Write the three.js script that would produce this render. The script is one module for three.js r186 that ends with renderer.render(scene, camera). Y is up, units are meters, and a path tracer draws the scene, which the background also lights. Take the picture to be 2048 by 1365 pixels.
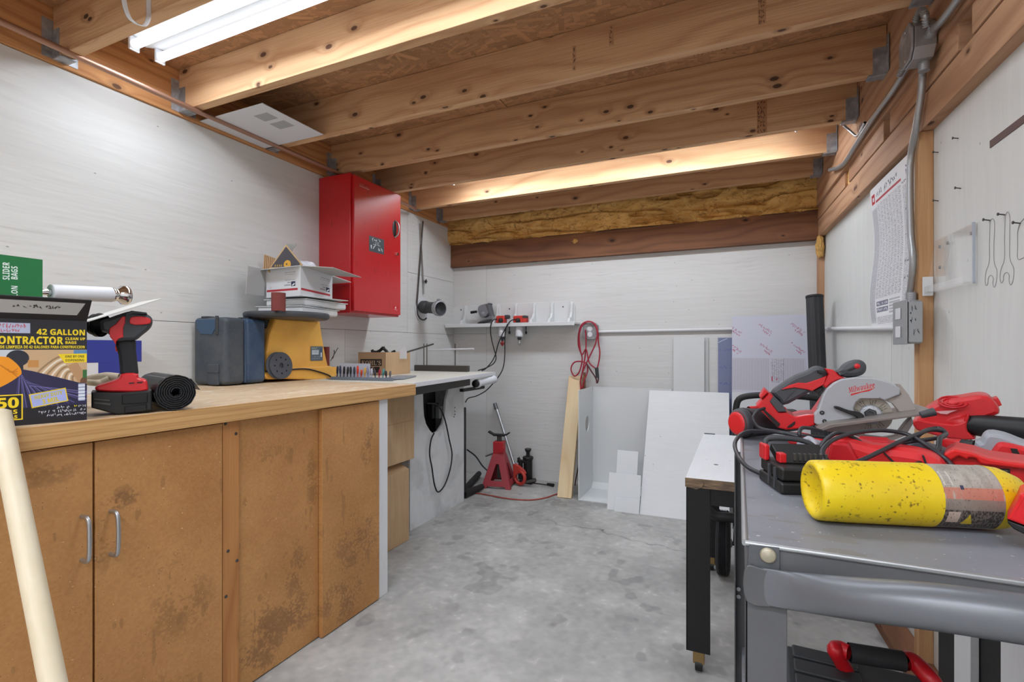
import * as THREE from 'three';
import { RoundedBoxGeometry } from 'three/addons/geometries/RoundedBoxGeometry.js';
import { mergeGeometries } from 'three/addons/utils/BufferGeometryUtils.js';
import { RectAreaLightUniformsLib } from 'three/addons/lights/RectAreaLightUniformsLib.js';

// ---------------------------------------------------------------- camera, exposure
const F = 1003, CX = 1024, HY = 697, YAW = Math.atan(454 / F), EYE = 1.085;
const scene = new THREE.Scene();
scene.background = new THREE.Color(0x000000);
const camera = new THREE.PerspectiveCamera(2 * Math.atan(682.5 / F) * 180 / Math.PI, 2048 / 1365, 0.05, 50);
camera.position.set(0, EYE, 0);
camera.rotation.y = YAW;
camera.setViewOffset(2048, 1365, 0, -14.5, 2048, 1365);
camera.updateMatrixWorld();
const renderer = new THREE.WebGLRenderer();
renderer.toneMapping = THREE.LinearToneMapping;
renderer.toneMappingExposure = 2.1;
renderer.shadowMap.enabled = true;
RectAreaLightUniformsLib.init();

// three twin-tube shop lights: [centre x, centre z, tube y, length, panel radiance, tube glow]
const FIXTURES = [
  [-0.97, -1.215, 2.262, 2.32, 9.6, 0.9, 'twin-tube fluorescent shop light between the nearest pale joists, top left'],
  [-0.78, -3.0, 2.262, 2.1, 9, 3.6, 'twin-tube fluorescent shop light hidden behind the joist before the brightest joist'],
  [-0.72, 0.64, 2.262, 2.32, 17, 6.5, 'twin-tube fluorescent shop light on the ceiling just behind the camera'],
  [-0.72, 1.78, 2.262, 2.32, 15.5, 6, 'twin-tube fluorescent shop light on the ceiling by the rear wall'],
];

// ---------------------------------------------------------------- helpers
let seed = 7;
const rnd = () => { seed |= 0; seed = seed + 0x6D2B79F5 | 0; let t = Math.imul(seed ^ seed >>> 15, 1 | seed); t = t + Math.imul(t ^ t >>> 7, 61 | t) ^ t; return ((t ^ t >>> 14) >>> 0) / 4294967296; };
const rr = (a, b) => a + (b - a) * rnd();
const V = (x, y, z) => new THREE.Vector3(x, y, z);
const sA = Math.sin(YAW), cA = Math.cos(YAW);
const FWD = V(-sA, 0, -cA), RGT = V(cA, 0, -sA), UP = V(0, 1, 0);
// a sight line of the photograph met with a real plane of the room
const ray = (px, py) => V(cA * (px - CX) / F - sA, -(py - HY) / F, -sA * (px - CX) / F - cA);
const eye = V(0, EYE, 0);
const pX = (px, py, X) => { const d = ray(px, py); return eye.clone().addScaledVector(d, X / d.x); };
const pY = (px, py, Y) => { const d = ray(px, py); return eye.clone().addScaledVector(d, (Y - EYE) / d.y); };
const pZ = (px, py, Z) => { const d = ray(px, py); return eye.clone().addScaledVector(d, Z / d.z); };
const pD = (px, py, D) => eye.clone().addScaledVector(ray(px, py), D);
// right wall: plywood face passes (0.503, -3.85), turned 2.77 degrees
const RT = 2.77 * Math.PI / 180, RX0 = 0.503, RZ0 = -3.85;
const rw = (out, y, s) => V(RX0 + out * Math.cos(RT) + s * Math.sin(RT), y, RZ0 - out * Math.sin(RT) + s * Math.cos(RT));
const pR = (px, py, out) => { const d = ray(px, py), n = V(Math.cos(RT), 0, -Math.sin(RT)), o = rw(out, 0, 0); const t = n.dot(o.clone().sub(V(0, 0, 0))) / n.dot(d); return eye.clone().addScaledVector(d, t); };
const sR = (px, py, out) => { const p = pR(px, py, out); return [p.y, (p.x - RX0) * Math.sin(RT) + (p.z - RZ0) * Math.cos(RT)]; };

const used = {};
const numbered = n => { const k = used[n] = (used[n] || 0) + 1; return k === 1 ? n : n + '_' + String(k - 1).padStart(3, '0'); };
const plain = g => { g = g.index ? g.toNonIndexed() : g; for (const k of Object.keys(g.attributes)) if (!['position', 'normal', 'uv'].includes(k)) g.deleteAttribute(k); if (!g.attributes.normal) g.computeVertexNormals(); if (!g.attributes.uv) g.setAttribute('uv', new THREE.BufferAttribute(new Float32Array(g.attributes.position.count * 2), 2)); g.morphAttributes = {}; return g; };
const merge = gs => gs.length === 1 ? plain(gs[0]) : mergeGeometries(gs.map(plain), false);
function mesh(name, geos, mat, parent) {
  const g = Array.isArray(geos) ? merge(geos) : geos;
  const m = new THREE.Mesh(g, mat); m.name = parent ? name : numbered(name); m.castShadow = m.receiveShadow = true;
  (parent || scene).add(m); return m;
}
const tag = (o, label, category, group) => { o.userData.label = label; o.userData.category = category; if (group) o.userData.group = group; return o; };
function thing(name, label, category, group, pos) { const o = new THREE.Group(); o.name = numbered(name); scene.add(o); if (pos) o.position.copy(pos); return tag(o, label, category, group); }
const single = (name, geos, mat, label, category, group) => tag(mesh(name, geos, mat), label, category, group);
function struct(name) { const o = new THREE.Group(); o.name = name; o.userData.kind = 'structure'; scene.add(o); return o; }

// uv in metres; u runs along the grain axis
function uvm(g, grain = 'x', ou = 0, ov = 0) {
  g = plain(g); const p = g.attributes.position, n = g.attributes.normal, uv = g.attributes.uv;
  for (let i = 0; i < p.count; i++) {
    const P = [p.getX(i), p.getY(i), p.getZ(i)], N = [Math.abs(n.getX(i)), Math.abs(n.getY(i)), Math.abs(n.getZ(i))];
    const a = N[0] >= N[1] && N[0] >= N[2] ? 0 : N[1] >= N[2] ? 1 : 2;
    const gi = { x: 0, y: 1, z: 2 }[grain];
    let u, v;
    if (a === gi) { u = P[(gi + 1) % 3]; v = P[(gi + 2) % 3]; } else { u = P[gi]; v = P[3 - gi - a]; }
    uv.setXY(i, u + ou, v + ov);
  }
  return g;
}
function bx(x0, x1, y0, y1, z0, z1, r = 0, grain = 'x') {
  const w = Math.abs(x1 - x0), h = Math.abs(y1 - y0), d = Math.abs(z1 - z0);
  const g = r > 0 ? new RoundedBoxGeometry(w, h, d, 2, Math.min(r, w / 2.02, h / 2.02, d / 2.02)) : new THREE.BoxGeometry(w, h, d);
  g.translate((x0 + x1) / 2, (y0 + y1) / 2, (z0 + z1) / 2);
  return uvm(g, grain, rnd() * 3, rnd() * 3);
}
const xf = (g, m) => { g = plain(g); g.applyMatrix4(m); return g; };
const basis = (o, x, y, z) => new THREE.Matrix4().makeBasis(x, y, z).setPosition(o);
// a board with one corner at o, edges u and v, thickness t behind the face (away from u x v)
function slab(o, u, v, t, r = 0.002, grain = 'x') {
  const U = u.clone().normalize(), N = U.clone().cross(v).normalize(), W = N.clone().cross(U);
  const lu = u.length(), lv = v.dot(W);
  return xf(bx(0, lu, 0, lv, -t, 0, r, grain), basis(o, U, W, N));
}
// face only, uv 0..1 (prints, labels): lies d in front of the face spanned by u and v
function card(o, u, v, d = 0.0006) {
  const U = u.clone().normalize(), N = U.clone().cross(v).normalize(), W = N.clone().cross(U);
  const g = new THREE.PlaneGeometry(u.length(), v.dot(W)); g.translate(u.length() / 2, v.dot(W) / 2, d);
  return xf(g, basis(o, U, W, N));
}
function tube(pts, r, seg, radial = 8, closed = false) { return new THREE.TubeGeometry(new THREE.CatmullRomCurve3(pts, closed, 'centripetal'), seg || Math.max(12, pts.length * 8), r, radial, closed); }
const along = (p0, p1) => { const d = p1.clone().sub(p0), L = d.length(); const q = new THREE.Quaternion().setFromUnitVectors(UP, d.clone().normalize()); return [new THREE.Matrix4().makeRotationFromQuaternion(q).setPosition(p0), L]; };
function rod(p0, p1, r, r2 = r, n = 16) { const [m, L] = along(p0, p1); const g = new THREE.CylinderGeometry(r2, r, L, n); g.translate(0, L / 2, 0); return xf(g, m); }
// profile [[distance along p0->p1 in metres, radius] ...]
function lathe(p0, p1, prof, n = 32) { const [m] = along(p0, p1); const g = new THREE.LatheGeometry(prof.map(([t, r]) => new THREE.Vector2(r, t)), n), s = [0]; for (let i = 1; i < prof.length; i++) s.push(s[i - 1] + Math.hypot(prof[i][0] - prof[i - 1][0], prof[i][1] - prof[i - 1][1])); const uv = g.attributes.uv; for (let i = 0; i < uv.count; i++) uv.setY(i, s[i % prof.length] / s[s.length - 1]); return xf(g, m); }
// outline seen in the photograph, laid on a vertical plane through o with right direction u; depth goes behind it
function prof(pts, o, u, depth, bevel = 0.003, holes = []) {
  const n = u.clone().cross(UP).normalize(), dn = n.dot(o.clone().sub(eye));
  const to = ([x, y]) => { const d = ray(x, y); const p = eye.clone().addScaledVector(d, dn / n.dot(d)).sub(o); return new THREE.Vector2(p.dot(u), p.y); };
  const sh = new THREE.Shape(pts.map(to)); for (const h of holes) sh.holes.push(new THREE.Path(h.map(to)));
  const g = new THREE.ExtrudeGeometry(sh, { depth: Math.max(0.0005, depth - 2 * bevel), bevelEnabled: bevel > 0, bevelSize: bevel * 0.6, bevelThickness: bevel, bevelSegments: 2, bevelOffset: -bevel * 0.6, curveSegments: 12 });
  g.translate(0, 0, -depth + bevel);
  return xf(g, basis(o, u, UP, n));
}
// smooth closed outline through points
const smooth = (pts, n = 6) => { const c = new THREE.CatmullRomCurve3(pts.map(([x, y]) => V(x, y, 0)), true, 'centripetal'); return c.getPoints(pts.length * n).slice(0, -1).map(p => [p.x, p.y]); };
const atD = (D, out = []) => { const o = pD(1024, 697, D); return [o, RGT]; };
// a vertical frame turned square to the sight line at column px, D ahead: u right, h away, P = point of the sight line in it
function turned(px, D, pxo = px) { const r = ray(pxo, HY), h = V(r.x, 0, r.z).normalize(), u = h.clone().cross(UP).normalize(), o = pD(px, HY, D), at = d => o.clone().addScaledVector(h, d), P = (x, y, d) => { const q = ray(x, y), k = at(d).sub(eye).dot(h) / q.dot(h); return eye.clone().addScaledVector(q, k); }; return { u, h, at, P }; }
const circ = (x, y, r, n = 24, ry = r) => Array.from({ length: n }, (_, i) => [x + r * Math.cos(i / n * 6.2832), y + ry * Math.sin(i / n * 6.2832)]);

// ---------------------------------------------------------------- textures
const hash = (x, y, s) => { let h = Math.imul(x, 374761393) + Math.imul(y, 668265263) + Math.imul(s, 2147483647 ^ 97) | 0; h = Math.imul(h ^ h >>> 13, 1274126177); return ((h ^ h >>> 16) >>> 0) / 4294967296; };
const vn = (x, y, px, py, s) => { const xi = Math.floor(x), yi = Math.floor(y); let fx = x - xi, fy = y - yi; fx = fx * fx * (3 - 2 * fx); fy = fy * fy * (3 - 2 * fy); const m = (a, p) => ((a % p) + p) % p; const x0 = m(xi, px), x1 = m(xi + 1, px), y0 = m(yi, py), y1 = m(yi + 1, py); const a = hash(x0, y0, s), b = hash(x1, y0, s), c = hash(x0, y1, s), d = hash(x1, y1, s); return a + (b - a) * fx + (c - a) * fy + (a - b - c + d) * fx * fy; };
// tileable fbm over u,v in 0..1, nx x ny cells at the first octave
const fbm = (u, v, nx, ny, oct, s) => { let a = 0, w = 0.5, t = 0; for (let i = 0; i < oct; i++) { a += w * vn(u * nx, v * ny, nx, ny, s + i * 17); t += w; w *= 0.5; nx *= 2; ny *= 2; } return a / t; };
const mix = (a, b, t) => a + (b - a) * t, cl = (t, a = 0, b = 1) => Math.min(b, Math.max(a, t)), sst = (a, b, x) => { const t = cl((x - a) / (b - a)); return t * t * (3 - 2 * t); };
const mixc = (A, B, t) => [mix(A[0], B[0], t), mix(A[1], B[1], t), mix(A[2], B[2], t)];
function tex(w, h, sw, sh, fn, srgb = true) { // covers sw x sh metres
  const d = new Uint8Array(w * h * 4);
  for (let j = 0; j < h; j++) for (let i = 0; i < w; i++) { const c = fn((i + 0.5) / w, (j + 0.5) / h), k = (j * w + i) * 4; d[k] = cl(c[0], 0, 255); d[k + 1] = cl(c[1], 0, 255); d[k + 2] = cl(c[2], 0, 255); d[k + 3] = 255; }
  const t = new THREE.DataTexture(d, w, h, THREE.RGBAFormat); return fin(t, sw, sh, srgb);
}
function fin(t, sw, sh, srgb = true) { t.wrapS = t.wrapT = THREE.RepeatWrapping; t.magFilter = THREE.LinearFilter; t.minFilter = THREE.LinearMipmapLinearFilter; t.generateMipmaps = true; if (srgb) t.colorSpace = THREE.SRGBColorSpace; if (sw) t.repeat.set(1 / sw, 1 / sh); t.needsUpdate = true; return t; }
function canvasTex(w, h, draw, sw, sh) { const c = document.createElement('canvas'); c.width = w; c.height = h; const x = c.getContext('2d'); draw(x, w, h); const t = new THREE.CanvasTexture(c); return fin(t, sw, sh); }
const std = (color, roughness = 0.6, extra = {}) => new THREE.MeshStandardMaterial({ color, roughness, ...extra });
const phys = (color, roughness, extra) => new THREE.MeshPhysicalMaterial({ color, roughness, ...extra });
// unreadable small print: strokes the size of letters
function scrawl(x, X, Y, w, h, col, lw = 2) { x.save(); x.strokeStyle = col; x.lineWidth = lw; x.lineCap = 'round'; for (let a = X; a < X + w - h * 0.4; a += h * 0.62) { if (rnd() < 0.1) continue; x.beginPath(); x.moveTo(a + rr(0, h * 0.2), Y + rr(0, h)); for (let k = 0; k < 3; k++) x.lineTo(a + rr(0, h * 0.5), Y + rr(0, h)); x.stroke(); } x.restore(); }
// ---------------------------------------------------------------- materials
const M = {};
function woodTex(s, light, dark, knotc, nKnots, rings = 7, w = 1024, h = 256, sw = 2.4, sh = 0.4) {
  const ks = Array.from({ length: nKnots }, (_, i) => [hash(i, 1, s), hash(i, 2, s), 0.0035 + 0.0065 * hash(i, 3, s)]);
  return tex(w, h, sw, sh, (u, v) => {
    let off = 0, kd = 0;
    for (const [ku, kv, kr] of ks) {
      let du = Math.abs(u - ku); du = Math.min(du, 1 - du) * sw; let dv = Math.abs(v - kv); dv = Math.min(dv, 1 - dv) * sh;
      const d = Math.hypot(du * 0.55, dv); if (d < 0.09) { off += 0.35 * Math.exp(-d * d / (kr * kr * 9)); kd = Math.max(kd, 1 - sst(kr * 0.7, kr * 1.25, d)); if (d > kr * 1.2 && d < kr * 2.4) kd = Math.max(kd, 0.22 * (1 - (d - kr * 1.2) / (kr * 1.2))); }
    }
    const warp = fbm(u, v, 3, 2, 3, s) * 1.5 + off;
    const r = Math.abs(((v * rings + warp * 2.2) % 1 + 1) % 1 - 0.5) * 2;
    const fine = fbm(u, v, 14, 90, 2, s + 5), blot = fbm(u, v, 5, 3, 3, s + 9);
    let t = 0.55 * Math.pow(r, 2.2) + 0.28 * (fine - 0.35) + 0.5 * (blot - 0.42);
    let c = mixc(light, dark, cl(t, -0.25, 1));
    return mixc(c, knotc, kd * 0.85);
  });
}
const woodBump = tex(512, 256, 1.2, 0.3, (u, v) => { const f = fbm(u, v, 10, 80, 3, 55) * 255; return [f, f, f]; }, false);
const wood = (s, l, d, k, n, rings, extra = {}) => std(0xffffff, 0.72, { map: woodTex(s, l, d, k, n, rings), bumpMap: woodBump, bumpScale: 0.0012, ...extra });
M.fir = [wood(11, [218, 177, 134], [182, 134, 94], [74, 44, 28], 26, 6), wood(23, [216, 174, 131], [179, 130, 90], [66, 40, 26], 20, 5), wood(37, [212, 169, 126], [174, 125, 86], [60, 38, 26], 30, 7)];
M.ledger = wood(53, [208, 150, 96], [160, 100, 56], [80, 50, 30], 8, 9);
M.redwood = wood(61, [192, 150, 116], [152, 108, 78], [70, 44, 34], 10, 6);
M.postw = [wood(67, [206, 162, 116], [172, 122, 80], [92, 56, 34], 9, 4)];
M.darkbeam = wood(71, [134, 90, 60], [94, 58, 38], [40, 22, 14], 8, 5);
M.pineboard = wood(83, [230, 206, 166], [212, 178, 132], [120, 80, 50], 4, 3);
M.stile = wood(89, [190, 132, 76], [156, 98, 50], [60, 36, 22], 12, 4);
// birch-faced worktop, scuffed; and its layered edge
M.worktop = std(0xffffff, 0.5, { map: tex(1024, 512, 2.0, 0.9, (u, v) => { const g = fbm(u, v, 6, 60, 3, 3), b = fbm(u, v, 5, 5, 4, 8), s = fbm(u, v, 60, 40, 2, 12); let c = mixc([222, 198, 166], [198, 166, 128], cl(g * 0.8 + (b - 0.5))); if (s > 0.74) c = mixc(c, [232, 222, 206], 0.6); if (s < 0.2) c = mixc(c, [150, 116, 84], 0.35); return c; }), bumpMap: woodBump, bumpScale: 0.0006 });
M.workedge = std(0xffffff, 0.62, { map: tex(512, 128, 1.2, 0.052, (u, v) => { const g = fbm(u, v, 9, 8, 3, 31), layer = Math.sin(v * 6.283 * 3.5); let c = mixc([214, 170, 112], [180, 132, 78], cl(g * 0.9 + 0.22 * (layer > 0.72 ? 1.4 : 0) - 0.1)); return c; }) });
// painted plywood: thin white paint over rotary grain
function plyTex(s, base, w, h, sw, sh, streak = 1) {
  return tex(w, h, sw, sh, (u, v) => {
    const wv = fbm(u, v, 4, 3, 3, s + 3) * 0.1;
    const g = fbm(u, v + wv, 7, 110, 3, s), b = fbm(u, v, 4, 4, 4, s + 1), k = fbm(u, v + wv * 0.6, 16, 150, 2, s + 7), m = fbm(u, v, 3, 3, 3, s + 8);
    let d = (b - 0.5) * 7 + (g - 0.5) * 9 * streak; if (k > 0.72 && m > 0.52) d -= (k - 0.72) * 75 * streak * sst(0.52, 0.62, m);
    const sp = hash(Math.floor(u * w / 3), Math.floor(v * h / 3), s + 9); if (sp > 0.9997) d -= 60;
    return [base[0] + d, base[1] + d, base[2] + d * 1.05];
  });
}
const plyBump = tex(512, 512, 1.2, 1.2, (u, v) => { const f = 255 * fbm(u, v, 8, 90, 3, 77); return [f, f, f]; }, false);
M.plyL = std(0xffffff, 0.55, { map: plyTex(101, [214, 214, 211], 1024, 1024, 2.4, 1.4), bumpMap: plyBump, bumpScale: 0.0008 });
M.plyB = std(0xffffff, 0.55, { map: plyTex(131, [214, 214, 212], 1024, 1024, 2.4, 1.4, 0.8), bumpMap: plyBump, bumpScale: 0.0008 });
M.plyR = std(0xffffff, 0.55, { map: plyTex(151, [218, 219, 215], 1024, 1024, 2.4, 1.4, 0.8), bumpMap: plyBump, bumpScale: 0.0008 });
M.seam = std(0x77736c, 0.9);
// oriented strand board
M.osb = std(0xffffff, 0.8, { map: canvasTex(1024, 1024, (x, w, h) => {
  x.fillStyle = '#b58a62'; x.fillRect(0, 0, w, h);
  for (let i = 0; i < 5200; i++) {
    const a = rr(-0.5, 0.5) + (rnd() < 0.2 ? 1.4 : 0), L = rr(40, 120), W = rr(8, 22), X = rr(0, w), Y = rr(0, h), k = rr(0.88, 1.08);
    x.fillStyle = `rgb(${184 * k | 0},${138 * k | 0},${98 * k | 0})`;
    for (const [dx, dy] of [[0, 0], [w, 0], [0, h], [-w, 0], [0, -h]]) { x.save(); x.translate(X + dx, Y + dy); x.rotate(a); x.fillRect(-L / 2, -W / 2, L, W); x.strokeStyle = 'rgba(90,58,34,0.25)'; x.lineWidth = 1; x.strokeRect(-L / 2, -W / 2, L, W); x.restore(); }
  }
}, 1.3, 1.3) });
// concrete slab with damp marks, scuffs and cracks, 4.4 x 4.4 m
const cracks = [[[1.72, 2.62], [1.86, 2.7], [1.9, 2.84], [2.02, 2.93], [2.06, 3.08], [2.2, 3.2], [2.24, 3.4], [2.42, 3.52]], [[1.3, 1.02], [1.5, 1.08], [1.66, 1.05], [1.85, 1.13], [2.3, 1.2]], [[2.05, 3.05], [2.3, 3.0], [2.6, 3.1]], [[0.5, 3.4], [0.9, 3.3], [1.2, 3.42]]];
const segd = (px, py, a, b) => { const dx = b[0] - a[0], dy = b[1] - a[1], t = cl(((px - a[0]) * dx + (py - a[1]) * dy) / (dx * dx + dy * dy)); return Math.hypot(px - a[0] - t * dx, py - a[1] - t * dy); };
M.floor = std(0xffffff, 0.62, { map: tex(2048, 2048, 4.4, 4.4, (u, v) => {
  const a = fbm(u, v, 5, 5, 5, 201), b = fbm(u, v, 22, 22, 4, 207), c = fbm(u, v, 160, 160, 2, 211), d = fbm(u, v, 9, 9, 5, 219);
  let k = 168 + (a - 0.5) * 36 + (b - 0.5) * 30 + (c - 0.5) * 24;
  k -= 16 * sst(0.58, 0.72, d); k += 10 * sst(0.62, 0.7, fbm(u, v, 14, 14, 4, 231));
  const e = fbm(u, v, 38, 38, 3, 239); k -= 18 * sst(0.70, 0.78, e); if (c > 0.84) k += 9;
  const X = u * 4.4, Y = v * 4.4; const jig = (fbm(u, v, 70, 70, 3, 251) - 0.5) * 0.09;
  for (const line of cracks) { if (Math.abs(X - line[0][0]) > 1.6) continue; for (let i = 0; i + 1 < line.length; i++) { const q = segd(X + jig, Y - jig, line[i], line[i + 1]); if (q < 0.02) { k -= 70 * (1 - sst(0.0015, 0.0045, q)) * (0.3 + fbm(u, v, 30, 30, 2, 263)); k -= 16 * (1 - sst(0, 0.02, q)) * b; } } }
  return [k, k * 0.992, k * 0.97];
}), bumpMap: tex(512, 512, 0.9, 0.9, (u, v) => { const f = 255 * fbm(u, v, 24, 24, 4, 271); return [f, f, f]; }, false), bumpScale: 0.0018 });
// hardboard doors: 1.6 x 0.9 m, grime where hands and boots touch them. u runs along z (0 at z = 0), v is height
M.hardboard = std(0xffffff, 0.55, { map: tex(1536, 768, 1.9, 0.92, (u, v) => {
  const z = u * 1.9, y = v * 0.92;
  const a = fbm(u, v, 12, 6, 4, 301), f = fbm(u, v, 300, 150, 2, 305), g = fbm(u, v, 40, 20, 3, 309);
  let c = mixc([196, 144, 88], [170, 118, 66], cl(a * 1.2 - 0.1 + (f - 0.5) * 0.7));
  let s = 0;
  const blob = (bz, by, rz, ry, k) => { const q = ((z - bz) / rz) ** 2 + ((y - by) / ry) ** 2; if (q < 1) s = Math.max(s, 0.62 * k * Math.sqrt(1 - q) * sst(0.5, 0.72, 0.6 * g + 0.4 * f + 0.12 * (1 - q))); };
  blob(0.745, 0.70, 0.05, 0.035, 0.8); blob(0.70, 0.60, 0.03, 0.05, 0.6); blob(0.82, 0.5, 0.09, 0.03, 0.35); blob(0.9, 0.36, 0.1, 0.09, 0.45); blob(0.6, 0.8, 0.06, 0.03, 0.5);
  blob(1.17, 0.12, 0.12, 0.14, 0.75); blob(1.3, 0.3, 0.06, 0.12, 0.6); blob(1.38, 0.6, 0.03, 0.12, 0.55); blob(1.25, 0.14, 0.2, 0.08, 0.7); blob(1.6, 0.3, 0.16, 0.14, 0.6); blob(1.66, 0.66, 0.05, 0.07, 0.6); blob(1.68, 0.74, 0.03, 0.05, 0.6); blob(1.52, 0.1, 0.14, 0.1, 0.6); blob(1.2, 0.72, 0.1, 0.06, 0.3); blob(0.78, 0.12, 0.2, 0.1, 0.4);
  c = mixc(c, [86, 58, 38], s * 0.8);
  const sc = fbm(u, v, 90, 14, 2, 321); if (sc > 0.83) c = mixc(c, [124, 86, 54], 0.28); if (f > 0.885) c = mixc(c, [226, 190, 140], 0.7); if (f < 0.13) c = mixc(c, [110, 72, 40], 0.5);
  return c;
}) });
M.card = std(0xffffff, 0.85, { map: tex(512, 512, 0.5, 0.5, (u, v) => { const g = fbm(u, v, 5, 80, 2, 341), b = fbm(u, v, 4, 4, 4, 345); return mixc([204, 172, 134], [184, 150, 112], cl(g * 0.7 + b * 0.6 - 0.2)); }) });
M.whitep = std(0xd9dade, 0.45); M.whitepaint = std(0xffffff, 0.5, { map: plyTex(171, [222, 223, 224], 512, 512, 1.0, 1.0, 0.6) });
M.scuffwhite = std(0xffffff, 0.6, { map: tex(512, 512, 0.8, 0.8, (u, v) => { const a = fbm(u, v, 5, 5, 5, 361), b = fbm(u, v, 30, 12, 3, 365); let k = 218 - 22 * sst(0.52, 0.72, a) * b * 1.6 + (b - 0.5) * 8; return [k, k * 1.005, k * 1.01]; }) });
M.black = std(0x161616, 0.5); M.blackm = std(0x1d1d1e, 0.42, { metalness: 0.3 }); M.rubber = std(0x232325, 0.75); M.dgrey = std(0x3b3d40, 0.55);
M.red = phys(0xc41420, 0.38, { clearcoat: 0.15, clearcoatRoughness: 0.4 }); M.redtool = phys(0xd01f24, 0.42, { clearcoat: 0.1 }); M.cabred = null;
M.steel = std(0xb9bbbd, 0.35, { metalness: 0.9 }); M.galv = std(0xffffff, 0.55, { metalness: 0.6, map: tex(256, 256, 0.2, 0.2, (u, v) => { const a = fbm(u, v, 9, 9, 3, 381); const k = 135 + 68 * a; return [k, k * 1.01, k * 1.03]; }) });
M.emt = std(0xa9abac, 0.38, { metalness: 0.7 }); M.chrome = std(0xd8d8d8, 0.14, { metalness: 1 }); M.copper = std(0xb08a76, 0.45, { metalness: 0.75 }); M.brass = std(0x9d8257, 0.4, { metalness: 0.8 }); M.iron = std(0x55524e, 0.55, { metalness: 0.6 });
M.cartgrey = std(0xffffff, 0.36, { metalness: 0.1, map: tex(1024, 1024, 0.8, 0.8, (u, v) => { const a = fbm(u, v, 6, 6, 5, 401), b = fbm(u, v, 200, 200, 2, 405), s = fbm(u, v, 10, 40, 3, 409); let c = mixc([138, 140, 148], [115, 116, 121], cl(a * 1.3 - 0.15)); if (s > 0.63 && a > 0.5) c = mixc(c, [112, 106, 98], 0.4); if (b > 0.88) c = mixc(c, [196, 194, 188], 0.85); return c; }), roughnessMap: tex(256, 256, 0.8, 0.8, (u, v) => { const k = 90 + 120 * fbm(u, v, 8, 8, 4, 415); return [k, k, k]; }, false), roughness: 0.8 });
M.cartleg = std(0xffffff, 0.5, { metalness: 0.2, map: tex(256, 256, 0.5, 0.5, (u, v) => { const a = fbm(u, v, 5, 5, 4, 421); const k = 82 + 18 * a; return [k, k, k * 1.02]; }) });
M.acrylic = phys(0xffffff, 0.06, { transmission: 1, thickness: 0, ior: 1.49 });
M.milky = phys(0xf2f4f5, 0.5, { transmission: 0.2, thickness: 0 });
M.hdpe = phys(0xe4e6e6, 0.42, { transmission: 0.06, thickness: 0 });
M.yellow = std(0xe9a92c, 0.5);

// ---------------------------------------------------------------- room shell
const LX = -2.313, BZ = -3.85, TOP = 2.34, REAR = 2.3;
const floor = struct('floor');
{ const g = new THREE.BoxGeometry(4.4, 0.1, 7.2); g.translate(-0.6, -0.05, -1.0); mesh('concrete_slab', (() => { const q = plain(g), p = q.attributes.position; for (let i = 0; i < p.count; i++) q.attributes.uv.setXY(i, p.getX(i) + 2.4, p.getZ(i) + 4.0); return q; })(), M.floor, floor); }
const sheet = (parent, mat, x0, x1, y0, y1, z0, z1, grain) => mesh('plywood_sheet', [bx(x0, x1, y0, y1, z0, z1, 0.0008, grain)], mat, parent);
const wallL = struct('wall_left');
mesh('wall_core', [bx(LX - 0.12, LX - 0.018, 0, 2.5, BZ - 0.1, REAR)], M.seam, wallL);
{ const a = LX - 0.018, b = LX, g = 0.001, Y = 1.205, Z1 = -2.5, Z2 = -3.17;
  sheet(wallL, M.plyL, a, b, Y + g, 2.134, REAR, -0.72, 'z'); sheet(wallL, M.plyL, a, b, Y + g, 2.134, -0.72 - g, Z2 + g, 'z');
  sheet(wallL, M.plyL, a, b, 1.67 + g, 2.134, Z2 - g, BZ, 'z'); sheet(wallL, M.plyL, a, b, Y + g, 1.67 - g, Z2 - g, BZ, 'z');
  sheet(wallL, M.plyL, a, b, 0, Y - g, REAR, -0.1, 'z'); sheet(wallL, M.plyL, a, b, 0, Y - g, -0.1 - g, Z1 + g, 'z'); sheet(wallL, M.plyL, a, b, 0, Y - g, Z1 - g, BZ, 'z');
  mesh('ledger_board', [bx(LX - 0.018, LX + 0.012, 2.136, TOP, BZ, REAR, 0.002, 'z')], M.ledger, wallL); }
const wallB = struct('wall_back');
mesh('wall_core', [bx(LX - 0.12, 0.8, 0, 2.5, BZ - 0.12, BZ - 0.018)], M.seam, wallB);
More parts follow.
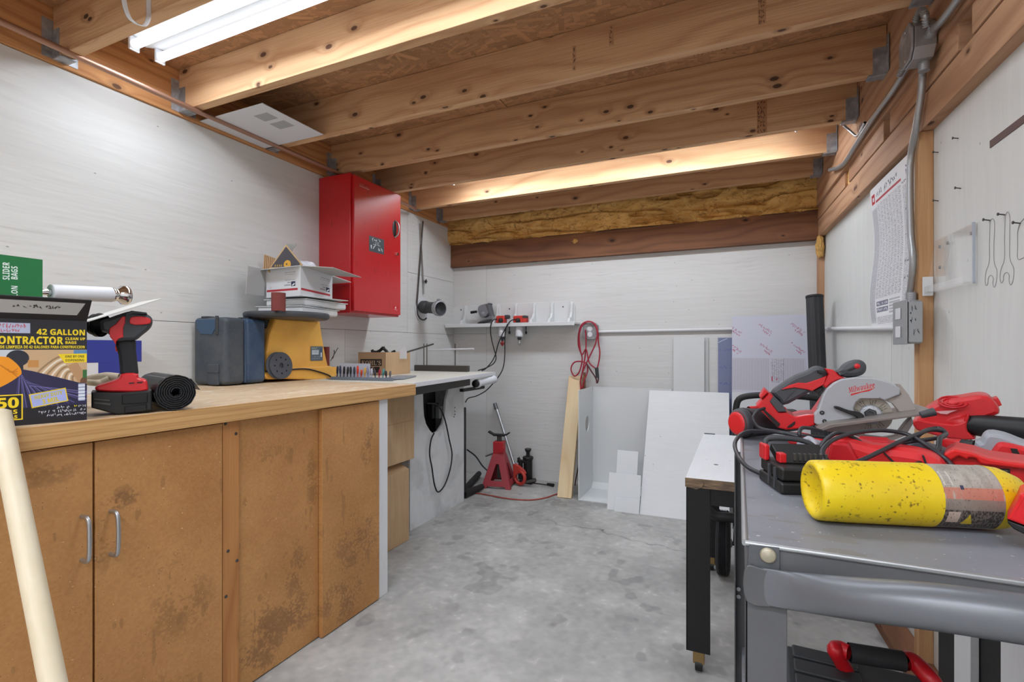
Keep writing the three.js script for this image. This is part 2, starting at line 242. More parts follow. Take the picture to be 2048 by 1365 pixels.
{ const a = BZ - 0.018, b = BZ, g = 0.0009, X1 = -1.984;
  sheet(wallB, M.plyB, LX, X1 - g, 0, 1.212 - g, a, b, 'x'); sheet(wallB, M.plyB, LX, X1 - g, 1.212 + g, 1.82, a, b, 'x'); sheet(wallB, M.plyB, X1 + g, 0.56, 0, 1.82, a, b, 'x');
  mesh('beam', [bx(LX, 0.5, 1.803, 1.99, BZ, BZ + 0.05, 0.003, 'x')], M.darkbeam, wallB);
  mesh('beam_trim', [bx(LX + 0.002, 0.46, 1.796, 1.812, BZ, BZ + 0.056, 0.002, 'x')], M.darkbeam, wallB);
  // sprayed foam above the beam: lumpy surface
  const g2 = new THREE.PlaneGeometry(2.82, 0.37, 420, 64), p = g2.attributes.position; const col = [];
  for (let i = 0; i < p.count; i++) { const u = (p.getX(i) + 1.41) / 2.82, v = (p.getY(i) + 0.185) / 0.37;
    const q = fbm(u, v, 40, 6, 3, 501), big = fbm(u, v, 7, 2, 3, 505), rid = 1 - Math.abs(2 * fbm(u, v, 26, 7, 3, 509) - 1), fold = Math.abs(fbm(u + v * 0.1, v, 5, 4, 3, 513) - 0.5);
    p.setZ(i, 0.05 * big + 0.022 * q + 0.02 * rid - 0.045 * (1 - sst(0, 0.05, fold)) + 0.02 * Math.sin(v * 3.1416)); }
  g2.computeVertexNormals(); g2.translate(-0.905, 2.17, BZ + 0.018);
  M.foam = std(0xffffff, 0.9, { map: tex(1024, 256, 1, 1, (u, v) => { const a = fbm(u, v, 50, 8, 4, 521), rid = fbm(u, v, 60, 14, 3, 525), pat = fbm(u, v, 9, 4, 3, 529); let c = mixc([230, 188, 116], [206, 158, 86], cl(a * 1.5 - 0.25)); if (Math.abs(rid - 0.5) < 0.02) c = mixc(c, [122, 86, 42], 0.55); return mixc(c, [168, 124, 62], cl((pat - 0.5) * 1.6)); }) });
  mesh('spray_foam', [g2], M.foam, wallB);
  mesh('foam_lump', [(() => { const s = new THREE.IcosahedronGeometry(0.03, 3), q = s.attributes.position; for (let i = 0; i < q.count; i++) { const k = 1 + 0.5 * (fbm(q.getX(i) * 20 + 0.5, q.getY(i) * 20 + q.getZ(i) * 11, 5, 5, 2, 533) - 0.5); q.setXYZ(i, q.getX(i) * k, q.getY(i) * k * 0.8, q.getZ(i) * k); } s.computeVertexNormals(); s.translate(-1.175, 1.93, BZ + 0.03); return s; })()], M.foam, wallB); }
const wallR = struct('wall_right'); wallR.position.copy(rw(0, 0, 0)); wallR.rotation.y = RT;
{ const end = REAR + 3.85, g = 0.002, sPost = sR(1868, 400, 0)[1], sPostFar = sR(1828, 400, -0.04)[1];
  mesh('wall_core', [bx(0.018, 0.12, 0, 2.5, -0.1, end + 0.1)], M.seam, wallR);
  sheet(wallR, M.plyR, 0, 0.018, 0, 1.83, -0.05, sR(1783, 760, 0)[1] - g, 'y'); sheet(wallR, M.plyR, 0, 0.018, 0, 1.83, sR(1783, 760, 0)[1] + g, sPost - 0.03, 'y'); sheet(wallR, M.plyR, 0, 0.018, 0, 1.83, sPost - 0.028, end, 'y');
  const lower = 1.81, split = 1.922, up = 2.012;
  mesh('ledger_board', [bx(-0.052, 0.018, 2.005, TOP, 0, end, 0.003, 'z')], M.redwood, wallR);
  mesh('plate_board', [bx(-0.036, 0.018, lower, split - 0.002, 0, end, 0.004, 'z')], M.redwood, wallR);
  const cuts = [sR(1690, 380, -0.036)[1], sR(1698, 375, -0.036)[1], sR(1768, 275, -0.036)[1], sR(1781, 272, -0.036)[1], sR(1918, 90, -0.036)[1], sR(1945, 80, -0.036)[1]];
  const spans = [[0, cuts[0]], [cuts[1], cuts[2]], [cuts[3], cuts[4]], [cuts[5], end]];
  for (const [s0, s1] of spans) mesh('plate_board', [bx(-0.036 - 0.003 * rnd(), 0.018, split + 0.002, up, s0, s1, 0.004, 'z')], M.redwood, wallR);
  mesh('foam_lump', [bx(-0.024, 0.018, split, up, cuts[0] + 0.001, cuts[1] - 0.001, 0.004)], M.foam, wallR);
  mesh('post', [bx(-0.04, 0.0, 0, lower - 0.001, sPostFar, sPost, 0.003, 'y')], M.postw[0], wallR);
  mesh('corner_post', [bx(-0.036, 0.002, 0, lower - 0.001, 0.002, 0.05, 0.003, 'y')], M.redwood, wallR);
  const lump = new THREE.IcosahedronGeometry(0.034, 3), q = lump.attributes.position; for (let i = 0; i < q.count; i++) { const k = 1 + 0.7 * (fbm(q.getX(i) * 16 + 0.5, q.getY(i) * 16 + q.getZ(i) * 9, 5, 5, 2, 541) - 0.5); q.setXYZ(i, q.getX(i) * k * 0.8, q.getY(i) * k * 1.9, q.getZ(i) * k); } lump.computeVertexNormals(); lump.translate(-0.03, 1.745, 0.075); mesh('foam_lump', [lump], M.foam, wallR);
  // pencilled outlines of wrenches on the plywood
  M.pencil = std(0x9a9a98, 0.9);
  const wr = (pts, name) => mesh(name, [tube(pts.map(([x, y]) => { const [Y, s] = sR(x, y, -0.0005); return V(-0.0005, Y, s); }), 0.0008, pts.length * 6, 5)], M.pencil, wallR);
  const z = (x, y) => [1620 + x / 2.904, 250 + y / 2.904];
  wr([[1046, 560], [1058, 545], [1070, 556], [1068, 700], [1070, 800], [1086, 850], [1078, 930], [1070, 944], [1062, 925], [1064, 890], [1050, 874], [1036, 890], [1032, 925], [1024, 934], [1018, 915], [1022, 855], [1040, 800], [1042, 690], [1046, 560]].map(p => z(...p)), 'wrench_outline');
  wr([[1134, 530], [1146, 506], [1158, 520], [1160, 660], [1162, 780], [1184, 840], [1176, 915], [1164, 930], [1156, 905], [1156, 870], [1140, 857], [1126, 872], [1122, 905], [1112, 920], [1104, 895], [1108, 845], [1128, 785], [1130, 660], [1134, 530]].map(p => z(...p)), 'wrench_outline');
  wr([[1243, 545], [1222, 570], [1208, 610], [1206, 700], [1208, 780], [1243, 770]].map(p => z(...p)), 'wrench_outline');
}
const wallF = struct('wall_rear');
mesh('wall_panel', [bx(LX - 0.12, 1.1, 0, 2.5, REAR, REAR + 0.1)], M.plyB, wallF);
const ceil = struct('ceiling');
{ const t0 = TOP, t1 = TOP + 0.018; const sx = -1.098;
  const zs = [REAR, 1.3, 0.08, -0.69, -1.91, -3.13, BZ - 0.1];
  for (let i = 0; i + 1 < zs.length; i++) { const split = i % 2 ? [LX - 0.1, 0.2, 1.0] : [LX - 0.1, sx, 1.0]; for (let k = 0; k < 2; k++) mesh('osb_panel', [bx(split[k] + 0.002, split[k + 1] - 0.002, t0, t1, zs[i + 1] + 0.002, zs[i] - 0.002, 0, 'x')], M.osb, ceil); }
  mesh('roof_deck', [bx(LX - 0.12, 1.1, t1, 2.5, BZ - 0.1, REAR + 0.1)], M.seam, ceil);
  const J = [2.02, 1.56, 1.1, 0.86, 0.4, -0.07, -0.53, -0.985, -1.44, -1.9, -2.365, -2.785, -3.2, -3.585].filter((z, i) => i !== 2 && i !== 3).concat([0.95]);
  let k = 0;
  for (const z of J) {
    const xr = RX0 - 0.054 + (z + 3.85) * Math.tan(RT), mat = M.fir[k++ % 3];
    const j = mesh('joist', [bx(LX + 0.013, xr, 2.155, TOP - 0.001, z - 0.042, z, 0.002, 'x')], mat, ceil);
    if (z < 0.3) for (const [x, sg] of [[LX + 0.013, 1], [xr, -1]]) { // joist hanger: two flanges, two cheeks and a stirrup
      const f = 0.0014, a = (x0, x1) => sg > 0 ? [x + x0, x + x1] : [x - x1, x - x0]; const gs = [];
      for (const [z0, z1, zf] of [[z, z + f, 1], [z - 0.042 - f, z - 0.042, -1]]) { const [p, q] = a(0, 0.045); gs.push(bx(p, q, 2.15, 2.255, z0, z1)); const [p2, q2] = a(0, f); gs.push(zf > 0 ? bx(p2, q2, 2.15, 2.29, z, z + 0.034) : bx(p2, q2, 2.15, 2.29, z - 0.076, z - 0.042)); }
      const [p, q] = a(0, 0.06); gs.push(bx(p, q, 2.148, 2.1535, z - 0.044, z + 0.002));
      for (let n = 0; n < 3; n++) gs.push(rod(V(x + sg * 0.0, 2.18 + n * 0.035, z + 0.02), V(x + sg * 0.004, 2.18 + n * 0.035, z + 0.02), 0.004, 0.003, 8));
      mesh('joist_hanger', gs, M.galv, j);
    }
  }
}

{ // lumber stamps inked on joists and sheathing
  const stamp = (w, h, n, col) => canvasTex(w, h, (x) => { x.fillStyle = col; x.fillRect(0, 0, w, h); const st = h / n; for (let i = 0; i < n; i++) scrawl(x, 2, i * st + 2, w - 4, st - 4, '#54382a', 2); });
  const put = (x0, y0, x1, y1, z, tx) => { const a = pZ(x0, y1, z + 0.0005), b = pZ(x1, y1, z + 0.0005), c = pZ(x0, y0, z + 0.0005); mesh('ink_stamp', [card(a, V(b.x - a.x, 0, 0), V(0, c.y - a.y, 0), 0.0003)], std(0xffffff, 0.75, { map: tx }), ceil); };
  put(1514, 203, 1534, 268, -2.785, stamp(40, 150, 7, '#b5875f')); put(1218, 50, 1228, 92, -1.9, stamp(20, 90, 4, '#ba8e66')); put(1145, 92, 1152, 142, -1.9, stamp(14, 90, 4, '#ba8e66')); put(1516, 0, 1532, 50, -1.9, stamp(40, 110, 5, '#ba8e66'));
  const o = pY(1386, 108, TOP - 0.0005), e = pY(1446, 96, TOP - 0.0005); mesh('ink_stamp', [xf(new THREE.PlaneGeometry(0.22, 0.04), new THREE.Matrix4().makeRotationX(Math.PI / 2).setPosition((o.x + e.x) / 2, TOP - 0.0008, Math.min(o.z, e.z)))], std(0xffffff, 0.8, { map: stamp(220, 36, 1, '#b58a62') }), ceil);
}
// ---------------------------------------------------------------- shop lights
for (const [cx, cz, y, L, I, glow, label] of FIXTURES) {
  const t = thing('shop_light', label, 'light', 'twin-tube shop lights');
  const tubeM = new THREE.MeshStandardMaterial({ color: 0xffffff, emissive: 0xe9f3ff, emissiveIntensity: glow, roughness: 0.4 });
  const x0 = cx - L / 2, x1 = cx + L / 2;
  const sh = new THREE.Shape([[-0.085, 0.053], [-0.095, 0.037], [-0.06, 0.036], [-0.03, 0.03], [0, 0.018], [0.03, 0.03], [0.06, 0.036], [0.095, 0.037], [0.085, 0.053], [0.03, 0.055], [-0.03, 0.055]].map(p => new THREE.Vector2(...p)));
  const g = new THREE.ExtrudeGeometry(sh, { depth: L + 0.03, bevelEnabled: false }); g.rotateY(Math.PI / 2); g.translate(x0 - 0.015, y, cz);
  mesh('housing', [g], M.whitepaint, t);
  for (const x of [x0 + 0.2, x1 - 0.24]) mesh('mounting_strap', [bx(x, x + 0.04, y + 0.053, TOP, cz - 0.012, cz + 0.012)], M.galv, t);
  for (const s of [-1, 1]) {
    mesh('fluorescent_tube', [rod(V(x0, y, cz + s * 0.048), V(x1, y, cz + s * 0.048), 0.0165, 0.0165, 20)], tubeM, t);
    for (const x of [x0, x1]) { const d = x === x0 ? -1 : 1; mesh('lamp_holder', [bx(x + d * 0.001, x + d * 0.014, y - 0.024, y + 0.034, cz + s * 0.048 - 0.02, cz + s * 0.048 + 0.02, 0.006)], M.whitep, t); }
  }
  const l = new THREE.RectAreaLight(0xe9f3ff, I, L, 0.13); l.position.set(cx, y - 0.02, cz); l.rotation.x = -Math.PI / 2; t.add(l); l.name = 'tube_light';
}

// ---------------------------------------------------------------- left wall and ceiling fittings
single('copper_pipe', [tube([V(-2.2, 2.158, 0.6), V(-2.2, 2.154, -0.8), V(-2.2, 2.143, -1.5), V(-2.2, 2.142, -2.2), V(-2.2, 2.13, -2.95), V(-2.205, 2.128, -3.1), V(-2.23, 2.135, -3.16), V(-2.26, 2.16, -3.18)], 0.0115, 80, 14)], M.copper, 'copper water pipe running along the top of the left wall', 'pipe');
{ const t = thing('ceiling_card', 'thin white panel with two grey rectangles tucked under joists beside the copper pipe', 'panel');
  const o = V(-2.298, 2.1475, -1.56), u = V(0.415, 0, -0.0), v = V(0, 0, -0.33);
  mesh('panel', [bx(-2.298, -1.883, 2.147, 2.1505, -1.885, -1.535, 0.001)], M.whitep, t);
  const gr = std(0xa9abac, 0.7); const q = (a, b) => { const k = [a, b].map(([x, y]) => pY(330 + x / 5.25, 120 + y / 5.25, 2.147)); return k; };
  for (const pts of [[[920, 600], [1070, 550], [1190, 600], [1020, 655]], [[1090, 685], [1260, 630], [1360, 678], [1180, 735]]]) { const w = pts.map(([x, y]) => pY(330 + x / 5.25, 120 + y / 5.25, 2.147)); const x0 = Math.min(...w.map(p => p.x)), x1 = Math.max(...w.map(p => p.x)), z0 = Math.min(...w.map(p => p.z)), z1 = Math.max(...w.map(p => p.z)); mesh('printed_patch', [bx(x0 + 0.02, x1 - 0.01, 2.1464, 2.147, z0, z1)], gr, t); } }
{ const D = 1.45, P = (x, y, d = D) => pD(x / 4.876, y / 4.876, d); // J-shaped plastic strap on the nearest joist
  const a = pZ(292, 4, -0.98), b = pZ(245, -6, -0.972);
  const pts = [pZ(300, -20, -0.978), pZ(298, 30, -0.976), pZ(297, 46, -0.97), V(0, 0, 0), V(0, 0, 0), V(0, 0, 0)];
  const p1 = pZ(296, 40, -0.965), p2 = pZ(284, 52, -0.94), p3 = pZ(262, 40, -0.915), p4 = pZ(252, 20, -0.905), p5 = pZ(247, -4, -0.9);
  const curve = new THREE.CatmullRomCurve3([pZ(298, -25, -0.98), pZ(297, 10, -0.979), p1, p2, p3, p4, p5], false, 'centripetal'), gs = [], N = 40, W = 0.012; const pos = [], idx = [];
  for (let i = 0; i <= N; i++) { const p = curve.getPoint(i / N), tn = curve.getTangent(i / N), n = tn.clone().cross(RGT.clone().multiplyScalar(0.3).add(FWD)).normalize(); const b2 = RGT.clone().multiplyScalar(0.85).addScaledVector(FWD, 0.5).normalize(); for (const [s, q] of [[-1, -1], [1, -1], [1, 1], [-1, 1]]) { const v = p.clone().addScaledVector(b2, s * W / 2).addScaledVector(n, q * 0.0012); pos.push(v.x, v.y, v.z); } }
  for (let i = 0; i < N; i++) for (let k = 0; k < 4; k++) { const a0 = i * 4 + k, a1 = i * 4 + (k + 1) % 4, b0 = a0 + 4, b1 = a1 + 4; idx.push(a0, b0, a1, a1, b0, b1); }
  const g = new THREE.BufferGeometry(); g.setAttribute('position', new THREE.Float32BufferAttribute(pos, 3)); g.setIndex(idx); g.computeVertexNormals();
  single('pipe_hook', [g], M.milky, 'clear plastic J-hook screwed to the joist nearest the camera', 'hook'); }
{ // red wall cabinet
  const t = thing('wall_cabinet', 'red steel wall cabinet with one door on the left wall', 'cabinet');
  M.cabred = phys(0xffffff, 0.3, { clearcoat: 0.35, clearcoatRoughness: 0.3, map: tex(512, 1024, 0.46, 0.82, (u, v) => { const b = fbm(u, v, 60, 90, 2, 605), sc = fbm(u, v, 50, 9, 2, 617), c = [190, 24, 32]; return b > 0.9 ? mixc(c, [222, 150, 150], 0.5) : sc > 0.86 ? mixc(c, [120, 14, 22], 0.5) : c; }) });
  const x0 = LX + 0.002, x1 = -2.068, y0 = 1.293, y1 = 2.113, z0 = -2.737, z1 = -2.277;
  mesh('body', [bx(x0, x1, y0, y1, z0, z1, 0.004)], M.cabred, t);
  const dx0 = x1, dx1 = x1 + 0.018, g = bx(dx0, dx1, y0 + 0.012, y1 - 0.012, z0 + 0.004, z1 - 0.014, 0.003), uv = g.attributes.uv, p = g.attributes.position;
  for (let i = 0; i < p.count; i++) uv.setXY(i, z1 - p.getZ(i), p.getY(i) - y0);
  const d = mesh('door', [g], M.cabred, t);
  const at = (px, py) => pX(px, py, dx1);
  // recessed oval pull: black cup with a curved bar
  const hc = at(789, 458); mesh('recess_pull', [(() => { const s = new THREE.SphereGeometry(1, 20, 14); s.scale(0.004, 0.052, 0.022); s.translate(hc.x, hc.y, hc.z); return s; })()], M.black, d);
  mesh('pull_bar', [tube([V(dx1, hc.y + 0.055, hc.z - 0.004), V(dx1 + 0.018, hc.y + 0.035, hc.z - 0.012), V(dx1 + 0.024, hc.y, hc.z - 0.014), V(dx1 + 0.018, hc.y - 0.035, hc.z - 0.012), V(dx1, hc.y - 0.055, hc.z - 0.004)], 0.006, 30, 10)], M.steel, d);
  const lk = at(793, 509); mesh('lock', [rod(V(dx1 - 0.002, lk.y, lk.z), V(dx1 + 0.012, lk.y, lk.z), 0.011, 0.009, 20)], M.chrome, d);
  const st = canvasTex(256, 288, (x, w, h) => { x.fillStyle = '#3c454b'; x.fillRect(0, 0, w, h); x.strokeStyle = '#d8dcdc'; x.lineWidth = 9; x.fillStyle = '#d8dcdc'; x.font = 'bold italic 54px sans-serif'; scrawl(x, 50, 26, 140, 48, '#d8dcdc', 7); scrawl(x, 58, 84, 110, 30, '#b4bcc0', 5); scrawl(x, 70, 124, 120, 34, '#c8cecf', 6); scrawl(x, 20, 168, 215, 72, '#d8dcdc', 9); });
  const A0 = at(738, 502), A1 = at(768, 511), A2 = at(738, 471); mesh('sticker', [card(V(dx1, A0.y, A0.z), V(0, 0, A1.z - A0.z), V(0, A2.y - A0.y, 0))], std(0xffffff, 0.5, { map: st }), d);
  const pl = canvasTex(256, 96, (x, w, h) => { x.fillStyle = '#a51420'; x.fillRect(0, 0, w, h); x.fillStyle = '#e9b8a8'; scrawl(x, 6, 12, 240, 24, '#e9b8a8', 2); x.fillRect(6, 54, 240, 6); x.fillRect(6, 74, 240, 6); });
  const B0 = at(718, 374), B1 = at(740, 384), B2 = at(718, 364); mesh('name_plate', [card(V(dx1, B0.y, B0.z), V(0, 0, B1.z - B0.z), V(0, B2.y - B0.y, 0))], std(0xffffff, 0.5, { map: pl }), d);
  const wc = canvasTex(128, 96, (x, w, h) => { x.fillStyle = '#c01a24'; x.fillRect(0, 0, w, h); x.fillStyle = '#f4e8e4'; x.beginPath(); x.moveTo(40, 50); x.lineTo(64, 4); x.lineTo(74, 50); x.fill(); scrawl(x, 20, 62, 90, 22, '#f4e8e4', 3); });
  const C0 = at(786, 622), C1 = at(797, 624), C2 = at(786, 611); mesh('maker_decal', [card(V(dx1, C0.y, C0.z), V(0, 0, C1.z - C0.z), V(0, C2.y - C0.y, 0))], std(0xffffff, 0.5, { map: wc }), d);
}
{ const w = (x, y, X = -2.3) => pX(820 + x / 5.93, 430 + y / 5.93, X); // band and rule hung left of the corner
  single('steel_band', [tube([w(155, 75), w(130, 420), w(95, 900), w(82, 1100), w(90, 1180), w(125, 1235), w(170, 1245), w(195, 1225)], 0.006, 60, 6)], M.iron, 'dark steel band hung in a long loop on the left wall near the corner', 'band');
  const t = thing('sliding_rule', 'thin steel rule with a small black knob on the left wall', 'rule');
  mesh('blade', [slab(w(163, 940), w(169, 940).sub(w(158, 940)), w(180, 115).sub(w(163, 940)), 0.004, 0.0005)], M.steel, t);
  mesh('knob', [rod(w(188, 790, -2.3), w(188, 790, -2.27), 0.012, 0.009, 10), rod(w(176, 792, -2.302), w(206, 792, -2.285), 0.005, 0.005, 8), rod(w(192, 765, -2.285), w(190, 815, -2.285), 0.005, 0.005, 8)], M.black, t);
  const s = thing('sander_head', 'grey cast tool head with a round back plate hung on the left wall', 'tool head');
  const c = w(150, 1125, -2.306), fr = w(160, 1110, -2.26);
  mesh('back_plate', [lathe(V(-2.312, c.y, c.z), V(-2.2, c.y, c.z), [[0, 0], [0, 0.095], [0.004, 0.098], [0.01, 0.094], [0.012, 0]])], M.whitep, s);
  const h0 = V(-2.298, c.y + 0.02, c.z + 0.01), h1 = w(350, 1110, -2.09);
  mesh('housing', [lathe(h0, h1, [[0, 0], [0, 0.05], [0.04, 0.052], [0.06, 0.044], [0.14, 0.045], [0.2, 0.052], [0.235, 0.054], [0.24, 0.048], [0.2, 0.04], [0.19, 0]], 28)], M.dgrey, s);
  mesh('clamp_ring', [lathe(h0, h1, [[0.2, 0.05], [0.2, 0.059], [0.235, 0.06], [0.238, 0.05]], 28), bx(h1.x - 0.02, h1.x + 0.01, h1.y + 0.045, h1.y + 0.072, h1.z - 0.012, h1.z + 0.012, 0.004)], M.galv, s);
  mesh('hub', [(() => { const q = new THREE.SphereGeometry(0.045, 20, 14); q.scale(1, 1, 0.9); q.translate(-2.262, c.y + 0.016, c.z + 0.055); return q; })()], M.dgrey, s); }

// ---------------------------------------------------------------- cabinet, worktop
{ const t = thing('base_cabinet', 'long brown hardboard base cabinet along the left wall', 'cabinet');
  const FX = -1.438;
  mesh('carcass', [bx(-2.29, FX - 0.03, 0.0, 0.855, -1.735, 0.9)], M.stile, t);
  const hb = (x0, x1, y0, y1, z0, z1) => { const g = bx(x0, x1, y0, y1, z0, z1, 0.002), p = g.attributes.position, uv = g.attributes.uv; for (let i = 0; i < p.count; i++) uv.setXY(i, -p.getZ(i) + (p.getX(i) - x1) * 0.3, p.getY(i)); return g; };
  const handle = (z, y0, y1, par) => { const x = FX + 0.018; mesh('handle', [tube([V(x - 0.003, y0, z), V(x + 0.024, y0, z), V(x + 0.031, y0 + 0.009, z), V(x + 0.031, y1 - 0.009, z), V(x + 0.024, y1, z), V(x - 0.003, y1, z)], 0.0048, 50, 12)], M.steel, par); };
  const d0 = mesh('door', [hb(FX, FX + 0.018, 0.012, 0.858, -0.19, 0.28)], M.hardboard, t); handle(0.22, 0.58, 0.68, d0);
  const d1 = mesh('door', [hb(FX, FX + 0.018, 0.012, 0.858, -0.6855, -0.194)], M.hardboard, t); handle(-0.662, 0.583, 0.686, d1);
  const d2 = mesh('door', [hb(FX, FX + 0.018, 0.012, 0.858, -1.018, -0.6905)], M.hardboard, t); handle(-0.722, 0.575, 0.681, d2);
  const st = mesh('stile', [bx(FX - 0.05, FX + 0.014, 0.0, 0.86, -1.078, -1.021, 0.003, 'y')], M.stile, t);
  for (const [px, py] of [[451, 848], [472, 868], [456, 1103], [474, 1122], [452, 1194]]) { const p = pX(px, py, FX + 0.014); mesh('screw_hole', [rod(V(FX + 0.0135, p.y, p.z), V(FX + 0.0155, p.y, p.z), 0.0055, 0.0045, 10)], M.iron, st); }
  mesh('sliding_panel', [hb(FX - 0.012, FX + 0.004, 0.004, 0.858, -1.44, -1.082)], M.hardboard, t);
  mesh('sliding_panel', [hb(FX + 0.006, FX + 0.024, 0.004, 0.858, -1.736, -1.41)], M.hardboard, t);
  const e = mesh('end_panel', [bx(-2.28, FX + 0.018, 0, 0.86, -1.8, -1.738, 0.002, 'y')], M.whitepaint, t); e.userData.label = 'white painted end panel'; }
{ const t = thing('worktop', 'thick birch plywood worktop over the base cabinet', 'worktop');
  mesh('top', [bx(LX + 0.002, -1.404, 0.866, 0.914, -1.98, 0.9, 0.003, 'z')], M.worktop, t);
  const g = bx(-1.405, -1.4, 0.863, 0.9135, -1.981, 0.9, 0.001, 'z'), p = g.attributes.position; for (let i = 0; i < p.count; i++) g.attributes.uv.setXY(i, p.getZ(i), p.getY(i) - 0.863);
  const g2 = bx(LX + 0.05, -1.4, 0.863, 0.9135, -1.984, -1.9795, 0.001, 'x'), p2 = g2.attributes.position; for (let i = 0; i < p2.count; i++) g2.attributes.uv.setXY(i, p2.getX(i), p2.getY(i) - 0.863);
  mesh('edge_band', [g], M.workedge, t); mesh('edge_band', [g2], M.workedge, t);
  mesh('support_bracket', [bx(-2.28, -1.46, 0.8, 0.866, -1.85, -1.805, 0.002)], M.stile, t); }
{ const c1 = thing('cardboard_box', 'upper brown cardboard box stacked beside the white cabinet end panel', 'box', 'cardboard boxes under the worktop end');
  mesh('carton', [bx(-2.1, -1.7, 0.452, 0.838, -2.395, -1.9, 0.004, 'y')], M.card, c1); mesh('tape', [bx(-2.0, -1.699, 0.672, 0.6745, -2.396, -1.899)], std(0xa98a64, 0.5), c1);
  const c2 = thing('cardboard_box', 'lower brown cardboard box on the floor beside the white cabinet end panel', 'box', 'cardboard boxes under the worktop end');
  mesh('carton', [bx(-2.1, -1.7, 0.0, 0.405, -2.345, -1.9, 0.004, 'y')], M.card, c2);
  mesh('flap', [slab(V(-1.7, 0.404, -2.0), V(0, 0, -0.34), V(-0.1, 0.046, 0.01), 0.004, 0.001), slab(V(-2.1, 0.404, -2.34), V(0, 0, 0.34), V(0.1, 0.046, 0.01), 0.004, 0.001)], M.card, c2); }
{ // table saw on its white stand; the top is turned a little against the stand
  const t = thing('table_saw', 'table saw with pale top and black frame on white panel stand', 'table saw');
  const S = -1.777, o = V(S, 0, -2.46), u = V(0, 0, -1);
  mesh('stand_panel', [prof([[820, 1063], [820, 786], [846, 782], [846.5, 800], [847, 815], [848, 832], [852, 848], [860, 862], [867, 868], [876, 863], [886, 848], [890, 825], [892, 800], [897, 778], [928, 773], [928, 1003]], o, u, 0.016, 0.001)], M.scuffwhite, t);
  mesh('stand_panel', [bx(-2.28, S - 0.02, 0, 0.82, -2.48, -2.462, 0.001)], M.scuffwhite, t);
  mesh('stand_panel', [bx(-2.28, S - 0.02, 0, 0.82, -3.1, -3.08, 0.001)], M.scuffwhite, t);
  const C0 = V(-1.475, 0, -2.07), e1 = V(-0.113, 0, -0.9936), e2 = V(-0.9936, 0, 0.113), fr = basis(C0, e2.clone().negate(), UP, e1.clone().negate()); // local: x into the room, z towards the camera; table lies at x<0, z<0
  const B = (...a) => xf(bx(...a), fr), apL = 0.78;
  mesh('apron', [B(-0.05, -0.02, 0.845, 0.894, -apL, -0.02, 0.003)], M.blackm, t); mesh('apron', [B(-0.7, -0.05, 0.845, 0.894, -0.05, -0.03, 0.002)], M.blackm, t); mesh('apron', [B(-0.64, -0.05, 0.845, 0.894, -apL, -apL + 0.02, 0.002)], M.blackm, t);
  mesh('motor_housing', [bx(-2.2, S - 0.1, 0.4, 0.84, -2.9, -2.62, 0.02), bx(S - 0.1, S - 0.05, 0.62, 0.72, -2.86, -2.78, 0.01)], M.black, t);
  mesh('table_top', [B(-0.69, -0.006, 0.894, 0.9135, -1.2, 0.0, 0.003)], std(0xdcd9cc, 0.4), t);
  mesh('edge_rail', [B(-0.0055, 0.004, 0.89, 0.9135, -1.2, 0.0, 0.002)], M.whitep, t);
  mesh('fence', [bx(-2.25, -1.785, 0.9145, 0.958, -3.2, -3.165, 0.004)], M.iron, t);
  mesh('stand_leg', [bx(S - 0.04, S - 0.01, 0.05, 0.66, -3.15, -3.12, 0.004)], M.blackm, t);
  const foot = (p0, p1) => [rod(p0, p1, 0.028, 0.022, 12)];
  mesh('stand_foot', foot(V(S - 0.03, 0.032, -3.15), pY(964, 974, 0.03)), M.rubber, t); mesh('stand_foot', foot(V(S - 0.06, 0.034, -3.2), pY(958, 948, 0.03)), M.rubber, t);
  const r0 = pX(953, 768, -1.6), r1 = pX(1000, 756, -1.6);
  mesh('outfeed_roller', [lathe(r0, r1, [[0, 0], [0, 0.03], [0.02, 0.03], [0.022, 0.025], [0.24, 0.025], [0.242, 0.03], [0.262, 0.03], [0.262, 0]])], M.whitep, t);
  mesh('roller_cap', [lathe(r0.clone().add(V(0, 0, 0.022)), r1, [[0, 0], [0, 0.024], [0.022, 0.024], [0.022, 0]])], M.black, t);
  mesh('roller_bracket', [slab(V(-1.62, r0.y - 0.045, r0.z + 0.14), V(0, 0, -0.3), V(0, 0.02, 0), 0.03, 0.003)], M.blackm, t);
  mesh('power_switch', [bx(S - 0.05, S - 0.02, 0.62, 0.7, -2.86, -2.81, 0.004)], std(0x707274, 0.5), t);
  mesh('screw', [[909.5, 815.8], [909.5, 823.2], [909.5, 829.2], [908, 834.4]].map(([x, y]) => { const p = pX(x, y, S); return rod(p, p.clone().add(V(0.002, 0, 0)), 0.005, 0.004, 8); }), M.iron, t);
  const g = thing('blade_guard', 'clear acrylic blade guard standing on the table saw', 'guard');
  const gp = (x, y, Z) => pZ(640 + x / 5.12, 640 + y / 5.12, Z);
  for (const [Z, a, b] of [[-3.24, 1062, 1240], [-3.3, 1238, 1520]]) { const q0 = gp(a, 520, Z), q1 = gp(b, 505, Z), q2 = gp(a, 240, Z); mesh('pane', [slab(V(q0.x, 0.9145, Z), V(q1.x - q0.x, 0, 0), V(0, q2.y - 0.9145, 0), 0.003, 0.0005)], M.acrylic, g); }
  for (const px of [1064, 1094, 1384]) { const q0 = gp(px, 510, -3.27), q2 = gp(px, 245, -3.27); mesh('upright', [rod(V(q0.x, 0.9145, -3.27), V(q0.x, q2.y, -3.27), 0.004, 0.004, 8)], M.iron, g); }
  mesh('cross_rod', [rod(gp(1110, 310, -3.26), gp(1575, 298, -3.26), 0.006, 0.006, 8)], M.whitep, g);
}
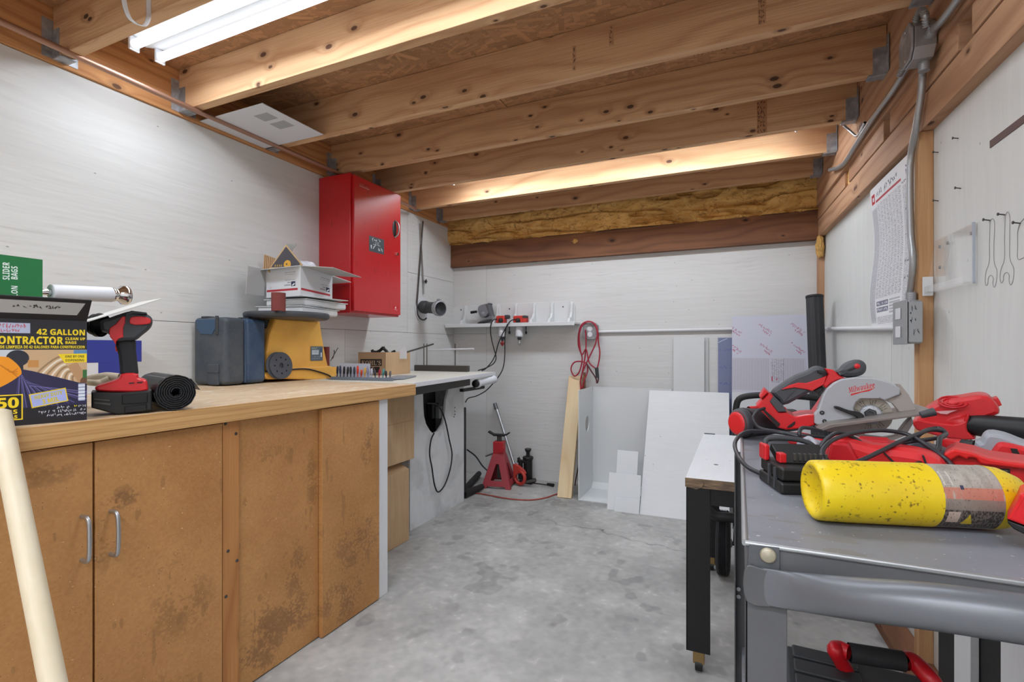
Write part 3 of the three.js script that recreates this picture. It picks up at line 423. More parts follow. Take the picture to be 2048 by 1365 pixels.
// ---------------------------------------------------------------- things on the worktop
const WT = 0.914;
{ // contractor bag carton
  const t = thing('bag_carton', 'black carton with yellow 42 gallon lettering and open flaps on the worktop', 'box');
  const c = V(-1.418, WT, -0.672), u = V(-0.03, 0, 0.118).normalize().multiplyScalar(0.33), back = V(-0.15, 0, -0.036), h = 0.236; // u runs to the left, towards the camera
  const print = canvasTex(1024, 732, (x, w, hh) => { // right half is what shows; canvas left = far left
    x.fillStyle = '#26252b'; x.fillRect(0, 0, w, hh);
    x.save(); x.translate(556, 0); x.scale(0.914, 1); // visible half 0..512
    x.fillStyle = '#b9bfd6'; x.fillRect(-512, 28, 690, 70); scrawl(x, -20, 36, 195, 26, '#c0606a', 4); scrawl(x, 20, 70, 110, 24, '#c0606a', 4);
    const txt = (s, X, Y, px, col, W, f = '900') => { x.font = f + ' ' + px + 'px sans-serif'; x.fillStyle = col; const m = x.measureText(s).width; x.save(); x.translate(X, Y); x.scale(W / m, 1); x.fillText(s, 0, 0); x.restore(); };
    txt('42 GALLON', 214, 106, 56, '#f2d21c', 290); txt('CONTRACTOR', -34, 172, 72, '#f2d21c', 400); txt('CLEAN UP', 378, 142, 26, '#f2d21c', 124); txt('BAGS', 378, 170, 26, '#f2d21c', 70);
    txt('BOLSAS DE LIMPIEZA DE 42 GALONES PARA CONSTRUCCION', -60, 202, 26, '#e8cc1c', 560);
    // photograph: debris, glove and dark bag
    x.fillStyle = '#c9cbd0'; x.fillRect(-512, 212, 1024, 60); x.fillStyle = '#c9a67e'; x.fillRect(140, 212, 372, 250);
    for (let i = 0; i < 9; i++) { x.strokeStyle = i % 2 ? '#e6d8c4' : '#9a7c58'; x.lineWidth = 12; x.beginPath(); x.moveTo(220 + i * 26, 370 + i * 10); x.quadraticCurveTo(300 + i * 14, 280 + i * 14, 345 + i * 12, 262 + i * 18); x.stroke(); }
    x.fillStyle = '#b98f66'; x.beginPath(); x.moveTo(390, 330); x.lineTo(450, 300); x.lineTo(512, 420); x.lineTo(470, 470); x.fill(); x.fillStyle = '#6b4a34'; x.beginPath(); x.ellipse(492, 442, 22, 30, 0.3, 0, 7); x.fill(); x.fillStyle = '#5b86b0'; x.fillRect(430, 214, 82, 40); x.fillStyle = '#3a6a3a'; x.fillRect(486, 360, 26, 60);
    x.fillStyle = '#2b2a34'; x.beginPath(); x.ellipse(110, 270, 62, 56, 0, 0, 7); x.fill(); x.fillStyle = '#c58a4a'; x.fillRect(165, 285, 60, 50);
    x.fillStyle = '#2a2648'; x.beginPath(); x.moveTo(-512, 640); x.lineTo(110, 340); x.lineTo(190, 360); x.lineTo(512, 470); x.lineTo(512, 660); x.lineTo(-512, 660); x.fill();
    for (let i = 0; i < 26; i++) { x.strokeStyle = ['#4a4478', '#6f689c', '#1d1a33'][i % 3]; x.lineWidth = 4 + (i % 4); x.beginPath(); x.moveTo(120 + i * 2, 360 + i * 4); x.lineTo(90 + i * 18 + (i > 12 ? (i - 12) * 14 : 0), 660 - i * 4); x.stroke(); }
    x.fillStyle = '#ec9418'; x.beginPath(); x.moveTo(-512, 260); x.quadraticCurveTo(-60, 240, 60, 262); x.quadraticCurveTo(140, 330, 130, 380); x.quadraticCurveTo(60, 450, -20, 480); x.lineTo(-512, 520); x.fill(); x.strokeStyle = '#c87408'; x.lineWidth = 6; for (let i = 0; i < 4; i++) { x.beginPath(); x.moveTo(-30 + i * 30, 280 + i * 20); x.quadraticCurveTo(60, 340 + i * 16, 110, 400 - i * 20); x.stroke(); }
    x.fillStyle = '#f0d020'; x.beginPath(); x.moveTo(336, 244); x.lineTo(512, 240); x.lineTo(512, 304); x.lineTo(376, 308); x.fill(); txt('ONE BY ONE', 378, 270, 24, '#33301c', 118, 'bold'); txt('DISPENSING', 380, 298, 24, '#33301c', 116, 'bold');
    x.fillStyle = '#1b1a22'; x.fillRect(-512, 612, 1024, 120);
    x.fillStyle = '#17161a'; x.fillRect(-120, 520, 254, 168); x.strokeStyle = '#f0d020'; x.lineWidth = 8; x.strokeRect(-120, 520, 254, 168); txt('50', -6, 606, 96, '#f2d21c', 124); txt('BAGS', -20, 648, 40, '#f2d21c', 130); txt('BOLSAS', -30, 680, 30, '#f2d21c', 140);
    x.save(); x.translate(180, 560); x.rotate(-0.17); x.fillStyle = '#a6aee0'; x.fillRect(0, -36, 208, 92); x.strokeStyle = '#e6c822'; x.lineWidth = 7; x.strokeRect(0, -36, 208, 92); txt('HEAVY DUTY', 22, 2, 34, '#c9b93a', 164); txt('3 MIL', 60, 44, 42, '#d8c030', 100); x.restore();
    for (let i = 0; i < 16; i++) { x.fillStyle = i % 3 ? '#e8ecf4' : '#9aa6c0'; x.fillRect(458, 460 + i * 8, 42, 7); }
    scrawl(x, 330, 616, 80, 18, '#e4e4ee', 3); scrawl(x, 410, 616, 44, 18, '#e8d020', 3); scrawl(x, 460, 616, 44, 18, '#e4e4ee', 3); scrawl(x, 225, 642, 280, 18, '#e4e4ee', 3); scrawl(x, 272, 668, 236, 18, '#e4e4ee', 3);
    x.restore(); });
  const left = c.clone().add(u);
  const kb = std(0x222126, 0.55), wi = std(0xd4d2cc, 0.8);
  mesh('front_panel', [slab(left, u.clone().negate(), V(0, h, 0), 0.003, 0.0008)], kb, t);
  mesh('front_print', [card(left, u.clone().negate(), V(0, h, 0))], std(0xffffff, 0.42, { map: print }), t);
  mesh('side_panel', [slab(c, back, V(0, h, 0), 0.003, 0.0008), slab(left.clone().add(back), back.clone().negate(), V(0, h, 0), 0.003, 0.0008)], kb, t);
  mesh('back_panel', [slab(c.clone().add(back), u, V(0, h, 0), 0.003, 0.0008)], kb, t);
  mesh('base_panel', [slab(left.clone().add(V(0, 0.003, 0)), u.clone().negate(), back, 0.002, 0.0008)], kb, t);
  mesh('folded_bags', [slab(left.clone().add(V(0, h - 0.035, 0)).addScaledVector(back, 0.05), u.clone().negate(), back.clone().multiplyScalar(0.9), 0.19, 0.01)], M.black, t);
  const out = V(0.05, 0.046, -0.006);
  const fl = mesh('front_flap', [slab(left.clone().add(V(0, h, 0)), u.clone().negate(), out, 0.003, 0.0008)], kb, t);
  const fp = canvasTex(512, 96, (x, w, hh) => { x.fillStyle = '#1c1a1d'; x.fillRect(0, 0, w, hh); x.fillStyle = '#c2c1bf'; x.beginPath(); x.moveTo(40, 14); x.lineTo(496, 14); x.lineTo(480, 70); x.lineTo(20, 70); x.fill(); scrawl(x, 312, 32, 120, 13, '#3a383a', 3); x.fillStyle = '#141214'; x.fillRect(200, 4, 270, 7); });
  mesh('flap_print', [card(left.clone().add(V(0, h, 0)).addScaledVector(u, 0), u.clone().negate(), out)], std(0xffffff, 0.5, { map: fp }), fl);
  const e0 = c.clone().add(V(0, h, 0)), tip = V(0.0, 0.066, -0.155);
  mesh('side_flap', [slab(e0.clone().add(back), back.clone().negate(), tip, 0.003, 0.001)], wi, t);
}
{ const t = thing('slider_bag_box', 'tall green slider bags box behind the black carton', 'box');
  const D0 = pX(85, 560, -1.64), h = 0.4, w = 0.3, x1 = -1.64;
  const pr = canvasTex(512, 680, (x, W, H) => { x.fillStyle = '#20773f'; x.fillRect(0, 0, W, H); x.save(); x.translate(W, 0); const v = (s, X, Y, px, L, st = 'bold') => { x.save(); x.translate(X, Y); x.rotate(-Math.PI / 2); x.font = st + ' ' + px + 'px sans-serif'; x.fillStyle = '#f2f6f2'; x.scale(L / x.measureText(s).width, 1); x.fillText(s, 0, 0); x.restore(); };
    v('60', -142, 100, 66, 70); v('SLIDER', -110, 104, 30, 74); v('BAGS', -84, 100, 28, 58); v('GALLON', -84, 216, 28, 92); x.restore(); x.fillStyle = '#f0d8d8'; x.fillRect(W - 330, 122, 180, 110); x.fillStyle = '#b8222c'; x.fillRect(W - 330, 126, 176, 102); scrawl(x, W - 190, 140, 26, 24, '#f2f2f2', 4); scrawl(x, W - 190, 180, 26, 24, '#f2f2f2', 4); });
  const z0 = D0.z;
  const m = std(0x1f743d, 0.5); mesh('carton', [bx(x1 - 0.11, x1, WT, WT + h, z0, z0 + w, 0.003)], m, t);
  mesh('front_print', [card(V(x1, WT, z0 + w), V(0, 0, -w), V(0, h, 0))], std(0xffffff, 0.45, { map: pr }), t); }
{ const t = thing('roller_arm', 'white sleeve with chrome rod and bell end lying behind the black carton', 'fitting');
  const a = pX(60, 583, -1.66), b = pX(255, 591, -1.66), L = b.distanceTo(a), P = (px) => pX(px, 583 + (px - 60) * 0.041, -1.66).distanceTo(a);
  mesh('rod', [lathe(a, b, [[0, 0], [0, 0.0085], [P(108), 0.0085], [P(108), 0]])], M.chrome, t);
  mesh('sleeve', [lathe(a, b, [[P(101), 0.009], [P(101), 0.02], [P(103), 0.021], [P(106), 0.021], [P(222), 0.0215], [P(222), 0.012]])], M.whitep, t);
  mesh('bell', [lathe(a, b, [[P(222), 0.013], [P(222), 0.019], [P(228), 0.02], [P(230), 0.016], [P(236), 0.018], [P(244), 0.028], [P(252), 0.0285], [P(255), 0.026], [P(255), 0]])], M.chrome, t); }
{ // blue and white carton against the wall
  const t = thing('blue_carton', 'small blue and white carton standing against the wall behind the drill', 'box');
  const X = -2.2, a = pX(150, 700, X), b = pX(283, 700, X), top = pX(230, 681, X).y, mid = pX(230, 725, X).y;
  mesh('carton', [bx(LX + 0.004, X, WT, top, b.z + 0.06, a.z, 0.002)], M.whitep, t);
  mesh('blue_print', [bx(LX + 0.004, X + 0.001, mid, top, b.z, a.z, 0.0004), bx(X - 0.002, X + 0.001, WT + 0.02, mid, b.z + 0.065, b.z + 0.15)], std(0x2c378f, 0.5), t); }
{ // drill
  const t = thing('cordless_drill', 'red and black cordless drill standing on its battery beside the black carton', 'drill');
  const fr = turned(245, 1.285), u = fr.u, FWD = fr.h, o = fr.at(0.008), q = (pts) => pts.map(([x, y]) => [170 + x / 4.873, 560 + y / 4.873]);
  mesh('body', [prof(smooth(q([[150, 395], [230, 370], [330, 335], [440, 305], [520, 312], [600, 330], [650, 365], [662, 410], [640, 470], [560, 540], [500, 585], [400, 595], [310, 600], [270, 560], [215, 520], [160, 500], [140, 450]])), o, u, 0.072, 0.014)], M.dgrey, t);
  const of = o.clone().addScaledVector(FWD, -0.003);
  mesh('side_shell', [prof(q([[240, 470], [300, 430], [360, 360], [395, 355], [392, 420], [372, 470], [372, 540], [376, 560], [330, 575], [305, 600], [300, 640], [280, 600], [245, 560], [232, 510]]), of, u, 0.078, 0.003)], M.redtool, t);
  mesh('end_badge', [prof(smooth(q([[440, 375], [470, 358], [600, 365], [640, 385], [640, 418], [610, 432], [440, 428]]), 3), of.clone().addScaledVector(FWD, -0.003), u, 0.01, 0.003)], M.redtool, t);
  mesh('top_cap', [prof(q([[395, 330], [450, 300], [600, 318], [608, 336], [470, 330], [420, 345], [400, 370]]), of, u, 0.06, 0.003)], std(0x3f4648, 0.5), t);
  const ch0 = o.clone(), pc = (x, y, d) => fr.P(170 + x / 4.873, 560 + y / 4.873, 0.008 + d);
  mesh('chuck', [lathe(pc(170, 445, 0.036), pc(70, 432, 0.05), [[0, 0.03], [0.01, 0.031], [0.012, 0.027], [0.022, 0.027], [0.024, 0.024], [0.04, 0.016], [0.045, 0.006], [0.045, 0]])], M.black, t);
  mesh('chuck_ring', [lathe(pc(150, 442, 0.038), pc(70, 432, 0.05), [[0, 0.0275], [0.002, 0.0285], [0.006, 0.0285], [0.008, 0.0275]])], M.steel, t);
  mesh('grip', [prof(smooth(q([[308, 590], [360, 578], [440, 575], [492, 590], [498, 690], [508, 770], [518, 860], [516, 925], [350, 928], [338, 850], [322, 720], [300, 640]]), 4), o.clone().addScaledVector(FWD, 0.014), u, 0.042, 0.012)], M.rubber, t);
  mesh('trigger', [prof(q([[290, 645], [312, 640], [322, 700], [300, 700]]), o.clone().addScaledVector(FWD, 0.024), u, 0.02, 0.003)], M.redtool, t);
  mesh('base_collar', [prof(smooth(q([[350, 922], [518, 920], [525, 955], [600, 980], [614, 1030], [612, 1080], [330, 1095], [180, 1090], [100, 1075], [100, 1045], [200, 1010], [330, 960]]), 3), o, u, 0.075, 0.008)], M.redtool, t);
  mesh('vent_slot', [prof(q([[428, 1005], [480, 1000], [480, 1010], [428, 1016]]), of, u, 0.004, 0.0005), prof(q([[508, 997], [560, 993], [560, 1003], [508, 1008]]), of, u, 0.004, 0.0005)], M.black, t);
  const bt = mesh('battery', [prof(q([[60, 1095], [340, 1100], [650, 1078], [655, 1270], [320, 1318], [60, 1250]]), of.clone().addScaledVector(FWD, -0.004), u, 0.088, 0.006)], M.black, t);
  mesh('battery_latch', [prof(q([[360, 1125], [610, 1110], [610, 1200], [360, 1216]]), of.clone().addScaledVector(FWD, -0.008), u, 0.01, 0.003), prof(q([[385, 1240], [600, 1212], [600, 1275], [385, 1305]]), of.clone().addScaledVector(FWD, -0.008), u, 0.01, 0.003)], M.blackm, bt);
  mesh('battery_rib', [prof(q([[90, 1160], [245, 1172], [245, 1186], [90, 1172]]), of.clone().addScaledVector(FWD, -0.006), u, 0.006, 0.001), prof(q([[90, 1192], [250, 1205], [250, 1228], [90, 1208]]), of.clone().addScaledVector(FWD, -0.006), u, 0.006, 0.001)], M.iron, bt); }
{ // crumpled work glove / cloth end under the drill base
  const P = (x, y, d) => pD(170 + x / 4.873, 560 + y / 4.873, d);
  single('paper_bag', [tube([P(30, 975, 1.5), P(110, 960, 1.47), P(220, 945, 1.46), P(330, 955, 1.47)], 0.013, 30, 8), tube([P(30, 1000, 1.46), P(110, 1005, 1.43), P(150, 1000, 1.44), P(240, 965, 1.45)], 0.009, 30, 8)], std(0xc9b9a2, 0.85), 'rolled cream paper sleeve squeezed behind the drill battery', 'paper'); }
{ // roll of black bags: a real spiral
  const t = thing('bag_roll', 'roll of black plastic bags lying on the worktop front edge', 'bag roll');
  const c = pD(352, 786, 1.37), R = 0.0505; c.y = WT + R + 0.001;
  const ax = V(-0.9, 0, -0.3).normalize(), side = V(ax.z, 0, -ax.x);
  const pts = [], N = 260, turns = 7, th = 0.0021; for (let i = 0; i <= N; i++) { const a = i / N, an = a * turns * 6.2832, r = 0.012 + (R - 0.012) * a + 0.0007 * Math.sin(an * 5 + i); pts.push([r * Math.cos(an), r * Math.sin(an)]); }
  const outer = pts.map((p) => new THREE.Vector2(...p)), inner = pts.map(([x, y]) => { const r = Math.hypot(x, y), k = (r - th) / r; return new THREE.Vector2(x * k, y * k); }).reverse();
  const g = new THREE.ExtrudeGeometry(new THREE.Shape([...outer, ...inner]), { depth: 0.24, bevelEnabled: false });
  mesh('spiral', [xf(g, basis(c, side, UP, ax))], phys(0x2a2a2d, 0.3, { clearcoat: 0.4 }), t);
  mesh('core_wrap', [xf((() => { const s = new THREE.Shape(circ(0, 0, R - 0.004, 40).map(p => new THREE.Vector2(...p))); s.holes.push(new THREE.Path(circ(0, 0, 0.013, 5).map(p => new THREE.Vector2(...p)))); return new THREE.ExtrudeGeometry(s, { depth: 0.22, bevelEnabled: false }); })(), basis(c.clone().addScaledVector(ax, 0.008), side, UP, ax))], M.black, t);
  const tl = c.clone().addScaledVector(side, 0);
  const sd = side.clone().multiplyScalar(side.dot(RGT) > 0 ? 1 : -1), q0 = c.clone().addScaledVector(sd, R * 0.72).addScaledVector(UP, R * 0.69); mesh('loose_tail', [slab(q0, sd.clone().multiplyScalar(0.022).add(V(0, -0.032, 0)), ax.clone().multiplyScalar(0.235), 0.0015, 0.0004)], phys(0x2a2628, 0.35, {}), t); }
{ // blue blow-moulded case
  const t = thing('tool_case', 'dusty blue blow-moulded tool case beside the yellow sander', 'case');
  t.position.set(-2.202, WT, -1.622); t.rotation.y = 0.1;
  const dust = (s, a, b) => std(0xffffff, 0.55, { map: tex(256, 256, 0.4, 0.4, (u, v) => { const n = fbm(u, v, 4, 4, 4, s), f = fbm(u, v, 40, 40, 2, s + 3); return mixc(a, b, cl(n * 1.4 - 0.2 + (f - 0.5) * 0.4)); }) });
  const mb = dust(701, [48, 70, 100], [78, 94, 112]), md = dust(711, [58, 66, 76], [86, 90, 94]);
  const w = 0.098, d = 0.118, h = 0.312; // half width x, half depth z
  mesh('shell', [bx(-w, w, 0.004, h, -d, 0.005, 0.022), bx(-w + 0.004, w - 0.003, 0.01, h - 0.005, 0.001, 0.009, 0.003)], mb, t);
  mesh('shell', [bx(-w, w, 0.004, h, 0.006, d, 0.022)], md, t);
  const hs = new THREE.Shape([[-0.07, 0.3], [-0.068, 0.262], [-0.045, 0.238], [0.02, 0.236], [0.04, 0.262], [0.042, 0.3]].map(p => new THREE.Vector2(...p)));
  const hg = new THREE.ExtrudeGeometry(hs, { depth: 0.004, bevelEnabled: true, bevelSize: 0.004, bevelThickness: 0.004, bevelSegments: 3 }); hg.translate(0, 0, d - 0.004); mesh('handle_recess', [hg], std(0x39536f, 0.35), t);
  mesh('handle', [bx(0.042, 0.058, 0.23, 0.318, d - 0.004, d + 0.006, 0.004), bx(-0.06, -0.02, h - 0.004, h + 0.006, d - 0.05, d - 0.01, 0.003), bx(0.03, 0.07, h - 0.004, h + 0.006, -0.04, -0.01, 0.003)], M.dgrey, t);
  mesh('latch', [bx(0.002, 0.062, 0.005, 0.1, d - 0.006, d + 0.007, 0.004), bx(0.0, 0.064, 0.06, 0.068, d, d + 0.01, 0.002)], md, t); }
{ // spindle sander
  const t = thing('spindle_sander', 'yellow spindle sander with round black table on the worktop', 'sander', undefined, V(0, 0.005, 0));
  const X = -2.125, o = V(X, WT, -1.9), u = V(0, 0, -1), q = (pts) => pts.map(([x, y]) => [340 + x / 3.938, 480 + y / 3.938]);
  const ym = std(0xffffff, 0.5, { map: tex(256, 256, 0.4, 0.4, (a, b) => mixc([246, 190, 84], [234, 172, 78], cl(fbm(a, b, 4, 4, 4, 731) * 1.5 - 0.3))) });
  mesh('base', [prof(smooth(q([[755, 1100], [755, 1055], [840, 1040], [1000, 1015], [1200, 1005], [1278, 1005], [1285, 1060], [1300, 1068], [1300, 1096], [900, 1105]]), 3), o, u, 0.17, 0.01)], ym, t);
  mesh('body', [prof(q([[770, 1050], [760, 900], [785, 760], [830, 625], [1185, 650], [1200, 760], [1225, 900], [1250, 1010], [1000, 1030]]), o.clone().add(V(-0.012, 0, 0)), u, 0.15, 0.014)], ym, t);
  mesh('side_inset', [prof(q([[760, 640], [822, 635], [790, 700], [762, 770]]), o.clone().add(V(-0.05, 0, 0)), u, 0.08, 0.003)], M.dgrey, t);
  const tc = pX(578, 640, -2.09), ty = 1.228;
  mesh('table', [lathe(V(-2.1, ty, tc.z), V(-2.1, ty + 0.1, tc.z), [[0, 0], [0, 0.19], [0.006, 0.2], [0.022, 0.203], [0.03, 0.198], [0.03, 0]], 48)], std(0x4a4d52, 0.5, { metalness: 0.2 }), t);
  const lab = canvasTex(128, 160, (x, w, h) => { x.fillStyle = '#5b6870'; x.fillRect(0, 0, w, h); scrawl(x, 8, 10, 60, 20, '#cfd6b8', 4); x.fillStyle = '#c4ccd4'; x.fillRect(12, 40, 72, 52); scrawl(x, 16, 46, 60, 8, '#7e8a92', 2); scrawl(x, 16, 62, 60, 8, '#7e8a92', 2); x.fillStyle = '#3a5670'; x.fillRect(96, 20, 22, 90); x.fillStyle = '#d6dae6'; x.fillRect(104, 70, 14, 50); scrawl(x, 14, 110, 90, 10, '#a8b4ba', 2); scrawl(x, 14, 132, 90, 10, '#a8b4ba', 2); });
  const A = pX(624, 724, X), B = pX(648, 724, X), C = pX(622, 695, X); mesh('rating_label', [card(V(X - 0.01, A.y, A.z), V(0, 0, B.z - A.z), V(0, C.y - A.y, 0), 0.0008)], std(0xffffff, 0.5, { map: lab }), t);
  mesh('power_cord', [tube(q([[755, 1045], [900, 1035], [1070, 1025], [1180, 1050], [1250, 1075], [1272, 1092]]).map(([x, y]) => pX(x, y, X + 0.006)), 0.004, 50, 8)], M.black, t);
  for (const [px, py, dx] of [[[555], [726], 0.012], [[562], [724], 0.02]]) { const c = pX(px[0], py[0], X + dx), R = 0.068; const s = new THREE.Shape(circ(0, 0, R, 40).map(p => new THREE.Vector2(...p))); for (let i = 0; i < 8; i++) s.holes.push(new THREE.Path(circ(0.04 * Math.cos(i * 0.785), 0.04 * Math.sin(i * 0.785), 0.0045, 10).map(p => new THREE.Vector2(...p)))); s.holes.push(new THREE.Path(circ(0, 0, 0.013, 14).map(p => new THREE.Vector2(...p))));
    const d = single('sanding_disc', [xf(new THREE.ExtrudeGeometry(s, { depth: 0.0035, bevelEnabled: false }), basis(V(X + dx, WT + R + 0.016, c.z), V(0, 0, -1), V(-0.1, 0.995, 0).normalize(), V(0.995, 0.1, 0).normalize()))], std(0x4d5058, 0.8), dx < 0.015 ? 'grey sanding disc leaning on the yellow sander, the rear one' : 'grey perforated sanding disc leaning on the yellow sander, the front one', 'sanding disc', 'sanding discs on the sander'); }
  const grit = std(0xffffff, 0.95, { map: tex(128, 128, 0.1, 0.1, (a, b) => { const k = 0.7 + 0.6 * fbm(a, b, 40, 40, 2, 741); return [122 * k, 62 * k, 58 * k]; }) });
  const sleeve = (x, y, z, r, h, label) => single('sanding_sleeve', [lathe(V(x, y, z), V(x, y + 1, z), [[0, r - 0.002], [0, r], [h, r], [h, r - 0.002], [0, r - 0.002]], 28)], grit, label, 'sanding sleeve', 'sanding sleeves');
  const s1 = pX(557, 620, -1.96); sleeve(-1.96, ty + 0.031, s1.z, 0.031, 0.085, 'brown sanding sleeve standing on the black sander table before the mailing box');
  const s2 = pX(654, 735, -2.22); sleeve(-2.235, WT + 0.055, s2.z - 0.01, 0.018, 0.125, 'slim brown sanding sleeve standing at the right side of the yellow sander');
  // storage peg under the slim sleeve belongs to the sander
  mesh('sleeve_peg', [bx(-2.27, -2.19, WT, WT + 0.055, s2.z - 0.05, s2.z + 0.05, 0.006), rod(V(-2.235, WT + 0.05, s2.z - 0.01), V(-2.235, WT + 0.1, s2.z - 0.01), 0.012, 0.012)], ym, t);
  // stack of clear plastic lids
  const py = ty + 0.0305;
  for (let i = 0; i < 2; i++) { const k = thing('organizer_tray', i ? 'upper clear plastic tray lid under the white mailing box' : 'lower clear plastic tray on the black sander table', 'tray', 'clear trays on the sander table'); const y = py + i * 0.04;
    k.position.set(-2.112 + i * 0.004, y, -1.93 - i * 0.05 - 0.02); k.rotation.y = 0.22 - i * 0.1;
    const ww = 0.125, dd = 0.165; mesh('tray', [bx(-ww, ww, 0, 0.036, -dd, dd, 0.012)], M.milky, k); mesh('rim', [bx(-ww - 0.006, ww + 0.006, 0.032, 0.036, -dd - 0.006, dd + 0.006, 0.002)], M.milky, k); }
}
{ // mailing box with upside-down print
  const t = thing('mailing_box', 'open white mailing box with red stripes on top of the sander', 'box');
  const y0 = 1.342, y1 = 1.487, c = pD(601, 594, 2.45); c.y = y0; const L = V(-1, 0, -0.05).normalize().multiplyScalar(0.25), R = V(-0.105, 0, -0.318), h = V(0, y1 - y0, 0);
  const face = (flip) => canvasTex(640, 360, (x, w, hh) => { x.fillStyle = '#dfe1e4'; x.fillRect(0, 0, w, hh); x.fillStyle = '#b9323c'; x.fillRect(10, 262, w - 60, 26);
    const ex = flip ? 500 : 470; x.save(); x.translate(w, 0); x.translate(-w, 0); x.fillStyle = '#27324f'; x.fillRect(ex, 178, 78, 58); x.fillStyle = '#e8eaee'; x.beginPath(); x.moveTo(ex + 6, 226); x.lineTo(ex + 60, 196); x.lineTo(ex + 72, 208); x.lineTo(ex + 40, 230); x.fill();
    x.translate(ex - 12, 184); x.rotate(Math.PI); x.fillStyle = '#55575e'; x.font = 'bold 26px sans-serif'; x.fillText('PRIORITY', 0, -24); x.font = 'bold 24px sans-serif'; x.fillText('MAIL', 0, 4); x.restore();
    scrawl(x, ex - 110, 152, 190, 9, '#777a80', 2); scrawl(x, ex - 110, 60, 190, 9, '#888b90', 3); scrawl(x, ex - 124, 84, 200, 9, '#888b90', 2); if (!flip) scrawl(x, 70, 215, 40, 30, '#c8a0a4', 3); });
  const wm = std(0xd9dbdd, 0.7), inn = std(0xb4b4b2, 0.8);
  mesh('wall', [slab(c.clone().add(L), L.clone().negate(), h, 0.003, 0.0006), slab(c, R, h, 0.003, 0.0006), slab(c.clone().add(R), L, h, 0.003, 0.0006), slab(c.clone().add(R).add(L), R.clone().negate(), h, 0.003, 0.0006)], wm, t);
  mesh('bottom', [slab(c.clone().add(L).add(V(0, 0.003, 0)), L.clone().negate(), R, 0.003, 0.0006)], wm, t);
  mesh('side_print', [card(c.clone().add(L), L.clone().negate(), h)], std(0xffffff, 0.6, { map: face(0) }), t);
  mesh('side_print', [card(c, R, h)], std(0xffffff, 0.6, { map: face(1) }), t);
  const top = c.clone().add(h);
  mesh('flap', [slab(top, R, V(0.16, -0.012, -0.05), 0.003, 0.0006)], inn, t);
  mesh('flap', [slab(top.clone().add(L), L.clone().negate(), V(-0.0, -0.025, 0.12).multiplyScalar(0.35), 0.003, 0.0006)], wm, t);
  mesh('flap', [slab(top.clone().add(L).add(R.clone().multiplyScalar(0.95)), R.clone().multiplyScalar(-0.95), V(-0.03, 0.0, 0.02).add(V(0.0, 0.0, 0)).multiplyScalar(1), 0.003, 0.0006)], inn, t);
  mesh('flap', [slab(top.clone().add(R), L.clone().multiplyScalar(0.9), V(0.02, -0.02, -0.14), 0.003, 0.0006)], wm, t);
  // left flap hangs outward and down, seen edge-lit
  const lp = top.clone().add(L); mesh('flap', [slab(lp, V(0.02, 0, 0.12), V(-0.016, -0.135, -0.005).add(V(0, 0, 0)), 0.003, 0.0006)], inn, t);
  // content
  const k = thing('diamond_card', 'dark diamond-shaped card with yellow letters poking out of the mailing box', 'card');
  const [o, u] = atD(2.55), q = (p) => p.map(([x, y]) => [480 + x / 8.027, 480 + y / 8.027]);
  mesh('board', [prof(q([[440, 500], [735, 75], [1000, 400], [960, 520], [700, 700]]), o, u, 0.008, 0.001)], std(0xc8a878, 0.7), k);
  mesh('front', [prof(q([[500, 440], [738, 108], [965, 385], [930, 440]]), o.clone().addScaledVector(FWD, -0.001), u, 0.002, 0.0002)], std(0x4c4a50, 0.5), k);
  const S = q([[705, 425], [712, 360], [760, 325], [806, 350], [808, 425]]); mesh('letter', [prof(smooth(S, 4), o.clone().addScaledVector(FWD, -0.002), u, 0.0015, 0.0002, [smooth(q([[735, 385], [752, 375], [760, 395], [740, 405]]), 3)])], std(0xe0a83c, 0.5), k);
  mesh('letter', [[555, 640], [590, 640], [625, 640], [655, 640]].map(([x]) => prof(q([[x, 430], [x + 4, 400], [x + 20, 395], [x + 18, 430]]), o.clone().addScaledVector(FWD, -0.002), u, 0.0015, 0.0002)), std(0xb89a50, 0.5), k);
  const f = thing('corrugated_piece', 'striped corrugated cardboard piece at the left inside the mailing box', 'cardboard');
  const [o2] = atD(2.6); const fp = q([[365, 520], [385, 230], [560, 295], [560, 520]]); mesh('board', [prof(fp, o2, u, 0.006, 0.0005)], M.card, f);
  for (let i = 0; i < 6; i++) { const x = 400 + i * 28; mesh('flute', [prof(q([[x - 16, 505], [x, 245 + i * 10], [x + 7, 248 + i * 10], [x - 8, 505]]), o2.clone().addScaledVector(FWD, -0.002), u, 0.003, 0.0005)], std(0x8a6440, 0.8), f); }
  const gfl = single('grey_triangle', [prof(q([[745, 65], [910, 70], [830, 180]]), pD(1024, 697, 2.58), u, 0.004, 0.0005)], std(0x9a9a98, 0.7), 'grey triangular card corner sticking up behind the dark diamond card', 'card');
  single('plastic_bag', [(() => { const s = new THREE.IcosahedronGeometry(1, 4), p = s.attributes.position; for (let i = 0; i < p.count; i++) { const k = 0.75 + 0.6 * fbm(p.getX(i) * 0.3 + 0.5, p.getY(i) * 0.3 + p.getZ(i) * 0.2 + 0.5, 8, 8, 3, 761); p.setXYZ(i, p.getX(i) * 0.05 * k, p.getY(i) * 0.045 * k, p.getZ(i) * 0.07 * k); } s.computeVertexNormals(); const w = pD(608, 535, 2.66); s.translate(w.x, w.y - 0.01, w.z); return s; })()], std(0xdfe2ea, 0.35), 'crumpled white plastic bag in the back of the mailing box', 'bag');
}
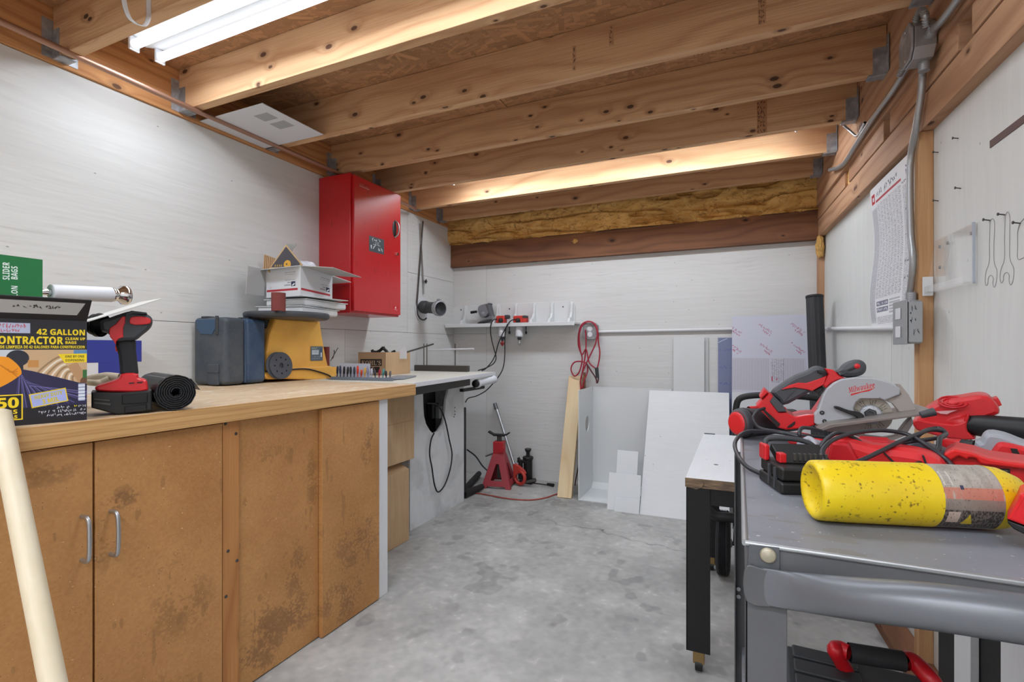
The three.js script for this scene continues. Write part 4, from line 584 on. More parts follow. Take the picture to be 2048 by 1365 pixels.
// ---------------------------------------------------------------- behind the worktop end, on the saw table
{ const t = thing('carton_of_parts', 'open brown cardboard box with black printed panel on the saw table', 'box');
  const q = (x, y) => [650 + x / 9.752, 670 + y / 9.752], y0 = 0.9145;
  const c = V(-2.035, y0, -2.56), L = V(-0.178, 0, 0.05), R = V(-0.012, 0, -0.275), l = c.clone().add(L), r = c.clone().add(R);
  const h = V(0, 0.145, 0);
  const pr = canvasTex(512, 320, (x, w, hh) => { x.fillStyle = '#a98a6a'; x.fillRect(0, 0, w, hh); x.fillStyle = '#241c1a'; x.fillRect(40, 96, 400, 96); x.font = 'bold 84px serif'; x.fillStyle = '#b69b80'; const m = x.measureText("KOHL'S").width; x.save(); x.translate(58, 178); x.scale(370 / m, 1); x.fillText("KOHL'S", 0, 0); x.restore(); x.fillStyle = '#241c1a'; x.fillRect(60, 204, 340, 80); scrawl(x, 80, 214, 300, 56, '#b69b80', 10); });
  const cut = (o, u, v) => slab(o, u, v, 0.004, 0.0008, 'y');
  mesh('wall', [cut(l, L.clone().negate(), h), cut(c, R, h), cut(r, L, h), cut(l.clone().add(R), R.clone().negate(), h), slab(l.clone().add(V(0, 0.004, 0)), L.clone().negate(), R, 0.004, 0.0008)], M.card, t);
  mesh('side_print', [card(l, L.clone().negate(), h)], std(0xffffff, 0.8, { map: pr }), t);
  const D = EYE, a = (x, y, d) => { const p = pD(...q(x, y), d); return p; }, dm = c.clone().sub(eye).dot(FWD) + 0.12;
  const k = thing('clamp_part', 'black plastic clamp sticking out of the brown parts box', 'clamp');
  mesh('arm', [tube([a(905, 330, dm), a(930, 330, dm), a(1000, 340, dm), a(1070, 310, dm), a(1120, 270, dm), a(1160, 285, dm), a(1215, 345, dm), a(1225, 420, dm)], 0.01, 40, 10)], M.black, k);
  mesh('knob', [rod(a(1135, 230, dm), a(1140, 285, dm), 0.011, 0.013, 12), rod(a(915, 295, dm), a(935, 335, dm), 0.01, 0.01, 12), rod(a(1300, 345, dm), a(1370, 320, dm), 0.008, 0.01, 10)], M.black, k);
  single('white_offcut', [slab(a(1390, 470, dm + 0.02), a(1595, 470, dm + 0.02).sub(a(1390, 470, dm + 0.02)), a(1400, 345, dm + 0.02).sub(a(1390, 470, dm + 0.02)), 0.002, 0.0004), prof([q(1390, 345), q(1560, 205), q(1598, 345)], pD(1024, 697, dm + 0.02), RGT, 0.002, 0.0003)], M.whitep, 'pointed white plastic offcut standing in the brown parts box', 'offcut');
  single('metal_bar', [slab(pD(806, 709, dm + 0.04), pD(868, 690, dm + 0.12).sub(pD(806, 709, dm + 0.04)), V(0, 0.012, 0), 0.006, 0.001)], M.iron, 'flat steel bar lying across the parts box towards the blade guard', 'bar'); }
{ // bit set: grey tray, back card, row of bits
  const q = (x, y) => [650 + x / 9.752, 670 + y / 9.752], y0 = 0.915;
  const t = thing('bit_tray', 'grey tray with a row of router bits and drivers behind the worktop end', 'tray');
  const a = pY(670, 757, 0.9), b = pY(785, 762, 0.9); a.x = Math.max(a.x, LX + 0.05);
  const A = V(-2.03, 0.9145, -2.085), B = V(-1.64, 0.9145, -2.12), back = V(-0.04, 0, -0.11);
  mesh('tray', [slab(A, B.clone().sub(A), back, 0.0001 + 0.0, 0).translate(0, 0, 0), slab(A, B.clone().sub(A), V(0, 0.016, 0), 0.004, 0.001), slab(A.clone().add(back).add(V(0, 0.002, 0)), B.clone().sub(A), back.clone().negate(), 0.002, 0.0005)].slice(1), std(0x6d7580, 0.5), t);
  mesh('back_card', [slab(A.clone().add(back), B.clone().sub(A).multiplyScalar(0.52), V(0, 0.085, 0), 0.002, 0.0004)], std(0xc3c7d6, 0.6), t);
  const cols = [0x2a2c44, 0x2f3350, 0x26262b, 0x2d2a2a, 0x2b2a2c, 0x3a3c48, 0xd8402a, 0xd8502c, 0xd9a640, 0x8e8ea4, 0xc6c8d4, 0x3b3e44, 0xb22840, 0x57989a, 0x2b2b2e, 0x6d6a6a];
  for (let i = 0; i < cols.length; i++) { const f = 0.03 + i * 0.058, p = A.clone().lerp(B, f).addScaledVector(back, 0.5).add(V(0, 0.006, 0)), h = i < 6 ? 0.062 + 0.008 * rnd() : 0.04 + 0.03 * rnd(), lean = V(rr(-0.008, 0.008), h, rr(-0.004, 0.004));
    mesh('bit', [rod(p, p.clone().addScaledVector(lean, 0.4), 0.003, 0.003, 8), lathe(p.clone().addScaledVector(lean, 0.35), p.clone().add(lean), [[0, 0], [0, 0.005], [h * 0.3, 0.0065], [h * 0.55, 0.0055], [h * 0.65, 0.002], [h * 0.65, 0]], 10)], std(cols[i], 0.4, { metalness: 0.2 }), t); }
  single('wire_tie', [tube([pX(661, 722, -2.28), pX(668, 710, -2.28), pX(676, 696, -2.285)], 0.002, 12, 6), tube([pX(665, 718, -2.28), pX(669, 705, -2.275), pX(668, 701, -2.28)], 0.003, 12, 6)], M.iron, 'thin dark wire leaning on the wall behind the bit tray', 'wire');
  single('flat_cover', [slab(V(-1.66, 0.9225, -2.24), V(-0.1, 0, -0.26), V(-0.12, 0, 0.02), 0.007, 0.002)], std(0x8d9198, 0.45), 'flat grey plastic lid lying beside the bit tray', 'lid'); }

// ---------------------------------------------------------------- back wall
{ const t = thing('tool_rack', 'white moulded plastic tool rack on the back wall', 'rack');
  const wp = phys(0xd9dbdb, 0.4, {}), Zb = BZ + 0.001, f = 0.15;
  const L0 = pZ(900, 640, BZ).x, xl = -2.31, xr = -1.165, yl = 1.283;
  const bp = smooth([[899, 650], [899, 630], [903, 618], [912, 613], [1000, 608], [1130, 603], [1147, 604], [1150, 612], [1150, 650]].map(p => p), 1);
  mesh('back_plate', [prof([[898, 652], [898, 630], [903, 617], [913, 613], [1000, 608], [1130, 603], [1146, 604], [1150, 612], [1150, 650]].map(([x, y]) => [x, y]), V(-2, 1.3, BZ + 0.012), V(1, 0, 0), 0.011, 0.003)], wp, t);
  const z0 = BZ + 0.001, z1 = BZ + f; const sh = new THREE.Shape(); sh.moveTo(-2.305, -z1); sh.lineTo(-1.15, -z1); sh.lineTo(-1.15, -z0); sh.lineTo(-2.305, -z0); for (const m of [891.5, 1247.5]) { const hx = pZ(920 + m / 10.5, 590 + 600 / 10.5, BZ + 0.105).x; sh.holes.push(new THREE.Path(circ(hx, -(BZ + 0.105), 0.0335, 20).map(p => new THREE.Vector2(...p)))); }
  const rx = [-2.1, -1.95, -1.79, -1.64, -1.47, -1.29];
  const g = new THREE.ExtrudeGeometry(sh, { depth: 0.012, bevelEnabled: true, bevelSize: 0.003, bevelThickness: 0.003, bevelSegments: 2 }); g.rotateX(-Math.PI / 2); g.translate(0, yl - 0.008, 0); mesh('ledge', [g], wp, t);
  mesh('front_lip', [bx(-2.306, -1.149, yl - 0.022, yl + 0.008, z1, z1 + 0.006, 0.003)], wp, t);
  for (const px of [932, 996, 1033, 1069, 1105, 1144]) { const x = pZ(px, 630, BZ + 0.02).x; mesh('divider', [(() => { const s = new THREE.Shape([[0, 0], [0.1, 0], [0.09, 0.03], [0.045, 0.045], [0.028, 0.08], [0.02, 0.15], [0.008, 0.165], [0, 0.165]].map(p => new THREE.Vector2(...p))); const e = new THREE.ExtrudeGeometry(s, { depth: 0.012, bevelEnabled: true, bevelSize: 0.003, bevelThickness: 0.004, bevelSegments: 2 }); e.rotateY(-Math.PI / 2); e.translate(x + 0.006, yl + 0.005, z0 + 0.01); return e; })()], wp, t); }
  for (const [px, py] of [[922, 620], [1019, 618], [1126, 614]]) { const p = pZ(px, py, BZ + 0.014); mesh('screw', [rod(p, p.clone().add(V(0, 0, 0.003)), 0.006, 0.005, 10)], M.iron, t); }
  const q = (x, y, z) => pZ(920 + x / 10.5, 590 + y / 10.5, z), ztool = BZ + 0.085, T = yl + 0.008;
  // grinder
  const a = thing('mini_grinder', 'grey angle grinder head resting in the white tool rack', 'grinder');
  const [o, u] = [V(-1.9, 1.35, ztool + 0.03), V(1, 0, 0)], Q = p => p.map(([x, y]) => [920 + x / 10.5, 590 + y / 10.5]);
  mesh('gear_case', [prof(smooth(Q([[365, 300], [390, 235], [470, 200], [530, 190], [560, 200], [600, 380], [560, 420], [540, 450], [480, 475], [420, 450], [380, 380]]), 3), o, u, 0.06, 0.01)], std(0x8d8f94, 0.45, { metalness: 0.4 }), a);
  mesh('flange', [prof(Q([[530, 190], [575, 185], [590, 165], [612, 180], [600, 210], [640, 380], [668, 450], [640, 440], [610, 430], [565, 300]]), o.clone().add(V(0, 0, 0.004)), u, 0.068, 0.004)], std(0x6a6c70, 0.5, { metalness: 0.4 }), a);
  mesh('spindle_boss', [lathe(q(475, 410, ztool + 0.02), q(478, 412, ztool + 0.06), [[0, 0.026], [0.014, 0.027], [0.02, 0.022], [0.022, 0]])], std(0x7b7d82, 0.45, { metalness: 0.4 }), a);
  mesh('side_handle', [rod(q(230, 372, ztool), q(350, 355, ztool), 0.012, 0.011, 12)], M.black, a);
  mesh('guard', [(() => { const s = new THREE.SphereGeometry(1, 28, 14); s.scale(0.07, 0.012, 0.05); s.rotateZ(0.24); const c = q(520, 560, ztool); s.translate(c.x, T + 0.02, c.z); return s; })()], std(0x57555a, 0.5, { metalness: 0.3 }), a);
  // two routers / rotary tools hanging through the ledge
  for (const [x0, x1, bx0, bx1, tipc, name, lab] of [[795, 975, 818, 965, 'red', 'rotary_tool', 'red-topped grey rotary tool with a red bit hanging in the tool rack'], [1155, 1425, 1170, 1325, 'steel', 'rotary_tool', 'red-topped grey rotary tool with a steel bit hanging in the tool rack']]) {
    const r = thing(name, lab, 'rotary tool', 'rotary tools in the white rack'); const c = q((bx0 + bx1) / 2, 600, ztool + 0.02), w = (q(bx1, 600, ztool).x - q(bx0, 600, ztool).x) / 2;
    const p = (y) => q((bx0 + bx1) / 2, y, ztool + 0.02).y, A = q(x0, 520, ztool), B = q(x1, 520, ztool);
    mesh('head', [bx(A.x, B.x, T + 0.001, p(440), ztool - 0.02, ztool + 0.045, 0.012)], std(0xc83a30, 0.45), r);
    mesh('head_cap', [tipc === 'red' ? bx(B.x - 0.012, B.x + 0.035, p(510), p(425), ztool - 0.01, ztool + 0.03, 0.012) : bx(B.x - 0.03, B.x + 0.001, p(500), p(440), ztool - 0.01, ztool + 0.047, 0.006)], M.dgrey, r);
    mesh('collar', [lathe(q(x0 + 60, 540, ztool + 0.045), q(x0 + 60, 540, ztool + 0.1), [[0, 0.02], [0.01, 0.02], [0.012, 0.012], [0.014, 0]])], M.black, r);
    const b0 = V(c.x, T - 0.001, c.z), b1 = V(c.x, p(1060), c.z), H = n => T - p(n);
    mesh('body', [lathe(b0, b1, [[0, 0], [0, w], [H(860), w * 0.97], [H(885), w * 0.9], [H(890), 0]], 24)], M.whitep, r);
    mesh('chuck', [lathe(b0, b1, [[H(885), w * 0.5], [H(930), w * 0.5], [H(935), w * 0.35], [H(965), w * 0.35]], 18)], M.dgrey, r);
    mesh('bit', [tipc === 'red' ? lathe(b0, b1, [[H(960), 0.006], [H(995), 0.008], [H(1000), 0.02], [H(1020), 0.02], [H(1085), 0]], 12) : lathe(b0, b1, [[H(930), 0.01], [H(970), 0.013], [H(985), 0.009], [H(1000), 0.013], [H(1030), 0.012], [H(1075), 0]], 12)], tipc === 'red' ? std(0xa83030, 0.5) : M.steel, r);
    const h = q(tipc === 'red' ? 1038 : 1388, 640, ztool); mesh('hex_key', [rod(V(h.x, T, h.z), V(h.x, p(790), h.z), 0.004, 0.004, 8), rod(V(h.x, p(770), h.z), V(h.x, p(825), h.z), 0.009, 0.008, 10)], M.black, r);
  }
  const z = (x, y, zz) => pZ(860 + x / 5.389, 580 + y / 5.389, zz), zc = BZ + 0.16;
  const cord = (pts, r, m, label, g) => single('power_cord', [tube(pts, r, pts.length * 10, 8)], m, label, 'cord', g);
  cord([z(740, 318, zc - 0.05), z(690, 322, zc), z(660, 365, zc + 0.01), z(652, 440, zc), z(665, 540, zc - 0.02), z(690, 640, zc - 0.02), z(712, 730, zc - 0.02), z(690, 790, zc + 0.02), z(610, 840, zc + 0.1), z(520, 870, zc + 0.22)], 0.0045, M.black, 'black cord looping left from the rack to the saw table');
  cord([z(930, 315, zc - 0.04), z(870, 335, zc), z(830, 390, zc + 0.01), z(770, 500, zc), z(730, 600, zc), z(708, 690, zc), z(670, 770, zc + 0.03), z(600, 850, zc + 0.12), z(560, 872, zc + 0.22)], 0.0045, M.black, 'black cord crossing over the left cord below the rack');
  cord([z(835, 370, zc), z(815, 430, zc), z(806, 560, zc - 0.02), z(806, 700, zc - 0.03), z(785, 850, zc - 0.02), z(730, 950, zc), z(680, 1010, zc), z(600, 1090, zc), z(500, 1145, zc + 0.04), z(410, 1172, zc + 0.08), z(380, 1215, zc + 0.1)], 0.0045, M.black, 'long black cord dropping from the rack past the white roller');
}
{ // conduit and outlets
  const t = thing('outlet_box', 'grey metal outlet box on the back wall under the red cord', 'outlet');
  const c = pZ(1181, 663, BZ + 0.03); const s = new THREE.Shape([[-0.055, -0.035], [-0.035, -0.06], [0.035, -0.06], [0.055, -0.035], [0.055, 0.045], [0.04, 0.06], [-0.04, 0.06], [-0.055, 0.045]].map(p => new THREE.Vector2(...p)));
  const g = new THREE.ExtrudeGeometry(s, { depth: 0.042, bevelEnabled: true, bevelSize: 0.003, bevelThickness: 0.003, bevelSegments: 2 }); g.translate(c.x, c.y, BZ + 0.003); mesh('box', [g], M.galv, t);
  mesh('receptacle', [rod(V(c.x, c.y + 0.02, BZ + 0.046), V(c.x, c.y + 0.02, BZ + 0.05), 0.02, 0.02, 20), rod(V(c.x, c.y - 0.024, BZ + 0.046), V(c.x, c.y - 0.024, BZ + 0.05), 0.02, 0.02, 20)], M.whitep, t);
  const a = V(c.x + 0.055, pZ(1200, 664, BZ + 0.03).y, BZ + 0.014), e = V(0.45, a.y + 0.01, BZ + 0.014);
  single('conduit', [rod(a, e, 0.0105, 0.0105, 14)], M.whitepaint, 'white painted conduit running along the back wall behind the sheets', 'conduit', 'conduits'); }
{ // red extension cord: coil and tail
  const z = (x, y, d = 0) => pZ(860 + x / 5.389, 580 + y / 5.389, BZ + 0.06 + d);
  const t = thing('extension_cord', 'red extension cord coiled over the outlet box and hanging to the pine board', 'cord');
  const rc = std(0xa32338, 0.5), dk = std(0x5a2a30, 0.5), R = 0.0055;
  mesh('cable', [tube([z(1675, 430), z(1680, 520), z(1680, 640), z(1665, 760), z(1640, 900, 0.01), z(1620, 1010, 0.02), z(1640, 1060, 0.02), z(1655, 1000, 0.02), z(1700, 860), z(1680, 790), z(1560, 780), z(1520, 850), z(1555, 930), z(1600, 900, 0.01), z(1640, 740), z(1600, 600), z(1605, 460), z(1640, 370), z(1710, 340), z(1780, 370), z(1810, 460), z(1815, 560), z(1830, 680), z(1815, 800), z(1800, 850)], R, 240, 8)], rc, t);
  mesh('cable', [tube([z(1800, 860, 0.012), z(1720, 790, 0.012), z(1680, 640, 0.014), z(1640, 700, 0.012), z(1610, 560, 0.012), z(1615, 450, 0.012), z(1665, 360, 0.012), z(1750, 352, 0.012), z(1800, 440, 0.012), z(1790, 560, 0.012), z(1720, 720, 0.012), z(1660, 850, 0.014), z(1625, 960, 0.02), z(1625, 1080, 0.024)], R, 160, 8)], rc, t);
  mesh('cable', [tube([z(1690, 800, 0.02), z(1740, 880, 0.02), z(1790, 960, 0.02), z(1800, 1010, 0.02), z(1815, 960, 0.02), z(1810, 870, 0.02)], R, 50, 8)], dk, t);
  mesh('connector', [rod(z(1795, 840, 0.022), z(1805, 950, 0.022), 0.015, 0.013, 12)], M.dgrey, t);
  const b = (x, y, d) => pZ(740 + x / 3.792, 760 + y / 3.792, BZ + d);
  mesh('tail', [tube([b(1590, 100, 0.05), b(1600, 260, 0.05), b(1582, 450, 0.05), b(1585, 620, 0.05), b(1560, 760, 0.06), V(pY(1150, 972, 0.006).x, 0.006, pY(1150, 972, 0.006).z)], 0.0045, 60, 8)], dk, t); }
// cords and tools on the floor
{ const b = (x, y) => pY(740 + x / 3.792, 760 + y / 3.792, 0.006);
  single('orange_cord', [tube([b(690, 858), b(800, 860), b(900, 876), b(1000, 895), b(1100, 908), b(1220, 912), b(1320, 898), b(1400, 872), b(1440, 860)], 0.0045, 90, 8)], std(0xa8483c, 0.6), 'thin reddish cord lying across the concrete floor to the pine board', 'cord');
  const t = thing('plug_cord', 'short black cord with a plug on the floor beside the bottle jack', 'cord');
  mesh('cable', [tube([b(1200, 770), b(1250, 785), b(1310, 793), b(1350, 800)], 0.004, 30, 8)], M.black, t); const p = b(1345, 798), p2 = b(1392, 808); p.y = p2.y = 0.013; mesh('plug', [rod(p, p2, 0.009, 0.013, 12)], M.black, t);
  const S = -1.777; const s = (x, y) => pX(740 + x / 3.792, 760 + y / 3.792, S + 0.022);
  single('saw_cord', [tube([s(430, 180), s(500, 185), s(540, 230), s(570, 310), s(600, 450), s(622, 570), s(605, 690), s(560, 810), s(515, 852), s(490, 800), s(470, 670), s(452, 560), s(465, 450), s(486, 405)], 0.0048, 110, 8)], M.black, 'black power cord hanging in a loop on the white saw stand panel', 'cord');
  const c = (x, y, z) => pZ(740 + x / 3.792, 760 + y / 3.792, z); single('black_cable', [tube([c(735, 530, -3.5), c(800, 580, -3.55), c(850, 650, -3.55), c(890, 690, -3.5)], 0.006, 30, 8)], M.black, 'thick dark cord running behind the red jack stand', 'cord');
}
{ // jack stand: four splayed sheet legs, throat, ratchet column, saddle
  const t = thing('jack_stand', 'red ratchet jack stand with black saddle on the floor', 'jack stand');
  const c = pY(996, 970, 0); c.z -= 0.0; t.position.set(-1.728, 0, -3.575); t.rotation.y = 0.2; t.scale.setScalar(1.0);
  const bw = 0.115, tw = 0.04, H = 0.265, rp = phys(0xa33a42, 0.5, {});
  const shp = new THREE.Shape([[-bw, 0], [-bw + 0.035, 0], [-bw + 0.045, 0.02], [bw - 0.045, 0.02], [bw - 0.035, 0], [bw, 0], [tw, H], [-tw, H]].map(p => new THREE.Vector2(...p)));
  shp.holes.push(new THREE.Path([[-0.048, 0.06], [0.048, 0.06], [0.012, 0.19], [-0.012, 0.19]].map(p => new THREE.Vector2(...p))));
  for (let i = 0; i < 4; i++) { const g = new THREE.ExtrudeGeometry(shp, { depth: 0.004, bevelEnabled: true, bevelSize: 0.002, bevelThickness: 0.002, bevelSegments: 2 }); g.translate(0, 0, -0.004); g.rotateX(-Math.atan((bw - tw) / H)); g.translate(0, 0, bw); g.rotateY(i * Math.PI / 2); mesh('leg_panel', [g], rp, t); }
  mesh('throat', [bx(-0.042, 0.042, H - 0.01, H + 0.085, -0.042, 0.042, 0.006)], phys(0xb8222a, 0.45, {}), t);
  mesh('pawl', [rod(V(0.03, H + 0.03, 0.042), V(0.03, H + 0.03, 0.056), 0.024, 0.022, 16)], phys(0xb8222a, 0.45, {}), t);
  mesh('column', [bx(-0.017, 0.017, 0.06, H + 0.13, -0.014, 0.014, 0.003)], M.iron, t);
  mesh('saddle', [bx(-0.05, 0.05, H + 0.125, H + 0.142, -0.022, 0.022, 0.006), slab(V(-0.085, H + 0.165, -0.02), V(0, 0, 0.04), V(0.055, -0.03, 0), 0.014, 0.004), slab(V(0.05, H + 0.14, -0.02), V(0, 0, 0.04), V(0.03, 0.02, 0), 0.012, 0.004)], M.black, t);
  mesh('handle', [rod(V(-0.042, H - 0.01, 0.02), V(-0.1, H - 0.03, 0.05), 0.007, 0.006, 10)], M.iron, t); }
{ // jack handle and ring base leaning between
  const b = (x, y, z) => pZ(740 + x / 3.792, 760 + y / 3.792, z);
  const t = thing('jack_bar', 'long steel jack handle leaning behind the red jack stand', 'handle');
  mesh('bar', [rod(b(1092, 640, -3.7), b(948, 185, -3.825), 0.012, 0.0125, 16)], M.steel, t); mesh('sleeve', [rod(b(960, 225, -3.814), b(946, 180, -3.826), 0.0165, 0.0165, 16)], std(0x6b6d70, 0.4, { metalness: 0.5 }), t);
  const k = thing('pipe_cutter', 'red cast tool with round opening on the floor by the jack', 'cutter'); const z = -3.62;
  const rm = phys(0xb93a30, 0.45, {}); const c = b(1138, 757, z), R0 = 0.062; c.y = R0 + 0.006;
  mesh('ring', [(() => { const g = new THREE.TorusGeometry(0.05, 0.0135, 12, 36); g.scale(0.92, 1.0, 1.2); g.rotateY(-0.25); g.translate(c.x, c.y, c.z); return g; })()], rm, k);
  mesh('neck', [prof([[1080, 645], [1098, 640], [1125, 655], [1165, 690], [1178, 715], [1150, 712], [1120, 712], [1095, 740], [1088, 760]].map(([x, y]) => [740 + x / 3.792, 760 + y / 3.792]), V(-1.5, 0, z + 0.012), V(1, 0, 0), 0.03, 0.006)], rm, k);
  mesh('lever', [slab(b(1178, 790, z), b(1255, 772, z - 0.02).sub(b(1178, 790, z)), V(0, 0.022, 0), 0.012, 0.003)], M.iron, k); }
{ const t = thing('bottle_jack', 'black hydraulic bottle jack standing near the back wall', 'jack'); const p = pY(1056, 960, 0); const P = V(p.x, 0, -3.745), H = y => Math.max(0, 1.085 - (y - 697) / 1003 * 4.0);
  const x = pZ(1056, 900, -3.745).x; const o = V(x, 0, -3.745), e = V(x, 1, -3.745), im = std(0x2c2c2b, 0.45, { metalness: 0.4 });
  mesh('base', [bx(x - 0.055, x + 0.055, 0, 0.03, -3.79, -3.69, 0.006)], im, t);
  mesh('cylinder', [lathe(o, e, [[0.03, 0], [0.03, 0.036], [0.18, 0.036], [0.19, 0.042], [0.2, 0.044], [0.21, 0.04], [0.215, 0.02], [0.215, 0]], 28)], im, t);
  mesh('ram', [lathe(o, e, [[0.21, 0.016], [0.245, 0.015], [0.25, 0.02], [0.262, 0.026], [0.272, 0.027], [0.272, 0]], 24)], im, t);
  mesh('pump', [rod(V(x - 0.055, 0.03, -3.72), V(x - 0.055, 0.17, -3.72), 0.02, 0.018, 16), rod(V(x - 0.055, 0.16, -3.72), V(x - 0.075, 0.2, -3.72), 0.012, 0.012, 12), bx(x - 0.08, x, 0.16, 0.185, -3.735, -3.705, 0.006)], im, t);
  mesh('saddle_screw', [lathe(o, e, [[0.262, 0.02], [0.272, 0.026], [0.276, 0.02], [0.276, 0]], 20)], M.iron, t); }
// ---------------------------------------------------------------- boards and sheets against the back wall
{ const lean = (name, o, u, v, th, mat, label, cat, g, grain = 'x') => single(name, [slab(o, u, v, th, 0.0015, grain)], mat, label, cat, g);
  { const o = pY(1114, 996, 0), o2 = pY(1142, 999, 0), tp = pZ(1147, 753, BZ + 0.04); const u = o2.clone().sub(o); u.y = 0; u.setLength(0.105);
    const v = tp.clone().sub(o); const t = thing('pine_board', 'pale pine board leaning on the back wall below the red cord', 'board'); const g = slab(o, u, v, 0.038, 0.002, 'y'); g.translate(0, 0.004, 0); mesh('board', [g], M.pineboard, t);
    const c = o.clone().addScaledVector(v, 0.9).addScaledVector(u, 0.8); mesh('notch_clip', [rod(c.clone().add(V(0, 0, 0.002)), c.clone().add(V(0, 0.0, 0.012)), 0.012, 0.012, 8), bx(c.x + 0.005, c.x + 0.022, c.y - 0.06, c.y + 0.12, c.z - 0.01, c.z + 0.004, 0.002)], M.darkbeam, t); }
  { // translucent plastic bin lying on its end, open towards the room
    const t = thing('plastic_bin', 'tall translucent white plastic bin with round hole standing on its end', 'bin');
    const x0 = -1.045, x1 = -0.655, z0 = BZ + 0.02, z1 = -3.455, H = 0.785, th = 0.006;
    const s = new THREE.Shape([[-z1, 0], [-z0 - 0.0, 0], [-z0, H], [-z1 - 0.0, H]].map(p => new THREE.Vector2(...p)).map(p => new THREE.Vector2(p.x, p.y)));
    const hp = pX(1173, 848, x0); s.holes.push(new THREE.Path(circ(-hp.z, hp.y, 0.05, 28, 0.06).map(p => new THREE.Vector2(...p))));
    const g = new THREE.ExtrudeGeometry(s, { depth: th, bevelEnabled: false }); g.rotateY(Math.PI / 2); g.translate(x0, 0, 0); mesh('side', [g], M.hdpe, t);
    mesh('hole_rim', [(() => { const r = new THREE.TorusGeometry(0.054, 0.004, 8, 32); r.scale(1, 1.15, 1); r.rotateY(Math.PI / 2); r.translate(x0 + 0.003, hp.y, hp.z); return r; })()], M.hdpe, t);
    mesh('side', [bx(x1 + 0.2, x1 + 0.2 + th, 0, H, z0, z0 + 0.02)], M.hdpe, t); mesh('back', [bx(x0, x1 + 0.2, 0, H, z0, z0 + th)], M.hdpe, t); mesh('floor_panel', [bx(x0 + th, x1, 0, th, z0, z1, 0.001)], M.hdpe, t);
    mesh('corner_ramp', [slab(V(x0 + th, 0.006, z0 + 0.05), V(x1 - x0 - th, 0, 0), V(0, 0.04, -0.045), 0.003, 0.0005)], M.hdpe, t); }
  lean('plastic_sheet', pY(1238, 1000, 0).setZ(-3.44), V(0.145, 0, 0), V(0.005, 0.365, -0.1), 0.004, M.milky, 'tallest of the small milky plastic sheets leaning in front of the bin', 'sheet', 'milky plastic sheets');
  lean('plastic_sheet', pY(1214, 1019, 0), V(0.215, 0, 0.0), V(0.005, 0.235, -0.06), 0.004, M.milky, 'middle-height milky plastic sheet leaning in front of the bin', 'sheet', 'milky plastic sheets');
  lean('plastic_sheet', pY(1228, 1023, 0), V(0.165, 0, 0.0), V(0.004, 0.09, -0.02), 0.004, M.milky, 'lowest milky plastic strip standing before the other plastic sheets', 'sheet', 'milky plastic sheets');
  { const o = pY(1279, 1029, 0), tp = pZ(1290, 781, BZ + 0.06), r = pY(1372, 1046, 0); const u = V(0.54, 0, -0.011); lean('white_board', o, u, V(-0.03, 0.775, tp.z - o.z), 0.016, M.whitepaint, 'large white painted board leaning behind the small white bench', 'board'); }
  { const a = pZ(1347, 677, BZ + 0.012), b = pZ(1409, 677, BZ + 0.012); lean('leaning_sheet', V(a.x, 0.002, BZ + 0.03), V(b.x - a.x, 0, 0), V(0, a.y, -0.008), 0.004, std(0xdadcdc, 0.5), 'narrow white panel standing against the back wall above the big white board', 'panel');
    lean('leaning_sheet', V(a.x + 0.02, 0.002, BZ + 0.012), V(b.x - a.x + 0.006, 0, 0), V(0, a.y + 0.003, -0.004), 0.004, std(0xc8cbcb, 0.5), 'second white panel just behind the narrow white panel', 'panel'); }
  { const a = pZ(1436, 676, BZ + 0.012); const t = thing('film_sheet', 'blue film-covered acrylic sheet beside the lilac-white acrylic sheet', 'sheet'); const w = 0.26;
    mesh('sheet', [bx(a.x, a.x + w, 0.002, a.y, BZ + 0.005, BZ + 0.011, 0.001)], std(0x717b9c, 0.35), t);
    const pr = canvasTex(256, 512, (x, W, H) => { x.fillStyle = '#7d86a6'; x.fillRect(0, 0, W, H); x.fillStyle = '#6c76a0'; x.font = 'bold 26px sans-serif'; for (let y = 80; y < H; y += 120) scrawl(x, 10, y, 200, 22, '#5f6ca8', 3); x.strokeStyle = '#dfe3ee'; x.lineWidth = 3; x.beginPath(); x.moveTo(0, 36); x.quadraticCurveTo(30, 18, 60, 6); x.stroke(); });
    mesh('film_print', [card(V(a.x, a.y - 0.5, BZ + 0.011), V(w, 0, 0), V(0, 0.5, 0))], std(0xffffff, 0.35, { map: pr }), t); }
  { const a = pZ(1464, 634, BZ + 0.07), b = pZ(1622, 628, BZ + 0.07); const t = thing('acrylic_sheet', 'lilac-white acrylic sheet with diagonal red print leaning in the right corner', 'sheet');
    const o = V(a.x, 0.003, BZ + 0.16), u = V(b.x - a.x, 0, 0), v = V(0, a.y, -0.1); mesh('sheet', [slab(o, u, v, 0.005, 0.001)], std(0xc9cbd8, 0.35), t);
    const pr = canvasTex(512, 1400, (x, W, H) => { x.fillStyle = '#cbcddb'; x.fillRect(0, 0, W, H); x.font = 'bold 26px sans-serif'; for (let j = 0; j < 2; j++) for (let i = 0; i < 3; i++) { x.save(); x.translate(i * 205 - 24, 62 + j * 138); x.rotate(0.68); scrawl(x, 0, -12, 110, 18, '#b0748e', 3); x.fillStyle = '#b0607c'; x.font = 'bold 20px sans-serif'; scrawl(x, 50, 12, 60, 14, '#b0607c', 3); x.restore(); }
      x.fillStyle = '#c6c6d2'; x.fillRect(0, 306, W - 30, 240); x.strokeStyle = '#a8a2ae'; x.lineWidth = 2.5; for (let i = 0; i < 46; i++) { if (i > 23 && i < 33) continue; x.beginPath(); x.moveTo(6 + i * 10.2, 310); x.lineTo(6 + i * 10.2, 540); x.stroke(); } for (let i = 0; i < 6; i++) { x.save(); x.translate(264 + i * 14, 316); x.rotate(Math.PI / 2); scrawl(x, 0, -8, 170, 9, '#8d8792', 2); x.restore(); } x.fillStyle = '#b84a58'; x.fillRect(262, 440, 8, 34); x.fillRect(292, 452, 8, 12);
